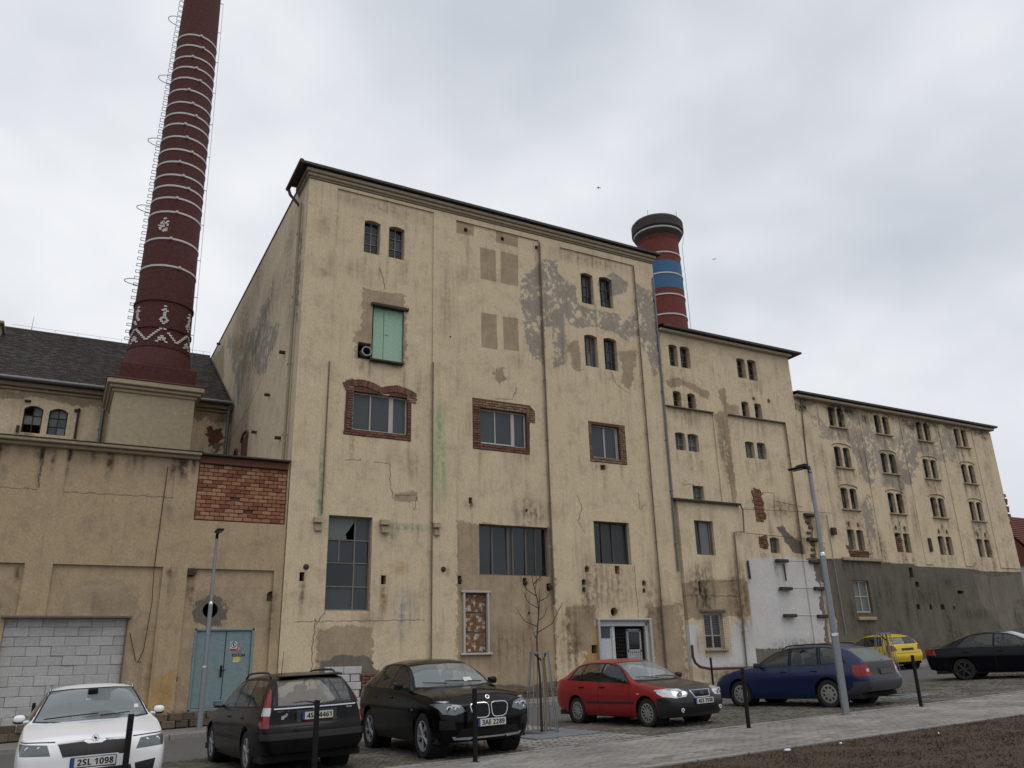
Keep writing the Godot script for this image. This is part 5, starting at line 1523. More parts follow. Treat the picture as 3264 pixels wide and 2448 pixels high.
func street():
	var big := MB.new()
	for q in [[-400.0, -60.0], [-60.0, 20.0], [20.0, 90.0], [90.0, 400.0]]:
		for r in [[-400.0, -60.0], [-60.0, 0.0], [0.0, 200.0]]:
			var p := sheet(q[0], q[1], r[0], r[1], -0.03, 4.0 if absf(q[0]) < 70 else 400.0)
			big.v.append_array(p.v); big.n.append_array(p.n); big.t.append_array(p.t)
	struct("ground", big, mottled(Color(0.085, 0.075, 0.062), Color(0.05, 0.043, 0.036), 3.0, 0.95, 63, 1.0))
	var pav := struct("pavement", sheet(-10.0, 60.0, -13.3, -10.1, 0.0), mottled(Color(0.20, 0.185, 0.165), Color(0.115, 0.105, 0.095), 1.3, 0.93, 64, 1.4))
	var park := struct("parking_bays", sheet(-10.0, 60.0, -18.3, -13.3, -0.004), mottled(Color(0.125, 0.112, 0.095), Color(0.062, 0.056, 0.05), 1.7, 0.93, 65, 1.6))
	struct("road", sheet(-10.0, 60.0, -24.4, -18.3, -0.008), mottled(Color(0.13, 0.125, 0.12), Color(0.08, 0.077, 0.075), 1.2, 0.9, 66, 1.2))
	var walk := sheet(-10.0, 60.0, -27.2, -24.52, 0.11)
	struct("sidewalk", walk, mottled(Color(0.25, 0.24, 0.225), Color(0.15, 0.142, 0.135), 1.5, 0.93, 67, 1.2))
	# kerb of single stones
	var ks := MB.new()
	ks.cbox(Vector3.ZERO, Vector3(0.985, 0.26, 0.14), 0.015)
	var km := ks.mesh()
	var kerb := Node3D.new()
	kerb.name = "kerb"
	add_child(kerb, true)
	kerb.set_meta("kind", "structure")
	var km2 := [mottled(Color(0.30, 0.29, 0.275), Color(0.20, 0.19, 0.18), 0.8, 0.9, 68, 0.8), mottled(Color(0.26, 0.25, 0.24), Color(0.17, 0.165, 0.16), 0.8, 0.9, 69, 0.8)]
	kerb.position = Vector3(15, ground(15, -24.45), -24.45)
	for k in 46:
		var x := -4.5 + k
		var o := obj("kerb_stone", km, km2[rng.randi() % 2], kerb)
		o.transform = Transform3D(slope_basis(), Vector3(x, ground(x, -24.45) - 0.01, -24.45) - kerb.position)
	# a flush stone edging between pavement and earth, and between pavement and bays
	for e in [[-10.12, 0.10], [-13.3, 0.12]]:
		var eb := MB.new()
		eb.cbox(Vector3.ZERO, Vector3(0.97, 0.12, e[1]), 0.008)
		var em := eb.mesh()
		for k in 34:
			var x := 2.0 + k
			var o := obj("edging_stone", em, km2[rng.randi() % 2], pav)
			o.transform = Transform3D(slope_basis(), Vector3(x, ground(x, e[0]) - 0.045, e[0]))
	# paving setts: the nearest 300 singly, the others as one part
	var sb := MB.new()
	sb.cbox(Vector3.ZERO, Vector3(0.192, 0.06, 0.094), 0.007)
	var sm := sb.mesh()
	var sb2 := MB.new()
	sb2.cbox(Vector3.ZERO, Vector3(0.112, 0.08, 0.112), 0.012)
	var sm2 := sb2.mesh()
	var mats := []
	for c in [[0.235, 0.22, 0.20], [0.205, 0.19, 0.172], [0.175, 0.16, 0.145], [0.25, 0.236, 0.215], [0.21, 0.18, 0.155]]: mats.append(mottled(Color(c[0], c[1], c[2]) * 1.1, Color(c[0], c[1], c[2]) * 0.72, 0.5, 0.92, 70 + mats.size(), 1.0, 0.05))
	var xf := []
	var cl := []
	var xf2 := []
	var cl2 := []
	var made := 0
	var B := slope_basis()
	var j := 0
	var worn := noise(0.55, 401, 3)
	var z := -10.24
	while z > -13.22:
		var x := 3.0 + (0.1 if j % 2 else 0.0)
		while x < 30.0:
			var t := Transform3D(B * Basis(Vector3.UP, rng.randf_range(-0.02, 0.02)) * Basis(Vector3.RIGHT, rng.randf_range(-0.02, 0.02)), Vector3(x, ground(x, z) - 0.022 + rng.randf_range(-0.005, 0.004), z))
			var wv := worn.get_noise_2d(x, z)
			if made < 300 and z > -10.9 and x > 6.0 + (z + 10.2) * -3.0 and x < 14.5 and rng.randf() > 0.35:
				var o := obj("paving_sett", sm, mats[rng.randi() % 5], pav)
				o.transform = t
				made += 1
			else:
				xf.append(t)
				var q := rng.randf_range(0.8, 1.15) * (1.0 + wv * 0.45)
				cl.append(Color(0.215 * q, 0.20 * q, 0.182 * q))
			x += 0.2
		z -= 0.1
		j += 1
	while z > -18.2:
		var x := 1.0 + (0.06 if j % 2 else 0.0)
		while x < 30.0:
			var island := x > 8.0 + (z + 16.0) * -0.1 and x < 10.35 and z < -13.5
			var wv := worn.get_noise_2d(x * 1.2, z * 1.2)
			if Vector2(x - 9.34, z + 16.0).length() < 0.2: pass
			elif island:
				if int(x / 0.12) % 2 == 0:
					xf.append(Transform3D(B * Basis(Vector3.UP, rng.randf_range(-0.03, 0.03)), Vector3(x, ground(x, z) - 0.026 + rng.randf_range(-0.004, 0.004), z)))
					var q := rng.randf_range(0.8, 1.15) * (1.0 + wv * 0.4)
					cl.append(Color(0.22 * q, 0.21 * q, 0.195 * q))
			else:
				xf2.append(Transform3D(B * Basis(Vector3.UP, rng.randf_range(-0.08, 0.08)) * Basis(Vector3.RIGHT, rng.randf_range(-0.05, 0.05)), Vector3(x + rng.randf_range(-0.006, 0.006), ground(x, z) - 0.035 + rng.randf_range(-0.012, 0.010), z)))
				var q := rng.randf_range(0.65, 1.2) * (1.0 + wv * 0.6)
				cl2.append(Color(0.108 * q, 0.096 * q, 0.080 * q))
			x += 0.12
		z -= 0.12
		j += 1
	var gm := mat(Color.WHITE, 0.92)
	multi("paving_setts", sm, xf, cl, gm, pav)
	multi("paving_setts", sm2, xf2, cl2, mat(Color.WHITE, 0.92), park)
	# islands of grey slabs round the trees
	var slm := mottled(Color(0.19, 0.205, 0.225), Color(0.125, 0.135, 0.15), 0.9, 0.85, 77, 0.8)
	var isl := struct("tree_island", sheet(8.55, 10.15, -16.9, -14.9, 0.006, 1.0), slm)
	for i in 3:
		for k in 4:
			var sl := MB.new()
			sl.cbox(Vector3.ZERO, Vector3(0.51, 0.05, 0.48), 0.008)
			var sx := 8.83 + i * 0.525
			var sz := -15.15 - k * 0.49
			var o := obj("slab", sl, slm, isl)
			o.transform = Transform3D(B, Vector3(sx, ground(sx, sz) + 0.002, sz))
	struct("tree_island", sheet(19.7, 21.2, -16.9, -14.9, 0.006, 1.0), slm)
	# bare winter earth with sparse grass
	struct("verge", sheet(-10.0, 60.0, -10.07, 3.0, -0.012, 1.0), mottled(Color(0.088, 0.053, 0.027), Color(0.048, 0.030, 0.016), 3.1, 0.97, 78, 2.5, 0.05))
	var gb := MB.new()
	for k in 5:
		var a := k * 1.26
		var d := Vector3(cos(a), 0, sin(a))
		var s := Vector3(-d.z, 0, d.x) * 0.0035
		gb.tri(d * 0.006 - s, d * 0.006 + s, d * 0.03 + Vector3(0, 0.045, 0))
		gb.tri(d * 0.006 + s, d * 0.006 - s, d * 0.03 + Vector3(0, 0.045, 0))
	var gx := []
	var gc := []
	for k in 26000:
		var x := rng.randf_range(5.5, 18.0)
		var zz := rng.randf_range(-10.04, -6.2)
		var dn := worn.get_noise_2d(x * 2.0, zz * 2.0 + 50.0)
		if dn < rng.randf_range(-0.5, 0.45): continue
		gx.append(Transform3D(Basis(Vector3.UP, rng.randf() * TAU).scaled(Vector3.ONE * rng.randf_range(0.25, 0.75)), Vector3(x, ground(x, zz) - 0.014, zz)))
		var q := rng.randf_range(0.6, 1.2)
		gc.append(Color(0.080 * q, 0.060 * q, 0.024 * q) if rng.randf() > 0.45 else Color(0.092 * q, 0.060 * q, 0.028 * q))
	var g := multi("grass", gb.mesh(), gx, gc, mat(Color.WHITE, 0.9), self)
	tag(g, "sparse brown green winter grass on the dark earth at lower right", "grass")
	var cb := MB.new()
	cb.blob(Vector3.ZERO, Vector3(0.02, 0.011, 0.016), 8)
	gx = []
	gc = []
	for k in 700:
		var x := rng.randf_range(5.5, 18.0)
		var zz := rng.randf_range(-10.05, -6.2)
		gx.append(Transform3D(Basis(Vector3.UP, rng.randf() * TAU).scaled(Vector3.ONE * rng.randf_range(0.3, 1.3)), Vector3(x, ground(x, zz) - 0.010, zz)))
		var q := rng.randf_range(0.5, 1.3)
		gc.append(Color(0.068 * q, 0.046 * q, 0.029 * q))
	var cl3 := multi("soil_clods", cb.mesh(), gx, gc, mat(Color.WHITE, 0.97), self)
	tag(cl3, "small clods of dark soil lying on the bare verge", "soil")
	# scraps of paper on the earth
	for q in [[10.02, -9.8, 0.085, "crumpled white paper scrap at the edge of the pavement"], [11.1, -9.72, 0.035, "tiny pale scrap on the earth a step beyond the larger paper"], [13.0, -9.35, 0.022, "tiny white speck of litter far right on the earth"]]:
		var b := MB.new()
		b.blob(Vector3(0, 0.012, 0), Vector3(q[2], 0.02, q[2] * 0.55), 8, 0.7)
		var o := obj("paper_scrap", b, M.whitewood)
		o.material_override = mat(lin(0.62, 0.62, 0.62), 0.8)
		o.position = Vector3(q[0], ground(q[0], q[1]), q[1])
		o.rotation.y = 0.5
		tag(o, q[3], "litter")

func bollards():
	var proto := thing("bollard", "", "bollard")
	var b := MB.new()
	b.lathe(pv([0.040, 0.0, 0.040, 1.11, 0.036, 1.12, 0.0, 1.12]), Vector3.ZERO, 16)
	obj("post", b, M.black, proto)
	b = MB.new()
	b.lathe(pv([0.075, 0.0, 0.075, 0.012, 0.042, 0.016]), Vector3.ZERO, 16)
	obj("base_ring", b, M.black, proto)
	var spots := [[1.07, -12.87, "black steel bollard in front of the white car"], [3.62, -12.87, "black steel bollard in front of the number plate of the rear facing estate car"], [6.22, -12.81, "black steel bollard in front of the kidney grille of the black car"], [12.23, -12.9, "black steel bollard standing in front of the blue car's front wheel"], [17.54, -12.93, "black steel bollard right of the blue estate car and the tall lamp post"],
		[-0.20, -24.66, "black bollard by the far kerb behind the left mirror of the white car"], [14.55, -24.66, "black bollard by the far kerb seen through the tree guard"], [21.85, -24.66, "black bollard by the far kerb below the wire meshed window"]]
	for i in spots.size():
		var o: Node3D = proto
		if i > 0:
			o = proto.duplicate()
			o.name = numbered("bollard")
			add_child(o, true)
		o.position = Vector3(spots[i][0], ground(spots[i][0], spots[i][1]) - 0.005, spots[i][1])
		tag(o, spots[i][2], "bollard", "bollards along the parking bays" if i < 5 else "bollards along the far kerb")

func lamp(at: Vector3, turn: float, label: String):
	var o := thing("street_lamp", label, "street lamp", at, "tall grey street lamps")
	o.rotation.y = turn
	var b := MB.new()
	b.lathe(pv([0.082, 0.0, 0.082, 1.62, 0.076, 1.66]), Vector3.ZERO, 20)
	obj("lower_pole", b, M.galv, o)
	b = MB.new()
	b.lathe(pv([0.072, 1.66, 0.060, 3.4]), Vector3.ZERO, 20)
	b.lathe(pv([0.050, 3.42, 0.040, 5.38, 0.0, 5.39]), Vector3.ZERO, 20)
	obj("upper_pole", b, M.galv, o)
	for y in [1.66, 3.41]:
		b = MB.new()
		b.lathe(pv([0.089 if y < 2 else 0.062, y - 0.03, 0.089 if y < 2 else 0.062, y + 0.02, 0.05, y + 0.05]), Vector3.ZERO, 20)
		obj("collar", b, M.chrome, o)
	b = MB.new()
	b.tube(PackedVector3Array([Vector3(0, 5.30, 0), Vector3(0, 5.42, -0.02), Vector3(0, 5.47, -0.12)]), 0.045, 0.04, 10)
	b.cbox(Vector3(0, 5.49, -0.32), Vector3(0.22, 0.05, 0.54), 0.02, Basis(Vector3.RIGHT, 0.04))
	b.cbox(Vector3(0, 5.53, -0.22), Vector3(0.16, 0.05, 0.30), 0.02)
	var h := obj("lamp_head", b, M.black, o)
	b = MB.new()
	b.box(Vector3(0, 5.458, -0.36), Vector3(0.17, 0.008, 0.38), Basis(Vector3.RIGHT, 0.04))
	obj("lens", b, M.dusty[0], h)

func sapling(at: Vector3, label: String, sd: int, twigs := 10):
	var r := RandomNumberGenerator.new()
	r.seed = sd
	var o := thing("young_tree", label, "tree", at, "young street trees in steel guards")
	var b := MB.new()
	var pts := PackedVector3Array()
	for k in 15: pts.append(Vector3(0.06 * sin(k * 0.9 + sd) * k / 14.0 - 0.04 * k / 14.0, k * (0.235 if twigs > 3 else 0.13), 0.05 * cos(k * 1.1) * k / 14.0))
	b.tube(pts, 0.032, 0.007, 8)
	obj("trunk", b, M.bark, o)
	var cr := MB.new()
	for k in twigs:
		var y := 1.9 + k * 0.13
		var a := k * 2.4 + sd
		var l := r.randf_range(0.25, 0.7) * (1.2 - (y - 1.9) * 0.4)
		var d := Vector3(cos(a), 0, sin(a))
		var i := int(y / 0.235)
		var p0: Vector3 = pts[mini(i, 14)].lerp(pts[mini(i + 1, 14)], fmod(y, 0.235) / 0.235)
		var p1 := p0 + d * l * 0.5 + Vector3(0, l * 0.22, 0)
		var p2 := p0 + d * l * 0.85 + Vector3(0, l * 0.75, 0)
		cr.tube(PackedVector3Array([p0, p1, p2]), 0.013, 0.004, 5)
		for t in 3:
			var q := p1.lerp(p2, 0.3 * t)
			cr.tube(PackedVector3Array([q, q + Vector3(r.randf_range(-0.15, 0.15), r.randf_range(0.06, 0.2), r.randf_range(-0.15, 0.15))]), 0.004, 0.002, 4)
	if twigs > 0: obj("branches", cr, M.bark, o)
	var s := thing("tree_stake", "wooden support stake tied beside the " + ("young tree in the middle" if sd == 5 else "young tree behind the blue car"), "stake", at + Vector3(0.05, 0, 0.09))
	b = MB.new()
	b.lathe(pv([0.034, 0.0, 0.034, 1.5, 0.02, 1.53, 0.0, 1.53]), Vector3.ZERO, 12)
	obj("post", b, M.stake, s)
	b = MB.new()
	b.tube(PackedVector3Array([Vector3(-0.2, 1.62, -0.1), Vector3(-0.04, 1.46, -0.03), Vector3(0.0, 1.42, -0.02), Vector3(0.12, 1.6, -0.1)]), 0.018, 0.018, 6)
	obj("strap", b, M.black, s)
	var c := thing("tree_guard", "tapering steel rod guard round the " + ("young tree in the middle" if sd == 5 else "young tree behind the blue car"), "tree guard", at, "steel tree guards")
	for k in 8:
		b = MB.new()
		var a := TAU * k / 8.0 + 0.3
		b.tube(PackedVector3Array([Vector3(cos(a) * 0.36, 0.0, sin(a) * 0.36), Vector3(cos(a) * 0.205, 1.63, sin(a) * 0.205)]), 0.011, 0.011, 6)
		obj("rod", b, M.galv, c)
	for q in [[1.62, 0.207], [0.03, 0.358]]:
		b = MB.new()
		b.lathe(pv([q[1] - 0.012, q[0] - 0.018, q[1] + 0.012, q[0] - 0.018, q[1] + 0.012, q[0] + 0.018, q[1] - 0.012, q[0] + 0.018, q[1] - 0.012, q[0] - 0.018]), Vector3.ZERO, 24)
		obj("ring", b, M.galv, c)
	b = MB.new()
	b.lathe(pv([0.36, 0.0, 0.36, 0.012, 0.0, 0.012]), Vector3.ZERO, 24)
	obj("soil_disc", b, M.rustiron, c)

func bird(at: Vector3, turn: float, label: String):
	var b := MB.new()
	b.blob(Vector3.ZERO, Vector3(0.05, 0.05, 0.15), 10)
	b.blob(Vector3(0, 0.02, -0.17), Vector3(0.035, 0.035, 0.05), 8)
	for s in [-1, 1]:
		var P := [Vector3(0, 0.02, -0.07), Vector3(s * 0.2, 0.11, -0.06), Vector3(s * 0.42, 0.05, 0.05), Vector3(s * 0.2, 0.09, 0.07), Vector3(0, 0.02, 0.08)]
		for i in range(1, 4):
			b.tri(P[0], P[i], P[i + 1])
			b.tri(P[0] + Vector3(0, -0.012, 0), P[i + 1] + Vector3(0, -0.012, 0), P[i] + Vector3(0, -0.012, 0))
	b.quad(Vector3(-0.03, 0, 0.14), Vector3(-0.06, 0, 0.28), Vector3(0.06, 0, 0.28), Vector3(0.03, 0, 0.14))
	b.quad(Vector3(0.03, -0.01, 0.14), Vector3(0.06, -0.01, 0.28), Vector3(-0.06, -0.01, 0.28), Vector3(-0.03, -0.01, 0.14))
	var o := obj("bird", b, M.black)
	o.position = at
	o.rotation = Vector3(0.1, turn, 0.3)
	o.scale = Vector3.ONE * 0.7
	tag(o, label, "bird", "birds in the sky")

# ---------- cars. Local axes: x runs from the front bumper (0) to the rear, y up, z across.
func curve(t: PackedVector2Array, x: float) -> float:
	var n := t.size()
	if x <= t[0].x: return t[0].y
	if x >= t[n - 1].x: return t[n - 1].y
	var i := 0
	while x > t[i + 1].x: i += 1
	var h := t[i + 1].x - t[i].x
	var s := (t[i + 1].y - t[i].y) / h
	var s0 := s if i == 0 else (t[i].y - t[i - 1].y) / (t[i].x - t[i - 1].x)
	var s1 := s if i + 2 >= n else (t[i + 2].y - t[i + 1].y) / (t[i + 2].x - t[i + 1].x)
	var m0 := 0.0 if s0 * s <= 0.0 else 2.0 * s0 * s / (s0 + s)
	var m1 := 0.0 if s1 * s <= 0.0 else 2.0 * s1 * s / (s1 + s)
	var u := (x - t[i].x) / h
	return t[i].y * (1.0 - u) * (1.0 - u) * (1.0 + 2.0 * u) + t[i + 1].y * u * u * (3.0 - 2.0 * u) + h * m0 * u * (1.0 - u) * (1.0 - u) - h * m1 * u * u * (1.0 - u)

func warp(d: Dictionary, x: float, y: float) -> float:
	var f := clampf(1.0 - x / 0.9, 0.0, 1.0)
	var L: float = d.L
	var r := clampf(1.0 - (L - x) / d.get("rfade", 1.3), 0.0, 1.0)
	return x + curve(d.FW, y) * f * f * (3.0 - 2.0 * f) + curve(d.RW, y) * r * r * (3.0 - 2.0 * r)

func edge_y(d: Dictionary, x: float) -> float:
	return maxf(curve(d.S, x) + 0.012, curve(d.T, x) - curve(d.CR, x))

func section(d: Dictionary, x: float) -> PackedVector2Array:
	var B := curve(d.B, x)
	var S := curve(d.S, x)
	var T := curve(d.T, x)
	var W := curve(d.W, x)
	var E := edge_y(d, x)
	T = maxf(T, E + 0.01)
	var ws := W - 0.055
	var R := minf(curve(d.R, x), ws - 0.004)
	var p := PackedVector2Array()
	for i in 11:
		var t := i / 10.0
		var z := W - pow(clampf((0.32 - t) / 0.32, 0, 1), 2.0) * 0.075 - pow(clampf((t - 0.62) / 0.38, 0, 1), 2.2) * 0.055
		# a feature line along the doors
		z -= 0.010 * exp(-pow((t - 0.30) / 0.10, 2.0)) - 0.006 * exp(-pow((t - 0.66) / 0.07, 2.0))
		p.append(Vector2(z, lerpf(B, S, t)))
	for i in 7:
		var t := (i + 1) / 7.0
		p.append(Vector2(lerpf(ws, R, t) + 0.022 * sin(PI * t) * clampf((E - S) * 3.0, 0, 1), lerpf(S, E, t)))
	for i in 9:
		var f := PI / 2 * (i + 1) / 9.0
		p.append(Vector2(R * cos(f), E + (T - E) * (1.0 - pow(cos(f), 3.0))))
	return p

func car_skin(d: Dictionary) -> Array:
	var L: float = d.L
	var xs := [0.0, 0.012, 0.03, 0.06, 0.10, 0.15, 0.21, 0.28]
	var x := 0.35
	while x < L - 0.33:
		xs.append(x)
		x += 0.065
	for q in [0.28, 0.21, 0.15, 0.10, 0.06, 0.03, 0.012, 0.0]: xs.append(L - q)
	var rows := []
	for q in xs:
		var s := section(d, q)
		var n := s.size()
		var row := PackedVector3Array()
		for i in n: row.append(Vector3(warp(d, q, s[i].y), s[i].y, -s[i].x))
		for i in range(n - 2, -1, -1): row.append(Vector3(warp(d, q, s[i].y), s[i].y, s[i].x))
		rows.append(row)
	var polys := []
	grid(polys, rows, Vector3(L / 2, 0.6, 0), false)
	for e in 2:
		var row: PackedVector3Array = rows[0] if e == 0 else rows[-1]
		var bulge: float = d.get("fb", 0.07) if e == 0 else -d.get("rb", 0.05)
		var cap := []
		var n := (row.size() + 1) / 2
		for i in n:
			var a := row[i]
			var c := row[row.size() - 1 - i]
			var r := PackedVector3Array()
			for k in 13:
				var t := k / 12.0
				var q := a.lerp(c, t)
				var u := 2.0 * t - 1.0
				q.x -= bulge * (1.0 - u * u) * clampf(absf(a.z) * 2.0, 0.0, 1.0)
				r.append(q)
			cap.append(r)
		grid(polys, cap, Vector3(L / 2, 0.6, 0), true)
	return polys

func grid(polys: Array, rows: Array, mid: Vector3, cap: bool):
	var m := rows.size()
	var n: int = rows[0].size()
	var nr := []
	for i in m:
		var r := PackedVector3Array()
		for j in n:
			var a: Vector3 = rows[mini(i + 1, m - 1)][j] - rows[maxi(i - 1, 0)][j]
			var b: Vector3 = rows[i][mini(j + 1, n - 1)] - rows[i][maxi(j - 1, 0)]
			var c := a.cross(b)
			if c.length() < 1e-9: c = rows[i][j] - mid
			c = c.normalized()
			var out: Vector3 = rows[i][j] - mid
			if not cap: out.x = 0.0
			if c.dot(out) < 0: c = -c
			r.append(c)
		nr.append(r)
	for i in m - 1:
		for j in n - 1:
			polys.append(PackedVector3Array([rows[i][j], nr[i][j], rows[i + 1][j], nr[i + 1][j], rows[i + 1][j + 1], nr[i + 1][j + 1], rows[i][j + 1], nr[i][j + 1]]))

func pr(v: Vector3, how: String) -> Vector2:
	return Vector2(v.x, v.y) if how == "s" else (Vector2(v.x, v.z) if how == "t" else Vector2(v.z, v.y))

# cuts a region out of the skin: polys keeps what lies outside, the returned list lies inside the convex outline
func carve(polys: Array, how: String, poly: PackedVector2Array, side := 0) -> Array:
	var area := 0.0
	for i in poly.size(): area += poly[i].cross(poly[(i + 1) % poly.size()])
	if area < 0: poly.reverse()
	var lo := poly[0]
	var hi := poly[0]
	for p in poly:
		lo = lo.min(p)
		hi = hi.max(p)
	var inside := []
	var keep := []
	for pg in polys:
		var n: int = pg.size()
		var l := Vector2(1e9, 1e9)
		var h := Vector2(-1e9, -1e9)
		var nn := Vector3.ZERO
		var zc := 0.0
		for i in range(0, n, 2):
			var q := pr(pg[i], how)
			l = l.min(q)
			h = h.max(q)
			nn += pg[i + 1]
			zc += pg[i].z
		if l.x >= hi.x or h.x <= lo.x or l.y >= hi.y or h.y <= lo.y:
			keep.append(pg)
			continue
		nn = nn.normalized()
		var ok := true
		if how == "s": ok = zc * side > 0.0 and absf(nn.z) > 0.5
		elif how == "f": ok = nn.x < -0.10
		elif how == "r": ok = nn.x > 0.10
		else: ok = nn.y > 0.3
		if not ok:
			keep.append(pg)
			continue
		var cur: PackedVector3Array = pg
		for e in poly.size():
			var a := poly[e]
			var dd := poly[(e + 1) % poly.size()] - a
			var ins := PackedVector3Array()
			var outs := PackedVector3Array()
			var m := cur.size()
			for i in range(0, m, 2):
				var k := (i + 2) % m
				var d0 := dd.cross(pr(cur[i], how) - a)
				var d1 := dd.cross(pr(cur[k], how) - a)
				if d0 >= 0.0:
					ins.append(cur[i]); ins.append(cur[i + 1])
				else:
					outs.append(cur[i]); outs.append(cur[i + 1])
				if (d0 >= 0.0) != (d1 >= 0.0):
					var t := d0 / (d0 - d1)
					var P := cur[i].lerp(cur[k], t)
					var N := cur[i + 1].lerp(cur[k + 1], t)
					ins.append(P); ins.append(N)
					outs.append(P); outs.append(N)
			if outs.size() >= 6: keep.append(outs)
			cur = ins
			if cur.size() < 6: break
		if cur.size() >= 6: inside.append(cur)
	polys.assign(keep)
	return inside

func skin_mesh(polys: Array, push := 0.0) -> MB:
	var b := MB.new()
	for pg in polys:
		for i in range(2, pg.size() - 2, 2):
			if (pg[i] - pg[0]).cross(pg[i + 2] - pg[0]).length() > 1e-9:
				b.trin(pg[0] + pg[1] * push, pg[i] + pg[i + 1] * push, pg[i + 2] + pg[i + 3] * push, pg[1].normalized(), pg[i + 1].normalized(), pg[i + 3].normalized())
	return b

func circle(c: Vector2, r: float, n := 22) -> PackedVector2Array:
	var p := PackedVector2Array()
	for i in n: p.append(c + Vector2(cos(TAU * i / n), sin(TAU * i / n)) * r)
	return p

# side window between the shoulder and the roof edge
func glazing(d: Dictionary, xab: float, xat: float, xbt: float, xbb: float, mb := 0.02, mt := 0.035) -> PackedVector2Array:
	var p := PackedVector2Array([Vector2(xab, curve(d.S, xab) + mb)])
	for i in 7:
		var x := lerpf(xat, xbt, i / 6.0)
		var xp := x
		for k in 3: xp = x - (warp(d, xp, edge_y(d, xp)) - xp)
		p.append(Vector2(x, edge_y(d, xp) - mt))
	p.append(Vector2(xbb, curve(d.S, xbb) + mb))
	return p

func paint(c: Color, rough := 0.32, metal := 0.25) -> StandardMaterial3D:
	var m := mat(c, rough, metal)
	var dim := c.get_luminance() < 0.10
	m.clearcoat_enabled = true
	m.clearcoat = 0.2 if dim else 0.45
	m.metallic_specular = 0.22 if dim else 0.35
	m.clearcoat_roughness = 0.12
	return m

func wheel(parent: Node3D, at: Vector3, r: float, w: float, side: int, style: String, rr: float):
	# axis along z; side -1 is the left flank
	var bs := Basis(Vector3.RIGHT, -PI / 2 if side < 0 else PI / 2)
	var t := MB.new()
	t.lathe(pv([rr, -w / 2, r - 0.025, -w / 2, r, -w / 2 + 0.03, r, w / 2 - 0.03, r - 0.025, w / 2, rr + 0.01, w / 2 - 0.004, rr, w / 2 - 0.02]), Vector3.ZERO, 36, bs)
	var o := obj("wheel", t, M.tyre, parent)
	o.position = at
	var f := w / 2 - 0.012
	var rim := MB.new()
	rim.lathe(pv([rr, f - 0.01, rr, f, rr - 0.018, f + 0.002, rr - 0.022, f - 0.05, rr - 0.03, -0.06]), Vector3.ZERO, 36, bs)
	rim.lathe(pv([0.055, f - 0.03, 0.05, f - 0.005, 0.0, f]), Vector3.ZERO, 20, bs)
	var back := MB.new()
	back.lathe(pv([rr - 0.01, f - 0.075, 0.0, f - 0.07]), Vector3.ZERO, 24, bs)
	var n := 5
	if style == "cap":
		n = 12
		rim.lathe(pv([0.095, f - 0.02, 0.085, f + 0.004, 0.0, f + 0.012]), Vector3.ZERO, 20, bs)
		rim.lathe(pv([rr, f - 0.02, rr, f, rr * 0.86, f + 0.006, rr * 0.84, f - 0.02]), Vector3.ZERO, 36, bs)
	elif style == "ten":
		n = 9
		rim.lathe(pv([0.12, f - 0.02, 0.11, f + 0.002, 0.0, f + 0.010]), Vector3.ZERO, 20, bs)
		rim.lathe(pv([rr, f - 0.02, rr, f, rr * 0.80, f + 0.006, rr * 0.78, f - 0.02]), Vector3.ZERO, 36, bs)
	elif style == "dark": n = 6
	for k in n:
		var a := TAU * k / n + 0.2
		var q := bs * Basis(Vector3.UP, a)
		if style in ["cap", "ten"]:
			rim.cbox(q * Vector3(rr * 0.58, f - 0.004, 0), Vector3(rr * 0.58, 0.014, rr * (0.16 if style == "cap" else 0.24)), 0.004, q)
		elif style == "star":
			for s in [-1, 1]:
				rim.cbox(q * (Basis(Vector3.UP, s * 0.16) * Vector3(rr * 0.52, f - 0.012, s * 0.008)), Vector3(rr * 0.94, 0.03, 0.026), 0.006, q * Basis(Vector3.UP, s * 0.16))
		else:
			rim.cbox(q * Vector3(rr * 0.5, f - 0.012, 0), Vector3(rr * 0.95, 0.03, 0.05), 0.008, q)
	obj("rim", rim, M.rimdark if style == "dark" else (M.hubcap if style in ["cap", "ten"] else M.rim), o)
	obj("brake_disc", back, M.black, o)

func mirror(parent: Node3D, at: Vector3, side: int, m: Material):
	var b := MB.new()
	b.blob(at, Vector3(0.055, 0.055, 0.078), 14, 0.75)
	b.cbox(at + Vector3(0.0, -0.045, -side * 0.10), Vector3(0.07, 0.04, 0.12), 0.012)
	var o := obj("wing_mirror", b, m, parent)
	b = MB.new()
	b.blob(at + Vector3(0.006, -0.026, 0), Vector3(0.054, 0.042, 0.077), 12, 0.75)
	obj("mirror_base", b, M.plastic, o)
	b = MB.new()
	b.cbox(at + Vector3(0.062, 0, 0), Vector3(0.012, 0.10, 0.16), 0.004)
	obj("mirror_glass", b, M.mirror, o)

func plate(parent: Node3D, text: String, at: Vector3, rear: bool, tilt := 0.0, w := 0.52):
	var bs := Basis(Vector3(0, 0, -1), Vector3.UP, Vector3.RIGHT) if rear else Basis(Vector3(0, 0, 1), Vector3.UP, Vector3.LEFT)
	bs = bs * Basis(Vector3.RIGHT, tilt)
	var b := MB.new()
	b.cbox(at, Vector3(w + 0.02, 0.13, 0.016), 0.004, bs)
	var o := obj("number_plate", b, M.black, parent)
	b = MB.new()
	b.box(at + bs * Vector3(0.02, 0.004, 0.0085), Vector3(w - 0.04, 0.108, 0.004), bs)
	obj("plate_field", b, M.plate, o)
	b = MB.new()
	b.box(at + bs * Vector3(-w / 2 + 0.02, 0.004, 0.0085), Vector3(0.04, 0.108, 0.004), bs)
	obj("plate_strip", b, M.platestrip, o)
	lettering(text, at + bs * Vector3(0.025, 0.004, 0.0125), 0.074, w - 0.10, M.black, o, bs, true)

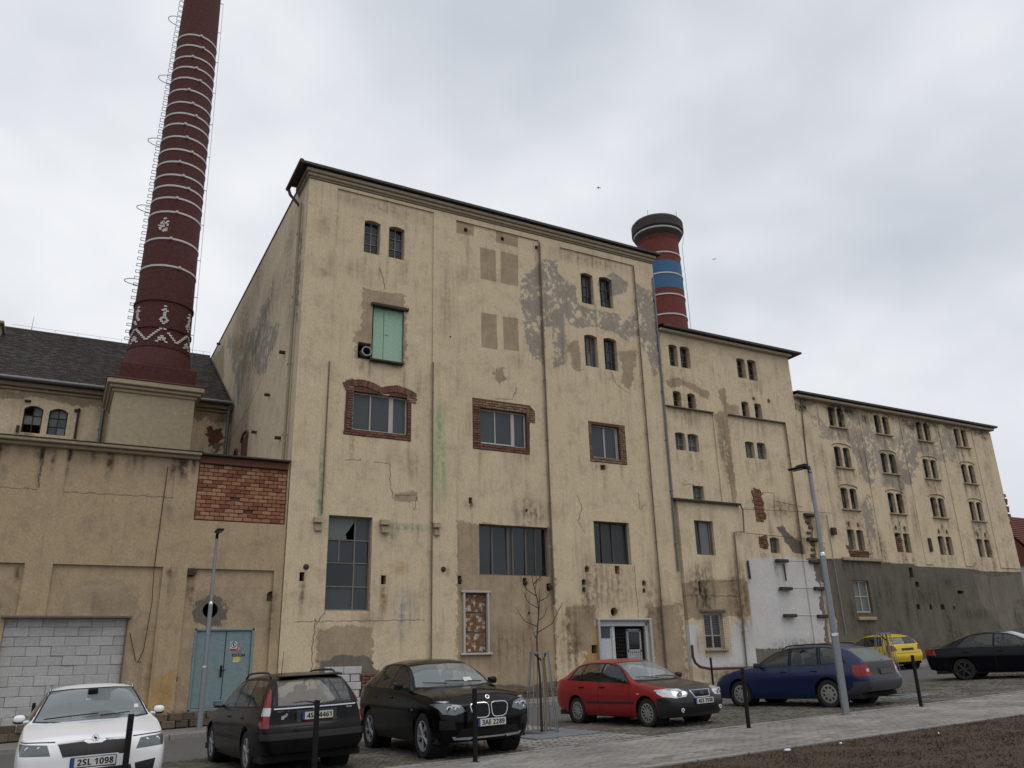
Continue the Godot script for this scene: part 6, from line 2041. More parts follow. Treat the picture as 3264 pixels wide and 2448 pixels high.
func rail(parent: Node3D, d: Dictionary, x0: float, x1: float, side: int, m: Material, lift := 0.045):
	var pts := PackedVector3Array()
	for i in 13:
		var t := i / 12.0
		var x := lerpf(x0, x1, t)
		var s := section(d, x)
		var k := 17
		pts.append(Vector3(warp(d, x, s[k].y), s[k].y + 0.02 + lift * minf(1.0, sin(PI * t) * 3.0), side * (s[k].x - 0.02)))
	var b := MB.new()
	b.tube(pts, 0.017, 0.017, 8)
	obj("roof_rail", b, m, parent)

func seats(o: Node3D, xf: float, xr: float, hw: float, h: float):
	var b := MB.new()
	for q in [[xf, -hw * 0.42], [xf, hw * 0.42]]:
		b.cbox(Vector3(q[0] - 0.2, 0.5, q[1]), Vector3(0.5, 0.2, 0.46), 0.05)
		b.cbox(Vector3(q[0] + 0.12, 0.85, q[1]), Vector3(0.14, 0.6, 0.46), 0.05, Basis(Vector3.BACK, 0.28))
		b.cbox(Vector3(q[0] + 0.2, h - 0.30, q[1]), Vector3(0.1, 0.2, 0.26), 0.04, Basis(Vector3.BACK, 0.15))
	obj("front_seats", b, M.seat, o)
	b = MB.new()
	b.cbox(Vector3(xr - 0.2, 0.5, 0), Vector3(0.5, 0.2, hw * 1.5), 0.05)
	b.cbox(Vector3(xr + 0.12, 0.82, 0), Vector3(0.14, 0.55, hw * 1.5), 0.05, Basis(Vector3.BACK, 0.28))
	for z in [-0.42, 0.42]: b.cbox(Vector3(xr + 0.18, h - 0.36, z * hw), Vector3(0.09, 0.16, 0.26), 0.04)
	obj("rear_seats", b, M.seat, o)
	b = MB.new()
	b.cbox(Vector3(xf - 0.85, 0.82, 0), Vector3(0.5, 0.16, hw * 1.6), 0.05)
	obj("dashboard", b, M.seat, o)
	b = MB.new()
	var st := PackedVector3Array()
	for k in 17: st.append(Vector3(xf - 0.5, 0.92, -hw * 0.42) + Basis(Vector3.BACK, -0.4) * Vector3(0, cos(TAU * k / 16) * 0.18, sin(TAU * k / 16) * 0.18))
	b.tube(st, 0.014, 0.014, 6)
	obj("steering_wheel", b, M.black, o)

# builds the shared parts of a car; regions: [name, material, projection, outline, both sides]
func car(called: String, label: String, d: Dictionary, regions: Array, wheels: Dictionary, body: Material) -> Node3D:
	var o := thing(called, label, "car", Vector3.ZERO, "cars parked in front of the brewery")
	var polys := car_skin(d)
	for x in [wheels.xf, wheels.xr]:
		for s in [-1, 1]: carve(polys, "s", circle(Vector2(x, wheels.r + 0.015), wheels.r + 0.055), s)
	for r in regions:
		if r[2] == "s":
			for s in [-1, 1]:
				if r.size() > 4 and r[4] != 0 and r[4] != s: continue
				var ins := carve(polys, "s", r[3].duplicate(), s)
				if ins and r[1]: obj(r[0], skin_mesh(ins), r[1], o)
		else:
			var ins := []
			for q in (r[3] if r[3] is Array else [r[3]]): ins.append_array(carve(polys, r[2], q.duplicate()))
			if ins and r[1]: obj(r[0], skin_mesh(ins), r[1], o)
	obj("body", skin_mesh(polys), body, o)
	var W := curve(d.W, d.L / 2)
	var ub := MB.new()
	ub.box(Vector3(d.L / 2, curve(d.B, d.L / 2) + 0.06, 0), Vector3(d.L - 0.5, 0.1, W * 2 - 0.12))
	ub.box(Vector3(0.45, curve(d.B, 0.3) + 0.08, 0), Vector3(0.6, 0.06, W * 2 - 0.4))
	ub.box(Vector3(d.L - 0.45, curve(d.B, d.L - 0.3) + 0.08, 0), Vector3(0.6, 0.06, W * 2 - 0.4))
	for x in [wheels.xf, wheels.xr]:
		for s in [-1, 1]:
			ub.lathe(pv([wheels.r + 0.055, 0.0, wheels.r + 0.055, 0.34, 0.05, 0.36]), Vector3(x, wheels.r + 0.015, s * (W - 0.035)), 24, Basis(Vector3.RIGHT, -PI / 2 * s), 0.0, TAU)
	obj("underbody", ub, M.under, o)
	for x in [wheels.xf, wheels.xr]:
		for s in [-1, 1]: wheel(o, Vector3(x, wheels.r, s * (W - wheels.w / 2 - 0.022)), wheels.r, wheels.w, s, wheels.style, wheels.rr)
	seats(o, d.seat, d.seat + 0.85, W, curve(d.T, d.seat + 0.3))
	return o

func stand(o: Node3D, local_x: float, x: float, z: float, facing: float, lift := 0.0):
	# facing: turn about the vertical; 0 has the front towards the camera side (+z), PI has the rear there
	var up := Vector3(-0.027 - (0.015 if x > 20.0 else 0.0), 1, -0.008).normalized()
	var back := Basis(Vector3.UP, facing) * Vector3(0, 0, -1)
	back = (back - up * back.dot(up)).normalized()
	var bs := Basis(back, up, back.cross(up))
	o.transform = Transform3D(bs, Vector3(x, ground(x, z) + lift, z) - bs * Vector3(local_x, 0, 0))

func seam(p: Vector2, q: Vector2, w := 0.013) -> PackedVector2Array:
	var n := (q - p).normalized().orthogonal() * w * 0.5
	return PackedVector2Array([p + n, q + n, q - n, p - n])

func quadz(a: Array, mirrored := true) -> Array:
	var p := pv(a)
	var r := [p]
	if mirrored:
		var q := PackedVector2Array()
		for v in p: q.append(Vector2(-v.x, v.y))
		r.append(q)
	return r

func handles(o: Node3D, d: Dictionary, xs: Array, y: float, m: Material):
	for x in xs:
		for s in [-1, 1]:
			var b := MB.new()
			b.cbox(Vector3(x, y, s * (curve(d.W, x) - 0.018)), Vector3(0.19, 0.035, 0.04), 0.01)
			obj("door_handle", b, m, o)

func wipers(o: Node3D, d: Dictionary, pts: Array):
	for q in pts:
		var b := MB.new()
		b.tube(PackedVector3Array(q), 0.010, 0.008, 6)
		obj("wiper", b, M.black, o)

func car_materials():
	M.tyre = mottled(Color(0.022, 0.021, 0.020), Color(0.014, 0.014, 0.014), 0.3, 0.9, 80, 0.4)
	M.rim = mat(lin(0.42, 0.43, 0.45), 0.28, 0.3)
	M.rimdark = mat(lin(0.05, 0.045, 0.04), 0.4, 0.5)
	M.hubcap = mottled(Color(0.30, 0.295, 0.28), Color(0.20, 0.195, 0.18), 0.3, 0.5, 81, 0.2, 0.03, 0.2)
	M.under = mat(lin(0.008, 0.008, 0.008), 0.95)
	M.seat = mat(lin(0.020, 0.020, 0.021), 0.9)
	M.mirror = mat(Color(0.6, 0.63, 0.66), 0.05, 1.0)
	M.plate = mat(lin(0.55, 0.55, 0.53), 0.5)
	M.platestrip = mat(lin(0.02, 0.06, 0.24), 0.5)
	M.plastic = mottled(Color(0.020, 0.020, 0.021), Color(0.012, 0.012, 0.013), 0.4, 0.6, 82, 0.3)
	M.gap = mat(lin(0.004, 0.004, 0.004), 0.9)
	var g := mat(Color(lin(0.02, 0.025, 0.025), 0.42), 0.04)
	g.transparency = BaseMaterial3D.TRANSPARENCY_ALPHA
	M.carglass = g
	g = mat(Color(lin(0.27, 0.31, 0.32), 0.52), 0.05)  # windscreen dust haze, made paler to stand in for reflected sky
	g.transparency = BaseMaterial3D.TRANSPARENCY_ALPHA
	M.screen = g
	g = mat(Color(lin(0.10, 0.12, 0.12), 0.8), 0.35)
	g.transparency = BaseMaterial3D.TRANSPARENCY_ALPHA
	M.dirtyglass = g
	M.redlens = paint(lin(0.20, 0.008, 0.010), 0.12, 0.0)
	M.clearlens = paint(lin(0.50, 0.50, 0.52), 0.10, 0.3)
	M.headlens = paint(lin(0.13, 0.145, 0.15), 0.07, 0.5)
	M.headbright = paint(lin(0.60, 0.62, 0.64), 0.10, 0.6)
	M.amber = paint(lin(0.45, 0.20, 0.05), 0.15, 0.0)

func front_lamps(o: Node3D, pts: Array, r: float):
	for q in pts:
		for s in [-1, 1]:
			var b := MB.new()
			b.lathe(pv([r, 0.0, r, 0.012, r * 0.7, 0.018, r * 0.6, 0.004, 0.0, 0.002]), Vector3(q[0], q[1], s * q[2]), 18, Basis(Vector3.BACK, PI / 2))
			obj("lamp_reflector", b, M.chrome, o)

func white_estate():
	var d := {"L": 4.66, "seat": 2.35, "fb": 0.13, "rb": 0.06,
		"T": pv([0, 0.80, 0.03, 0.825, 0.1, 0.85, 0.4, 0.905, 0.9, 0.965, 1.25, 1.0, 1.4, 1.03, 1.8, 1.25, 2.15, 1.40, 2.6, 1.46, 3.2, 1.462, 4.0, 1.43, 4.5, 1.38, 4.66, 1.35]),
		"S": pv([0, 0.765, 0.1, 0.80, 0.5, 0.865, 1.2, 0.945, 1.5, 0.96, 3.0, 0.98, 4.3, 1.01, 4.66, 1.01]),
		"B": pv([0, 0.22, 0.4, 0.19, 3.9, 0.2, 4.66, 0.3]),
		"W": pv([0, 0.74, 0.03, 0.80, 0.12, 0.86, 0.4, 0.90, 1.0, 0.907, 3.6, 0.907, 4.3, 0.87, 4.6, 0.8, 4.66, 0.74]),
		"R": pv([0, 0.62, 0.15, 0.74, 0.6, 0.79, 1.3, 0.81, 1.5, 0.76, 2.15, 0.60, 2.7, 0.585, 4.0, 0.56, 4.66, 0.53]),
		"CR": pv([0, 0.05, 1.3, 0.06, 1.7, 0.045, 2.4, 0.06, 4.66, 0.07]),
		"FW": pv([0.2, 0.10, 0.45, 0.0, 0.62, 0.0, 0.8, 0.06, 0.9, 0.14]), "RW": pv([0.3, -0.05, 0.6, 0.0, 1.0, -0.08, 1.4, -0.42])}
	var body := paint(lin(0.78, 0.785, 0.80), 0.3, 0.0)
	var V := [pv([-0.42, 0.765, -0.12, 0.775, -0.07, 0.745, 0.07, 0.745, 0.12, 0.775, 0.42, 0.765, 0.35, 0.605, -0.35, 0.605])]
	V = [pv([-0.43, 0.765, -0.13, 0.782, -0.08, 0.752, -0.08, 0.615, -0.36, 0.612]), pv([-0.08, 0.752, 0.08, 0.752, 0.08, 0.615, -0.08, 0.615]), pv([0.43, 0.765, 0.13, 0.782, 0.08, 0.752, 0.08, 0.615, 0.36, 0.612])]
	var reg := [
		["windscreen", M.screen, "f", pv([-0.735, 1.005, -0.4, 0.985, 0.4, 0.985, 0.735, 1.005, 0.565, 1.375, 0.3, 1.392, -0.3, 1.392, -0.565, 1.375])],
		["windscreen_trim", M.black, "f", pv([-0.77, 0.99, -0.4, 0.967, 0.4, 0.967, 0.77, 0.99, 0.585, 1.39, 0.3, 1.408, -0.3, 1.408, -0.585, 1.39])],
		["grille", M.plastic, "f", V],
		["grille_surround", M.chrome, "f", [pv([-0.445, 0.775, -0.12, 0.795, -0.09, 0.60, -0.37, 0.60]), pv([0.445, 0.775, 0.12, 0.795, 0.09, 0.60, 0.37, 0.60]), pv([-0.12, 0.795, -0.07, 0.762, 0.07, 0.762, 0.12, 0.795, 0.1, 0.602, -0.1, 0.602])]],
		["headlight", M.headlens, "f", quadz([0.50, 0.635, 0.85, 0.65, 0.88, 0.79, 0.55, 0.765], false)], ["headlight", M.headlens, "f", quadz([-0.50, 0.635, -0.85, 0.65, -0.88, 0.79, -0.55, 0.765], false)],
		["lower_grille", M.plastic, "f", [pv([-0.45, 0.46, 0.45, 0.46, 0.50, 0.30, -0.50, 0.30]), pv([0.5, 0.47, 0.76, 0.50, 0.74, 0.36, 0.52, 0.34]), pv([-0.5, 0.47, -0.76, 0.50, -0.74, 0.36, -0.52, 0.34])]],
		["hood_gap", M.gap, "f", [seam(Vector2(-0.46, 0.79), Vector2(-0.86, 0.805)), seam(Vector2(0.46, 0.79), Vector2(0.86, 0.805))]],
		["side_window", M.carglass, "s", glazing(d, 1.45, 1.85, 2.5, 2.55)], ["side_window", M.carglass, "s", glazing(d, 2.6, 2.56, 3.3, 3.5)], ["side_window", M.carglass, "s", glazing(d, 3.56, 3.38, 3.95, 4.15)],
		["window_trim", M.black, "s", glazing(d, 1.38, 1.78, 4.05, 4.25, 0.0, 0.012)],
	]
	var o := car("white_estate_car", "white estate car facing the camera at lower left behind a bollard", d, reg, {"xf": 0.91, "xr": 3.60, "r": 0.315, "w": 0.205, "style": "spoke", "rr": 0.21}, body)
	for s in [-1, 1]:
		mirror(o, Vector3(1.66, 1.045, s * 0.935), s, body)
		rail(o, d, 2.2, 4.0, s, M.chrome)
	for k in 22:
		var b := MB.new()
		var z := -0.36 + k * 0.0343
		b.cbox(Vector3(-0.075 + 0.10 * z * z / 0.2, 0.685, z), Vector3(0.02, 0.135, 0.010), 0.003)
		obj("grille_slat", b, M.black, o)
	plate(o, "2SL 1098", Vector3(-0.125, 0.535, 0.0), false, 0.05)
	var bd := MB.new()
	bd.lathe(pv([0.045, 0.0, 0.045, 0.012, 0.038, 0.016, 0.036, 0.012, 0.0, 0.012]), Vector3(-0.055, 0.805, 0), 24, Basis(Vector3.BACK, PI / 2 - 0.4))
	var be := obj("badge", bd, M.chrome, o)
	bd = MB.new()
	bd.box(Vector3(-0.074, 0.815, 0.0), Vector3(0.004, 0.018, 0.04), Basis(Vector3.BACK, -0.4) * Basis(Vector3.RIGHT, 0.5))
	bd.box(Vector3(-0.074, 0.806, 0.008), Vector3(0.004, 0.03, 0.014), Basis(Vector3.BACK, -0.4))
	obj("badge_mark", bd, M.black, be)
	wipers(o, d, [[Vector3(1.30, 1.03, -0.62), Vector3(1.37, 1.05, -0.2), Vector3(1.40, 1.06, 0.08)], [Vector3(1.30, 1.03, 0.1), Vector3(1.38, 1.05, 0.5)]])
	front_lamps(o, [[0.03, 0.71, 0.63], [0.09, 0.715, 0.76]], 0.045)
	var b := MB.new()
	b.cbox(Vector3(2.02, 1.27, 0.0), Vector3(0.05, 0.07, 0.24), 0.02)
	b.cbox(Vector3(1.95, 1.33, 0.0), Vector3(0.06, 0.16, 0.14), 0.02, Basis(Vector3.BACK, 0.5))
	obj("inner_mirror", b, M.black, o)
	b = MB.new()
	b.box(Vector3(1.62, 1.12, 0.60), Vector3(0.004, 0.09, 0.06), Basis(Vector3.BACK, -1.0))
	b.box(Vector3(1.86, 1.25, -0.06), Vector3(0.004, 0.04, 0.07), Basis(Vector3.BACK, -1.0))
	obj("sticker", b, M.plate, o)
	o.scale = Vector3.ONE
	stand(o, 0.0, 0.70, -13.1, 0.0)
	o.transform.basis = o.transform.basis.scaled_local(Vector3(1.02, 1.04, 1.02))

func rear_lights(o, d): pass

func black_estate():
	var d := {"L": 4.83, "seat": 2.4, "fb": 0.07, "rb": 0.09, "rfade": 1.25,
		"T": pv([0, 0.68, 0.05, 0.74, 0.3, 0.83, 0.9, 0.93, 1.25, 0.985, 1.4, 1.03, 1.8, 1.25, 2.15, 1.40, 2.6, 1.46, 3.3, 1.475, 4.2, 1.46, 4.7, 1.44, 4.79, 1.425, 4.83, 1.40]),
		"S": pv([0, 0.60, 0.2, 0.72, 1.2, 0.92, 1.6, 0.945, 3.0, 0.96, 4.3, 0.985, 4.83, 0.99]),
		"B": pv([0, 0.22, 0.4, 0.19, 4.1, 0.21, 4.5, 0.27, 4.83, 0.34]),
		"W": pv([0, 0.62, 0.05, 0.72, 0.3, 0.85, 0.8, 0.90, 3.8, 0.906, 4.5, 0.885, 4.7, 0.862, 4.8, 0.81, 4.83, 0.775]),
		"R": pv([0, 0.52, 0.2, 0.68, 0.7, 0.77, 1.3, 0.80, 1.5, 0.76, 2.15, 0.62, 2.7, 0.605, 4.3, 0.60, 4.75, 0.585, 4.83, 0.56]),
		"CR": pv([0, 0.06, 1.3, 0.06, 1.7, 0.045, 2.4, 0.06, 4.83, 0.065]),
		"FW": pv([0.2, 0.08, 0.45, 0.0, 0.7, 0.06, 0.9, 0.14]), "RW": pv([0.3, -0.06, 0.55, 0.0, 0.70, -0.01, 0.74, -0.07, 0.95, -0.10, 1.2, -0.26, 1.42, -0.44])}
	var body := paint(lin(0.0045, 0.0043, 0.0042), 0.25, 0.0)
	var reg := [
		["rear_window", M.carglass, "r", pv([-0.63, 0.995, 0.63, 0.995, 0.58, 1.36, -0.58, 1.36])],
		["chrome_strip", M.chrome, "r", pv([-0.70, 0.955, 0.70, 0.955, 0.70, 0.972, -0.70, 0.972])],
		["reversing_lamp", M.clearlens, "r", pv([0.765, 0.87, 0.92, 0.87, 0.90, 0.985, 0.745, 0.985])], ["reversing_lamp", M.clearlens, "r", pv([-0.765, 0.87, -0.92, 0.87, -0.90, 0.985, -0.745, 0.985])],
		["tail_light", M.redlens, "r", [pv([0.79, 0.70, 0.92, 0.70, 0.92, 0.99, 0.745, 0.99]), pv([0.745, 0.99, 0.88, 0.99, 0.74, 1.39, 0.645, 1.37])]], ["tail_light", M.redlens, "r", [pv([-0.79, 0.70, -0.92, 0.70, -0.92, 0.99, -0.745, 0.99]), pv([-0.745, 0.99, -0.88, 0.99, -0.74, 1.39, -0.645, 1.37])]],
		["plate_recess", M.plastic, "r", pv([-0.34, 0.76, 0.34, 0.76, 0.34, 0.925, -0.34, 0.925])],
		["rear_window_trim", M.black, "r", pv([-0.70, 0.972, 0.70, 0.972, 0.62, 1.38, -0.62, 1.38])],
		["tailgate_gap", M.gap, "r", [seam(Vector2(-0.70, 0.70), Vector2(0.70, 0.70), 0.012), seam(Vector2(-0.71, 0.70), Vector2(-0.71, 0.96), 0.01), seam(Vector2(0.71, 0.70), Vector2(0.71, 0.96), 0.01)]],
		["bumper_strip", M.plastic, "r", pv([-0.92, 0.53, 0.92, 0.53, 0.92, 0.62, -0.92, 0.62])],
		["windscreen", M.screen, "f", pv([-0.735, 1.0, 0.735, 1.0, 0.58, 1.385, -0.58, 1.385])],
		["headlight", M.headlens, "f", quadz([0.42, 0.60, 0.82, 0.62, 0.82, 0.74, 0.46, 0.72])],
		["side_window", M.carglass, "s", glazing(d, 1.5, 1.9, 2.55, 2.6)], ["side_window", M.carglass, "s", glazing(d, 2.66, 2.62, 3.35, 3.55)], ["side_window", M.carglass, "s", glazing(d, 3.62, 3.43, 4.08, 4.38)],
		["window_trim", M.black, "s", glazing(d, 1.42, 1.82, 4.15, 4.47, 0.0, 0.012)],
		["door_gap", M.gap, "s", seam(Vector2(1.5, 0.28), Vector2(1.5, 0.93))], ["door_gap", M.gap, "s", seam(Vector2(2.62, 0.28), Vector2(2.62, 0.95))], ["door_gap", M.gap, "s", seam(Vector2(3.25, 0.55), Vector2(3.55, 0.96))],
		["side_moulding", M.plastic, "s", pv([1.4, 0.48, 3.3, 0.48, 3.3, 0.54, 1.4, 0.54])],
		["tail_light", M.redlens, "s", pv([4.68, 0.72, 4.95, 0.72, 4.95, 0.98, 4.70, 0.98])],
	]
	var o := car("black_estate_car", "dark estate car parked with its rear and red tail lamps to the camera", d, reg, {"xf": 0.94, "xr": 3.70, "r": 0.32, "w": 0.21, "style": "spoke", "rr": 0.215}, body)
	for s in [-1, 1]:
		mirror(o, Vector3(1.68, 1.02, s * 0.96), s, M.black)
		rail(o, d, 2.35, 4.25, s, M.plastic, 0.06)
	handles(o, d, [2.42, 3.42], 0.82, M.black)
	plate(o, "4SE 4461", Vector3(4.86, 0.84, 0.0), true, 0.1)
	var b := MB.new()
	b.cbox(Vector3(4.845, 0.768, 0.0), Vector3(0.012, 0.018, 0.52), 0.003)
	obj("plate_holder", b, M.redlens, o)
	var bs := Basis(Vector3(0, 0, -1), Vector3.UP, Vector3.RIGHT)
	lettering("MONDEO", Vector3(4.80, 0.925, 0.56), 0.026, 0.19, M.chrome, o, bs, true, "badge_lettering")
	b = MB.new()
	b.lathe(pv([0.055, 0.0, 0.055, 0.008, 0.0, 0.012]), Vector3(4.825, 0.935, 0.02), 24, Basis(Vector3.BACK, -PI / 2) * Basis.from_scale(Vector3(0.42, 1, 1)))
	obj("badge", b, M.chrome, o)
	lettering("Ford", Vector3(4.84, 0.935, 0.02), 0.026, 0.07, M.platestrip, o, bs, true, "badge_lettering")
	b = MB.new()   # a small animal shaped sticker and a trim script at the other side
	b.box(Vector3(4.80, 0.85, 0.55), Vector3(0.003, 0.035, 0.09), Basis(Vector3.RIGHT, 0.3))
	b.box(Vector3(4.80, 0.87, 0.51), Vector3(0.003, 0.05, 0.03), Basis(Vector3.RIGHT, -0.5))
	b.box(Vector3(4.80, 0.82, 0.57), Vector3(0.003, 0.02, 0.05))
	b.box(Vector3(4.79, 0.925, -0.57), Vector3(0.003, 0.012, 0.10))
	b.box(Vector3(4.79, 0.93, -0.535), Vector3(0.003, 0.03, 0.012))
	obj("sticker", b, M.rim, o)
	b = MB.new()
	b.tube(PackedVector3Array([Vector3(4.80, 1.02, 0.02), Vector3(4.76, 1.045, 0.2), Vector3(4.76, 1.035, 0.38)]), 0.014, 0.008, 6)
	obj("rear_wiper", b, M.black, o)
	b = MB.new()
	b.tube(PackedVector3Array([Vector3(4.1, 1.47, 0.42), Vector3(4.28, 1.80, 0.44)]), 0.006, 0.003, 5)
	obj("aerial", b, M.black, o)
	b = MB.new()
	b.cbox(Vector3(4.37, 1.425, 0), Vector3(0.2, 0.03, 1.12), 0.012, Basis(Vector3.BACK, -0.06))
	obj("spoiler", b, body, o)
	stand(o, 3.70, 3.84, -14.5, PI + 0.045)
	o.transform.basis = o.transform.basis.scaled_local(Vector3(0.94, 1.03, 0.95))

func black_crossover():
	var d := {"L": 4.454, "seat": 2.3, "fb": 0.12, "rb": 0.06,
		"T": pv([0, 0.86, 0.04, 0.90, 0.12, 0.94, 0.4, 0.99, 0.9, 1.045, 1.25, 1.085, 1.38, 1.115, 1.7, 1.30, 2.05, 1.46, 2.4, 1.53, 2.9, 1.548, 3.6, 1.52, 4.1, 1.45, 4.454, 1.39]),
		"S": pv([0, 0.82, 0.12, 0.88, 0.5, 0.94, 1.3, 1.005, 1.6, 1.025, 3.0, 1.06, 4.454, 1.09]),
		"B": pv([0, 0.26, 0.3, 0.23, 4.0, 0.25, 4.454, 0.36]),
		"W": pv([0, 0.70, 0.04, 0.77, 0.13, 0.84, 0.4, 0.892, 1.0, 0.90, 3.6, 0.90, 4.2, 0.86, 4.4, 0.79, 4.454, 0.73]),
		"R": pv([0, 0.58, 0.15, 0.74, 0.6, 0.79, 1.3, 0.81, 1.5, 0.765, 2.05, 0.615, 2.6, 0.595, 3.8, 0.565, 4.454, 0.52]),
		"CR": pv([0, 0.05, 1.3, 0.06, 1.7, 0.045, 2.4, 0.06, 4.454, 0.07]),
		"FW": pv([0.25, 0.10, 0.5, 0.0, 0.75, 0.02, 0.9, 0.10]), "RW": pv([0.3, -0.05, 0.6, 0.0, 1.05, -0.07, 1.4, -0.42])}
	var body := paint(lin(0.003, 0.003, 0.0032), 0.14, 0.0)
	var kid := func(s): return pv([s * 0.03, 0.785, s * 0.05, 0.812, s * 0.10, 0.824, s * 0.27, 0.822, s * 0.325, 0.81, s * 0.345, 0.775, s * 0.325, 0.69, s * 0.29, 0.635, s * 0.23, 0.615, s * 0.10, 0.612, s * 0.05, 0.63, s * 0.032, 0.67])
	var ring := func(s): return pv([s * 0.019, 0.79, s * 0.044, 0.821, s * 0.097, 0.835, s * 0.273, 0.833, s * 0.332, 0.82, s * 0.357, 0.777, s * 0.336, 0.686, s * 0.298, 0.626, s * 0.233, 0.604, s * 0.095, 0.601, s * 0.042, 0.621, s * 0.02, 0.667])
	var reg := [
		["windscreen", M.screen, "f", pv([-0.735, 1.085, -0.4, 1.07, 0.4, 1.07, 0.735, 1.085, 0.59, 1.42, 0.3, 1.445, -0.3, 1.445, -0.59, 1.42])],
		["windscreen_trim", M.black, "f", pv([-0.77, 1.07, -0.4, 1.05, 0.4, 1.05, 0.77, 1.07, 0.605, 1.44, 0.3, 1.462, -0.3, 1.462, -0.605, 1.44])],
		["kidney_grille", M.gap, "f", kid.call(1)], ["kidney_grille", M.gap, "f", kid.call(-1)], ["grille_surround", M.chrome, "f", ring.call(1)], ["grille_surround", M.chrome, "f", ring.call(-1)],
		["headlight", M.headlens, "f", pv([0.43, 0.715, 0.62, 0.665, 0.80, 0.69, 0.885, 0.84, 0.74, 0.855, 0.50, 0.805])], ["headlight", M.headlens, "f", pv([-0.43, 0.715, -0.62, 0.665, -0.80, 0.69, -0.885, 0.84, -0.74, 0.855, -0.50, 0.805])],
		["headlight_brow", M.headbright, "f", quadz([0.50, 0.806, 0.74, 0.856, 0.885, 0.842, 0.89, 0.872, 0.72, 0.88, 0.47, 0.82])],
		["lower_grille", M.gap, "f", pv([-0.52, 0.46, 0.52, 0.46, 0.60, 0.33, -0.60, 0.33])],
		["skid_plate", M.rim, "f", [pv([0.30, 0.33, 0.66, 0.35, 0.62, 0.30, 0.34, 0.285]), pv([-0.30, 0.33, -0.66, 0.35, -0.62, 0.30, -0.34, 0.285]), pv([-0.30, 0.325, 0.30, 0.325, 0.30, 0.30, -0.30, 0.30])]],
		["fog_light_recess", M.gap, "f", pv([0.60, 0.45, 0.84, 0.46, 0.84, 0.60, 0.64, 0.58])], ["fog_light_recess", M.gap, "f", pv([-0.60, 0.45, -0.84, 0.46, -0.84, 0.60, -0.64, 0.58])],
		["hood_gap", M.gap, "f", [seam(Vector2(-0.46, 0.872), Vector2(0.46, 0.872), 0.008)]],
		["side_window", M.carglass, "s", glazing(d, 1.5, 1.82, 2.38, 2.48)], ["side_window", M.carglass, "s", glazing(d, 2.54, 2.45, 3.1, 3.3)], ["side_window", M.carglass, "s", glazing(d, 3.35, 3.17, 3.55, 3.8)],
		["window_trim", M.black, "s", glazing(d, 1.42, 1.76, 3.62, 3.9, 0.0, 0.012)],
		["sill_trim", M.plastic, "s", pv([0.5, 0.2, 4.2, 0.2, 4.2, 0.36, 0.5, 0.36])],
		["door_gap", M.gap, "s", seam(Vector2(1.45, 0.36), Vector2(1.45, 1.0))], ["door_gap", M.gap, "s", seam(Vector2(2.5, 0.36), Vector2(2.5, 1.04))], ["door_gap", M.gap, "s", seam(Vector2(3.0, 0.6), Vector2(3.3, 1.05))],
		["tail_light", M.redlens, "s", pv([3.95, 0.90, 4.3, 0.92, 4.3, 1.06, 4.0, 1.06])],
		["side_lamp", M.amber, "s", pv([1.17, 0.72, 1.25, 0.735, 1.25, 0.755, 1.17, 0.74])],
	]
	var o := car("black_crossover_car", "glossy black crossover car facing the camera with twin kidney grille", d, reg, {"xf": 0.83, "xr": 3.59, "r": 0.345, "w": 0.225, "style": "star", "rr": 0.235}, body)
	for s in [-1, 1]: mirror(o, Vector3(1.66, 1.12, s * 0.97), s, M.black)
	handles(o, d, [2.32, 3.22], 0.92, body)
	plate(o, "3AE 2289", Vector3(-0.135, 0.53, 0.0), false, 0.03)
	var b := MB.new()
	b.lathe(pv([0.041, 0.0, 0.041, 0.008, 0.034, 0.012, 0.0, 0.012]), Vector3(0.01, 0.902, 0), 20, Basis(Vector3.BACK, PI / 2 - 0.6))
	var be := obj("badge", b, M.chrome, o)
	b = MB.new()
	b.lathe(pv([0.026, 0.0, 0.026, 0.016, 0.0, 0.016]), Vector3(0.01, 0.902, 0), 20, Basis(Vector3.BACK, PI / 2 - 0.6))
	obj("badge_mark", b, M.platestrip, be)
	front_lamps(o, [[0.0, 0.74, 0.57], [0.035, 0.75, 0.70]], 0.058)
	front_lamps(o, [[0.06, 0.525, 0.72]], 0.05)
	for k in 10:
		for s in [-1, 1]:
			b = MB.new()
			b.cbox(Vector3(-0.10 + 0.03 * k / 10.0, 0.72, s * (0.07 + k * 0.026)), Vector3(0.012, 0.17, 0.006), 0.002)
			obj("grille_slat", b, M.plastic, o)
	wipers(o, d, [[Vector3(1.33, 1.12, 0.55), Vector3(1.41, 1.15, 0.1), Vector3(1.43, 1.16, -0.15)], [Vector3(1.33, 1.12, -0.15), Vector3(1.42, 1.15, -0.6)]])
	b = MB.new()
	b.box(Vector3(1.41, 1.16, 0.3), Vector3(0.02, 0.10, 0.16), Basis(Vector3.BACK, -0.9))
	obj("paper_slip", b, M.plate, o)
	stand(o, 0.83, 6.69, -14.05, 0.0)
	o.transform.basis = o.transform.basis.scaled_local(Vector3(1.0, 1.05, 1.0))

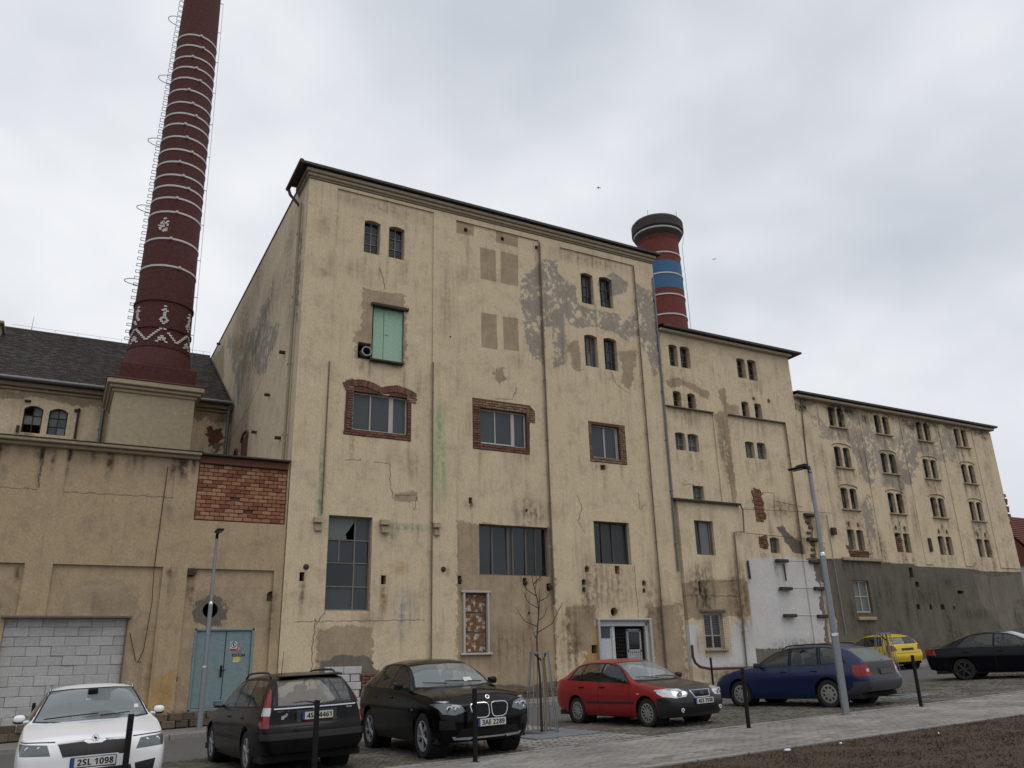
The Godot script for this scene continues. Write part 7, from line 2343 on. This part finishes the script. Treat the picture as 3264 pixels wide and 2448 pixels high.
func red_hatchback():
	var d := {"L": 4.2, "seat": 2.2, "fb": 0.10, "rb": 0.08, "rfade": 1.1,
		"T": pv([0, 0.745, 0.04, 0.765, 0.12, 0.79, 0.45, 0.845, 0.85, 0.895, 1.12, 0.93, 1.25, 0.97, 1.6, 1.17, 1.95, 1.33, 2.3, 1.385, 2.8, 1.395, 3.3, 1.355, 3.7, 1.24, 4.05, 1.08, 4.2, 1.02]),
		"S": pv([0, 0.695, 0.12, 0.735, 0.5, 0.785, 1.15, 0.865, 1.5, 0.885, 3.0, 0.92, 3.8, 0.96, 4.2, 0.96]),
		"B": pv([0, 0.20, 0.4, 0.18, 3.6, 0.19, 4.2, 0.30]),
		"W": pv([0, 0.64, 0.04, 0.71, 0.15, 0.78, 0.45, 0.825, 1.0, 0.835, 3.3, 0.835, 3.85, 0.80, 4.12, 0.73, 4.2, 0.68]),
		"R": pv([0, 0.52, 0.15, 0.67, 0.6, 0.72, 1.15, 0.745, 1.35, 0.70, 1.95, 0.56, 2.5, 0.545, 3.2, 0.53, 3.8, 0.55, 4.2, 0.58]),
		"CR": pv([0, 0.05, 1.2, 0.06, 1.6, 0.045, 2.3, 0.06, 4.2, 0.07]),
		"FW": pv([0.2, 0.08, 0.45, 0.0, 0.6, 0.02, 0.72, 0.08, 0.8, 0.12]), "RW": pv([0.3, -0.06, 0.55, 0.0, 0.95, -0.06, 1.05, -0.1])}
	var red := paint(lin(0.26, 0.010, 0.012), 0.35, 0.05)
	var dark := paint(lin(0.022, 0.022, 0.024), 0.42, 0.1)
	var reg := [
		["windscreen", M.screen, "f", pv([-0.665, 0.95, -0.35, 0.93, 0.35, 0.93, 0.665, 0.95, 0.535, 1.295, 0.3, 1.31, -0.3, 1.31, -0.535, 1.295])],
		["windscreen_trim", M.black, "f", pv([-0.69, 0.93, -0.35, 0.905, 0.35, 0.905, 0.69, 0.93, 0.55, 1.31, 0.3, 1.325, -0.3, 1.325, -0.55, 1.31])],
		["grille", M.plastic, "f", pv([-0.26, 0.705, 0.26, 0.705, 0.20, 0.575, -0.20, 0.575])], ["grille_surround", M.chrome, "f", pv([-0.295, 0.712, 0.295, 0.712, 0.215, 0.562, -0.215, 0.562])],
		["headlight", M.headbright, "f", pv([0.36, 0.66, 0.42, 0.595, 0.66, 0.575, 0.80, 0.61, 0.82, 0.74, 0.66, 0.768, 0.46, 0.755])], ["headlight", M.headbright, "f", pv([-0.36, 0.66, -0.42, 0.595, -0.66, 0.575, -0.80, 0.61, -0.82, 0.74, -0.66, 0.768, -0.46, 0.755])],
		["lower_grille", M.gap, "f", [pv([-0.46, 0.385, 0.46, 0.385, 0.46, 0.27, -0.46, 0.27])]],
		["front_bumper", dark, "f", pv([-0.9, 0.1, 0.9, 0.1, 0.9, 0.585, -0.9, 0.585])],
		["front_bumper", dark, "s", pv([-0.2, 0.1, 0.45, 0.1, 0.45, 0.585, -0.2, 0.585])],
		["hood", dark, "t", pv([-0.1, -0.60, 0.5, -0.655, 1.24, -0.675, 1.24, 0.675, 0.5, 0.655, -0.1, 0.60])],
		["hood_lip", dark, "f", pv([-0.42, 0.58, 0.42, 0.58, 0.6, 0.86, -0.6, 0.86])],
		["side_window", M.carglass, "s", glazing(d, 1.36, 1.72, 2.3, 2.36)], ["side_window", M.carglass, "s", glazing(d, 2.42, 2.37, 3.0, 3.12)], ["side_window", M.carglass, "s", glazing(d, 3.17, 3.05, 3.32, 3.5)],
		["window_trim", M.black, "s", glazing(d, 1.28, 1.66, 3.38, 3.6, 0.0, 0.012)],
		["door_gap", M.gap, "s", seam(Vector2(1.3, 0.28), Vector2(1.3, 0.86))], ["door_gap", M.gap, "s", seam(Vector2(2.38, 0.28), Vector2(2.38, 0.9))], ["door_gap", M.gap, "s", seam(Vector2(2.9, 0.5), Vector2(3.12, 0.93))],
		["side_moulding", M.plastic, "s", pv([1.15, 0.45, 2.85, 0.45, 2.85, 0.505, 1.15, 0.505])],
		["tail_light", M.redlens, "s", pv([3.95, 0.66, 4.3, 0.66, 4.3, 0.9, 3.98, 0.9])],
		["rear_window", M.carglass, "r", pv([-0.55, 1.05, 0.55, 1.05, 0.5, 1.31, -0.5, 1.31])],
	]
	var o := car("red_hatchback_car", "red hatchback with black bonnet and bumper parked facing the camera", d, reg, {"xf": 0.80, "xr": 3.24, "r": 0.285, "w": 0.175, "style": "cap", "rr": 0.195}, red)
	for s in [-1, 1]: mirror(o, Vector3(1.50, 0.98, s * 0.92), s, M.plastic)
	handles(o, d, [2.24, 3.0], 0.80, M.black)
	plate(o, "4S3 7588", Vector3(-0.105, 0.49, 0.02), false, 0.03)
	var b := MB.new()
	b.lathe(pv([0.045, 0.0, 0.045, 0.008, 0.036, 0.01, 0.034, 0.004, 0.0, 0.004]), Vector3(-0.075, 0.645, 0), 20, Basis(Vector3.BACK, PI / 2) * Basis.from_scale(Vector3(0.6, 1, 1)))
	b.box(Vector3(-0.083, 0.645, -0.016), Vector3(0.006, 0.045, 0.009), Basis(Vector3.RIGHT, -0.25))
	b.box(Vector3(-0.083, 0.645, 0.016), Vector3(0.006, 0.045, 0.009), Basis(Vector3.RIGHT, -0.25))
	b.box(Vector3(-0.083, 0.645, 0.0), Vector3(0.006, 0.009, 0.036), Basis(Vector3.RIGHT, 0.35))
	obj("badge", b, M.chrome, o)
	front_lamps(o, [[0.0, 0.665, 0.57]], 0.062)
	front_lamps(o, [[-0.02, 0.33, 0.55]], 0.05)
	for k in 5:
		b = MB.new()
		b.cbox(Vector3(-0.085, 0.595 + k * 0.024, 0), Vector3(0.012, 0.006, 0.42), 0.002)
		obj("grille_slat", b, M.black, o)
	wipers(o, d, [[Vector3(1.16, 0.96, -0.05), Vector3(1.24, 0.995, -0.35), Vector3(1.28, 1.0, -0.60)], [Vector3(1.16, 0.96, 0.5), Vector3(1.25, 0.995, 0.2), Vector3(1.27, 1.0, -0.02)]])
	b = MB.new()
	b.cbox(Vector3(1.02, 0.66, -0.83), Vector3(0.07, 0.035, 0.02), 0.008)
	obj("side_lamp", b, M.clearlens, o)
	stand(o, 0.80, 12.12, -14.98, 0.08)

func blue_estate():
	var d := {"L": 4.57, "seat": 2.3, "fb": 0.07, "rb": 0.09, "rfade": 1.3,
		"T": pv([0, 0.70, 0.05, 0.75, 0.3, 0.84, 0.9, 0.945, 1.25, 0.99, 1.4, 1.03, 1.8, 1.25, 2.12, 1.39, 2.5, 1.455, 3.1, 1.465, 3.9, 1.435, 4.4, 1.385, 4.53, 1.36, 4.57, 1.33]),
		"S": pv([0, 0.62, 0.2, 0.74, 1.2, 0.925, 1.6, 0.945, 3.0, 0.965, 4.57, 1.0]),
		"B": pv([0, 0.22, 0.4, 0.19, 3.8, 0.2, 4.57, 0.36]),
		"W": pv([0, 0.62, 0.05, 0.72, 0.25, 0.82, 0.7, 0.875, 1.2, 0.885, 3.6, 0.885, 4.3, 0.85, 4.5, 0.79, 4.57, 0.74]),
		"R": pv([0, 0.52, 0.2, 0.67, 0.7, 0.76, 1.3, 0.785, 1.5, 0.745, 2.12, 0.60, 2.7, 0.585, 4.0, 0.565, 4.57, 0.53]),
		"CR": pv([0, 0.06, 1.3, 0.06, 1.7, 0.045, 2.4, 0.06, 4.57, 0.065]),
		"FW": pv([0.2, 0.08, 0.45, 0.0, 0.7, 0.05, 0.9, 0.14]), "RW": pv([0.3, -0.07, 0.55, 0.0, 0.66, -0.02, 0.70, -0.06, 0.98, -0.12, 1.2, -0.38, 1.38, -0.62])}
	var body := paint(lin(0.005, 0.013, 0.062), 0.36, 0.0)
	var dirt := mottled(Color(0.055, 0.055, 0.058), Color(0.035, 0.035, 0.038), 0.8, 0.75, 90, 0.2)
	var reg := [
		["rear_window", M.dirtyglass, "r", pv([-0.64, 1.01, 0.64, 1.01, 0.54, 1.32, -0.54, 1.32])],
		["reversing_lamp", M.clearlens, "r", quadz([0.62, 0.80, 0.70, 0.80, 0.70, 0.86, 0.62, 0.86], false)], ["reversing_lamp", M.clearlens, "r", quadz([-0.62, 0.80, -0.70, 0.80, -0.70, 0.86, -0.62, 0.86], false)],
		["tail_light", M.redlens, "r", pv([0.57, 0.715, 0.90, 0.70, 0.90, 0.955, 0.62, 0.955])], ["tail_light", M.redlens, "r", pv([-0.57, 0.715, -0.90, 0.70, -0.90, 0.955, -0.62, 0.955])],
		["plate_recess", M.plastic, "r", pv([-0.33, 0.705, 0.33, 0.705, 0.36, 0.86, -0.36, 0.86])],
		["tailgate", dirt, "r", [pv([-0.56, 0.60, 0.56, 0.60, 0.61, 0.96, -0.61, 0.96]), pv([-0.66, 0.96, 0.66, 0.96, 0.655, 1.01, -0.655, 1.01])]],
		["rear_bumper", dirt, "r", pv([-0.92, 0.3, 0.92, 0.3, 0.92, 0.585, -0.92, 0.585])],
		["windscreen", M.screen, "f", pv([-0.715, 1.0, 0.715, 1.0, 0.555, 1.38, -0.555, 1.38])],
		["headlight", M.headlens, "f", quadz([0.42, 0.60, 0.80, 0.62, 0.80, 0.75, 0.46, 0.73])],
		["side_window", M.carglass, "s", glazing(d, 1.5, 1.85, 2.42, 2.46)], ["side_window", M.carglass, "s", glazing(d, 2.55, 2.52, 3.2, 3.3)], ["side_window", M.carglass, "s", glazing(d, 3.42, 3.32, 3.72, 4.0)],
		["window_trim", M.black, "s", glazing(d, 1.44, 1.80, 2.47, 2.52, 0.005, 0.018)], ["window_trim", M.black, "s", glazing(d, 2.52, 2.48, 3.25, 3.36, 0.005, 0.018)], ["window_trim", M.black, "s", glazing(d, 3.38, 3.28, 3.78, 4.07, 0.005, 0.018)],
		["tail_light", M.redlens, "s", pv([4.22, 0.70, 4.7, 0.70, 4.7, 0.955, 4.26, 0.955])],
		["rear_bumper", dirt, "s", pv([4.1, 0.3, 4.7, 0.3, 4.7, 0.50, 4.1, 0.45])],
		["door_gap", M.gap, "s", seam(Vector2(1.48, 0.28), Vector2(1.48, 0.92))], ["door_gap", M.gap, "s", seam(Vector2(2.5, 0.28), Vector2(2.5, 0.95))], ["door_gap", M.gap, "s", seam(Vector2(3.1, 0.6), Vector2(3.38, 0.97))],
	]
	var o := car("blue_estate_car", "dusty blue estate car parked nose to the wall beside the lamp post", d, reg, {"xf": 0.93, "xr": 3.508, "r": 0.315, "w": 0.205, "style": "ten", "rr": 0.215}, body)
	for s in [-1, 1]:
		mirror(o, Vector3(1.62, 1.02, s * 0.98), s, body)
		rail(o, d, 2.2, 4.0, s, M.plastic, 0.04)
	handles(o, d, [2.33, 3.2], 0.84, body)
	var b := MB.new()
	b.cbox(Vector3(4.60, 0.78, 0.0), Vector3(0.012, 0.11, 0.52), 0.004)
	obj("number_plate", b, mottled(Color(0.10, 0.10, 0.09), Color(0.07, 0.07, 0.065), 0.4, 0.8, 91, 0.2), o)
	b = MB.new()
	b.tube(PackedVector3Array([Vector3(4.50, 1.03, 0.0), Vector3(4.46, 1.05, -0.2), Vector3(4.45, 1.04, -0.34)]), 0.013, 0.008, 6)
	obj("rear_wiper", b, M.black, o)
	stand(o, 3.508, 17.50, -14.86, PI + 0.17)

func yellow_hatchback():
	var d := {"L": 3.96, "seat": 2.1, "fb": 0.07, "rb": 0.09, "rfade": 1.0,
		"T": pv([0, 0.68, 0.05, 0.74, 0.3, 0.84, 0.8, 0.93, 1.05, 0.97, 1.2, 1.02, 1.55, 1.25, 1.85, 1.38, 2.2, 1.44, 2.8, 1.45, 3.4, 1.42, 3.8, 1.38, 3.96, 1.34]),
		"S": pv([0, 0.60, 0.2, 0.73, 1.0, 0.91, 1.4, 0.94, 3.96, 0.99]),
		"B": pv([0, 0.22, 0.4, 0.19, 3.4, 0.2, 3.96, 0.32]),
		"W": pv([0, 0.58, 0.05, 0.68, 0.3, 0.78, 0.8, 0.82, 3.1, 0.82, 3.7, 0.79, 3.9, 0.74, 3.96, 0.70]),
		"R": pv([0, 0.5, 0.2, 0.64, 0.7, 0.71, 1.1, 0.73, 1.3, 0.69, 1.85, 0.57, 2.4, 0.56, 3.4, 0.545, 3.96, 0.52]),
		"CR": pv([0, 0.06, 1.2, 0.06, 1.6, 0.045, 2.2, 0.06, 3.96, 0.065]),
		"FW": pv([0.2, 0.08, 0.45, 0.0, 0.7, 0.05, 0.9, 0.12]), "RW": pv([0.3, -0.06, 0.55, 0.0, 0.66, -0.04, 0.95, -0.10, 1.15, -0.22, 1.38, -0.36])}
	var body := paint(lin(0.60, 0.42, 0.02), 0.35, 0.0)
	var reg := [
		["rear_window", M.carglass, "r", pv([-0.60, 1.02, 0.60, 1.02, 0.52, 1.31, -0.52, 1.31])],
		["tail_light", M.redlens, "r", pv([0.50, 0.78, 0.85, 0.74, 0.85, 0.98, 0.58, 0.98])], ["tail_light", M.redlens, "r", pv([-0.50, 0.78, -0.85, 0.74, -0.85, 0.98, -0.58, 0.98])],
		["plate_recess", M.plastic, "r", pv([-0.30, 0.76, 0.30, 0.76, 0.30, 0.86, -0.30, 0.86])],
		["tailgate_gap", M.gap, "r", [seam(Vector2(-0.6, 0.66), Vector2(0.6, 0.66), 0.014)]],
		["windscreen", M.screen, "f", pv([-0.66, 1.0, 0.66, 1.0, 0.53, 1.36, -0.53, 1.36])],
		["headlight", M.headlens, "f", quadz([0.4, 0.60, 0.75, 0.62, 0.75, 0.75, 0.44, 0.73])],
		["side_window", M.carglass, "s", glazing(d, 1.3, 1.6, 2.15, 2.2)], ["side_window", M.carglass, "s", glazing(d, 2.26, 2.22, 2.9, 3.1)], ["side_window", M.carglass, "s", glazing(d, 3.14, 2.96, 3.15, 3.36)],
		["window_trim", M.black, "s", glazing(d, 1.24, 1.55, 3.2, 3.43, 0.0, 0.015)],
		["tail_light", M.redlens, "s", pv([3.66, 0.76, 4.1, 0.74, 4.1, 0.98, 3.7, 0.98])],
	]
	var o := car("yellow_hatchback_car", "small yellow hatchback in the distance behind the blue estate car", d, reg, {"xf": 0.80, "xr": 3.26, "r": 0.29, "w": 0.185, "style": "cap", "rr": 0.19}, body)
	for s in [-1, 1]: mirror(o, Vector3(1.4, 1.02, s * 0.91), s, body)
	stand(o, 3.26, 31.9, -24.2, PI - 0.25, 0.0)

func dark_sedan():
	var d := {"L": 4.75, "seat": 2.4, "fb": 0.08, "rb": 0.07, "rfade": 0.8,
		"T": pv([0, 0.68, 0.05, 0.74, 0.3, 0.83, 0.9, 0.93, 1.3, 0.98, 1.45, 1.02, 1.9, 1.25, 2.3, 1.41, 2.7, 1.45, 3.2, 1.43, 3.7, 1.31, 4.15, 1.12, 4.4, 1.05, 4.7, 1.03, 4.75, 1.0]),
		"S": pv([0, 0.60, 0.2, 0.72, 1.2, 0.92, 1.6, 0.94, 3.0, 0.96, 4.2, 0.985, 4.75, 0.96]),
		"B": pv([0, 0.22, 0.4, 0.19, 4.0, 0.21, 4.75, 0.34]),
		"W": pv([0, 0.62, 0.05, 0.72, 0.3, 0.84, 0.8, 0.9, 3.8, 0.905, 4.4, 0.87, 4.68, 0.79, 4.75, 0.74]),
		"R": pv([0, 0.52, 0.2, 0.68, 0.7, 0.77, 1.3, 0.80, 1.55, 0.76, 2.3, 0.60, 2.8, 0.585, 3.5, 0.58, 4.1, 0.66, 4.4, 0.74, 4.75, 0.64]),
		"CR": pv([0, 0.06, 1.3, 0.06, 1.8, 0.045, 2.5, 0.06, 3.5, 0.07, 4.75, 0.05]),
		"FW": pv([0.2, 0.08, 0.45, 0.0, 0.7, 0.05, 0.9, 0.14]), "RW": pv([0.3, -0.07, 0.55, -0.02, 0.9, 0.0, 1.05, -0.04])}
	var body := paint(lin(0.003, 0.003, 0.006), 0.18, 0.0)
	var reg := [
		["windscreen", M.screen, "f", pv([-0.735, 1.0, 0.735, 1.0, 0.565, 1.39, -0.565, 1.39])],
		["rear_window", M.carglass, "r", pv([-0.60, 1.10, 0.60, 1.10, 0.54, 1.37, -0.54, 1.37])],
		["headlight", M.headlens, "f", quadz([0.4, 0.58, 0.82, 0.60, 0.82, 0.72, 0.46, 0.70])],
		["grille", M.plastic, "f", pv([-0.36, 0.56, 0.36, 0.56, 0.36, 0.70, -0.36, 0.70])],
		["side_window", M.carglass, "s", glazing(d, 1.55, 1.98, 2.6, 2.65)], ["side_window", M.carglass, "s", glazing(d, 2.71, 2.67, 3.4, 3.75)],
		["window_trim", M.black, "s", glazing(d, 1.48, 1.9, 3.55, 3.95, 0.0, 0.012)],
		["tail_light", M.redlens, "s", pv([4.4, 0.78, 4.9, 0.78, 4.9, 0.95, 4.45, 0.95])],
		["door_gap", M.gap, "s", seam(Vector2(2.68, 0.28), Vector2(2.68, 0.95))],
	]
	var o := car("dark_saloon_car", "very dark blue saloon car cut off by the right edge of the photo", d, reg, {"xf": 0.93, "xr": 3.65, "r": 0.325, "w": 0.21, "style": "dark", "rr": 0.23}, body)
	for s in [-1, 1]: mirror(o, Vector3(1.72, 1.02, s * 1.0), s, body)
	handles(o, d, [2.5, 3.5], 0.84, body)
	stand(o, 3.65, 26.6, -17.5, 0.35)
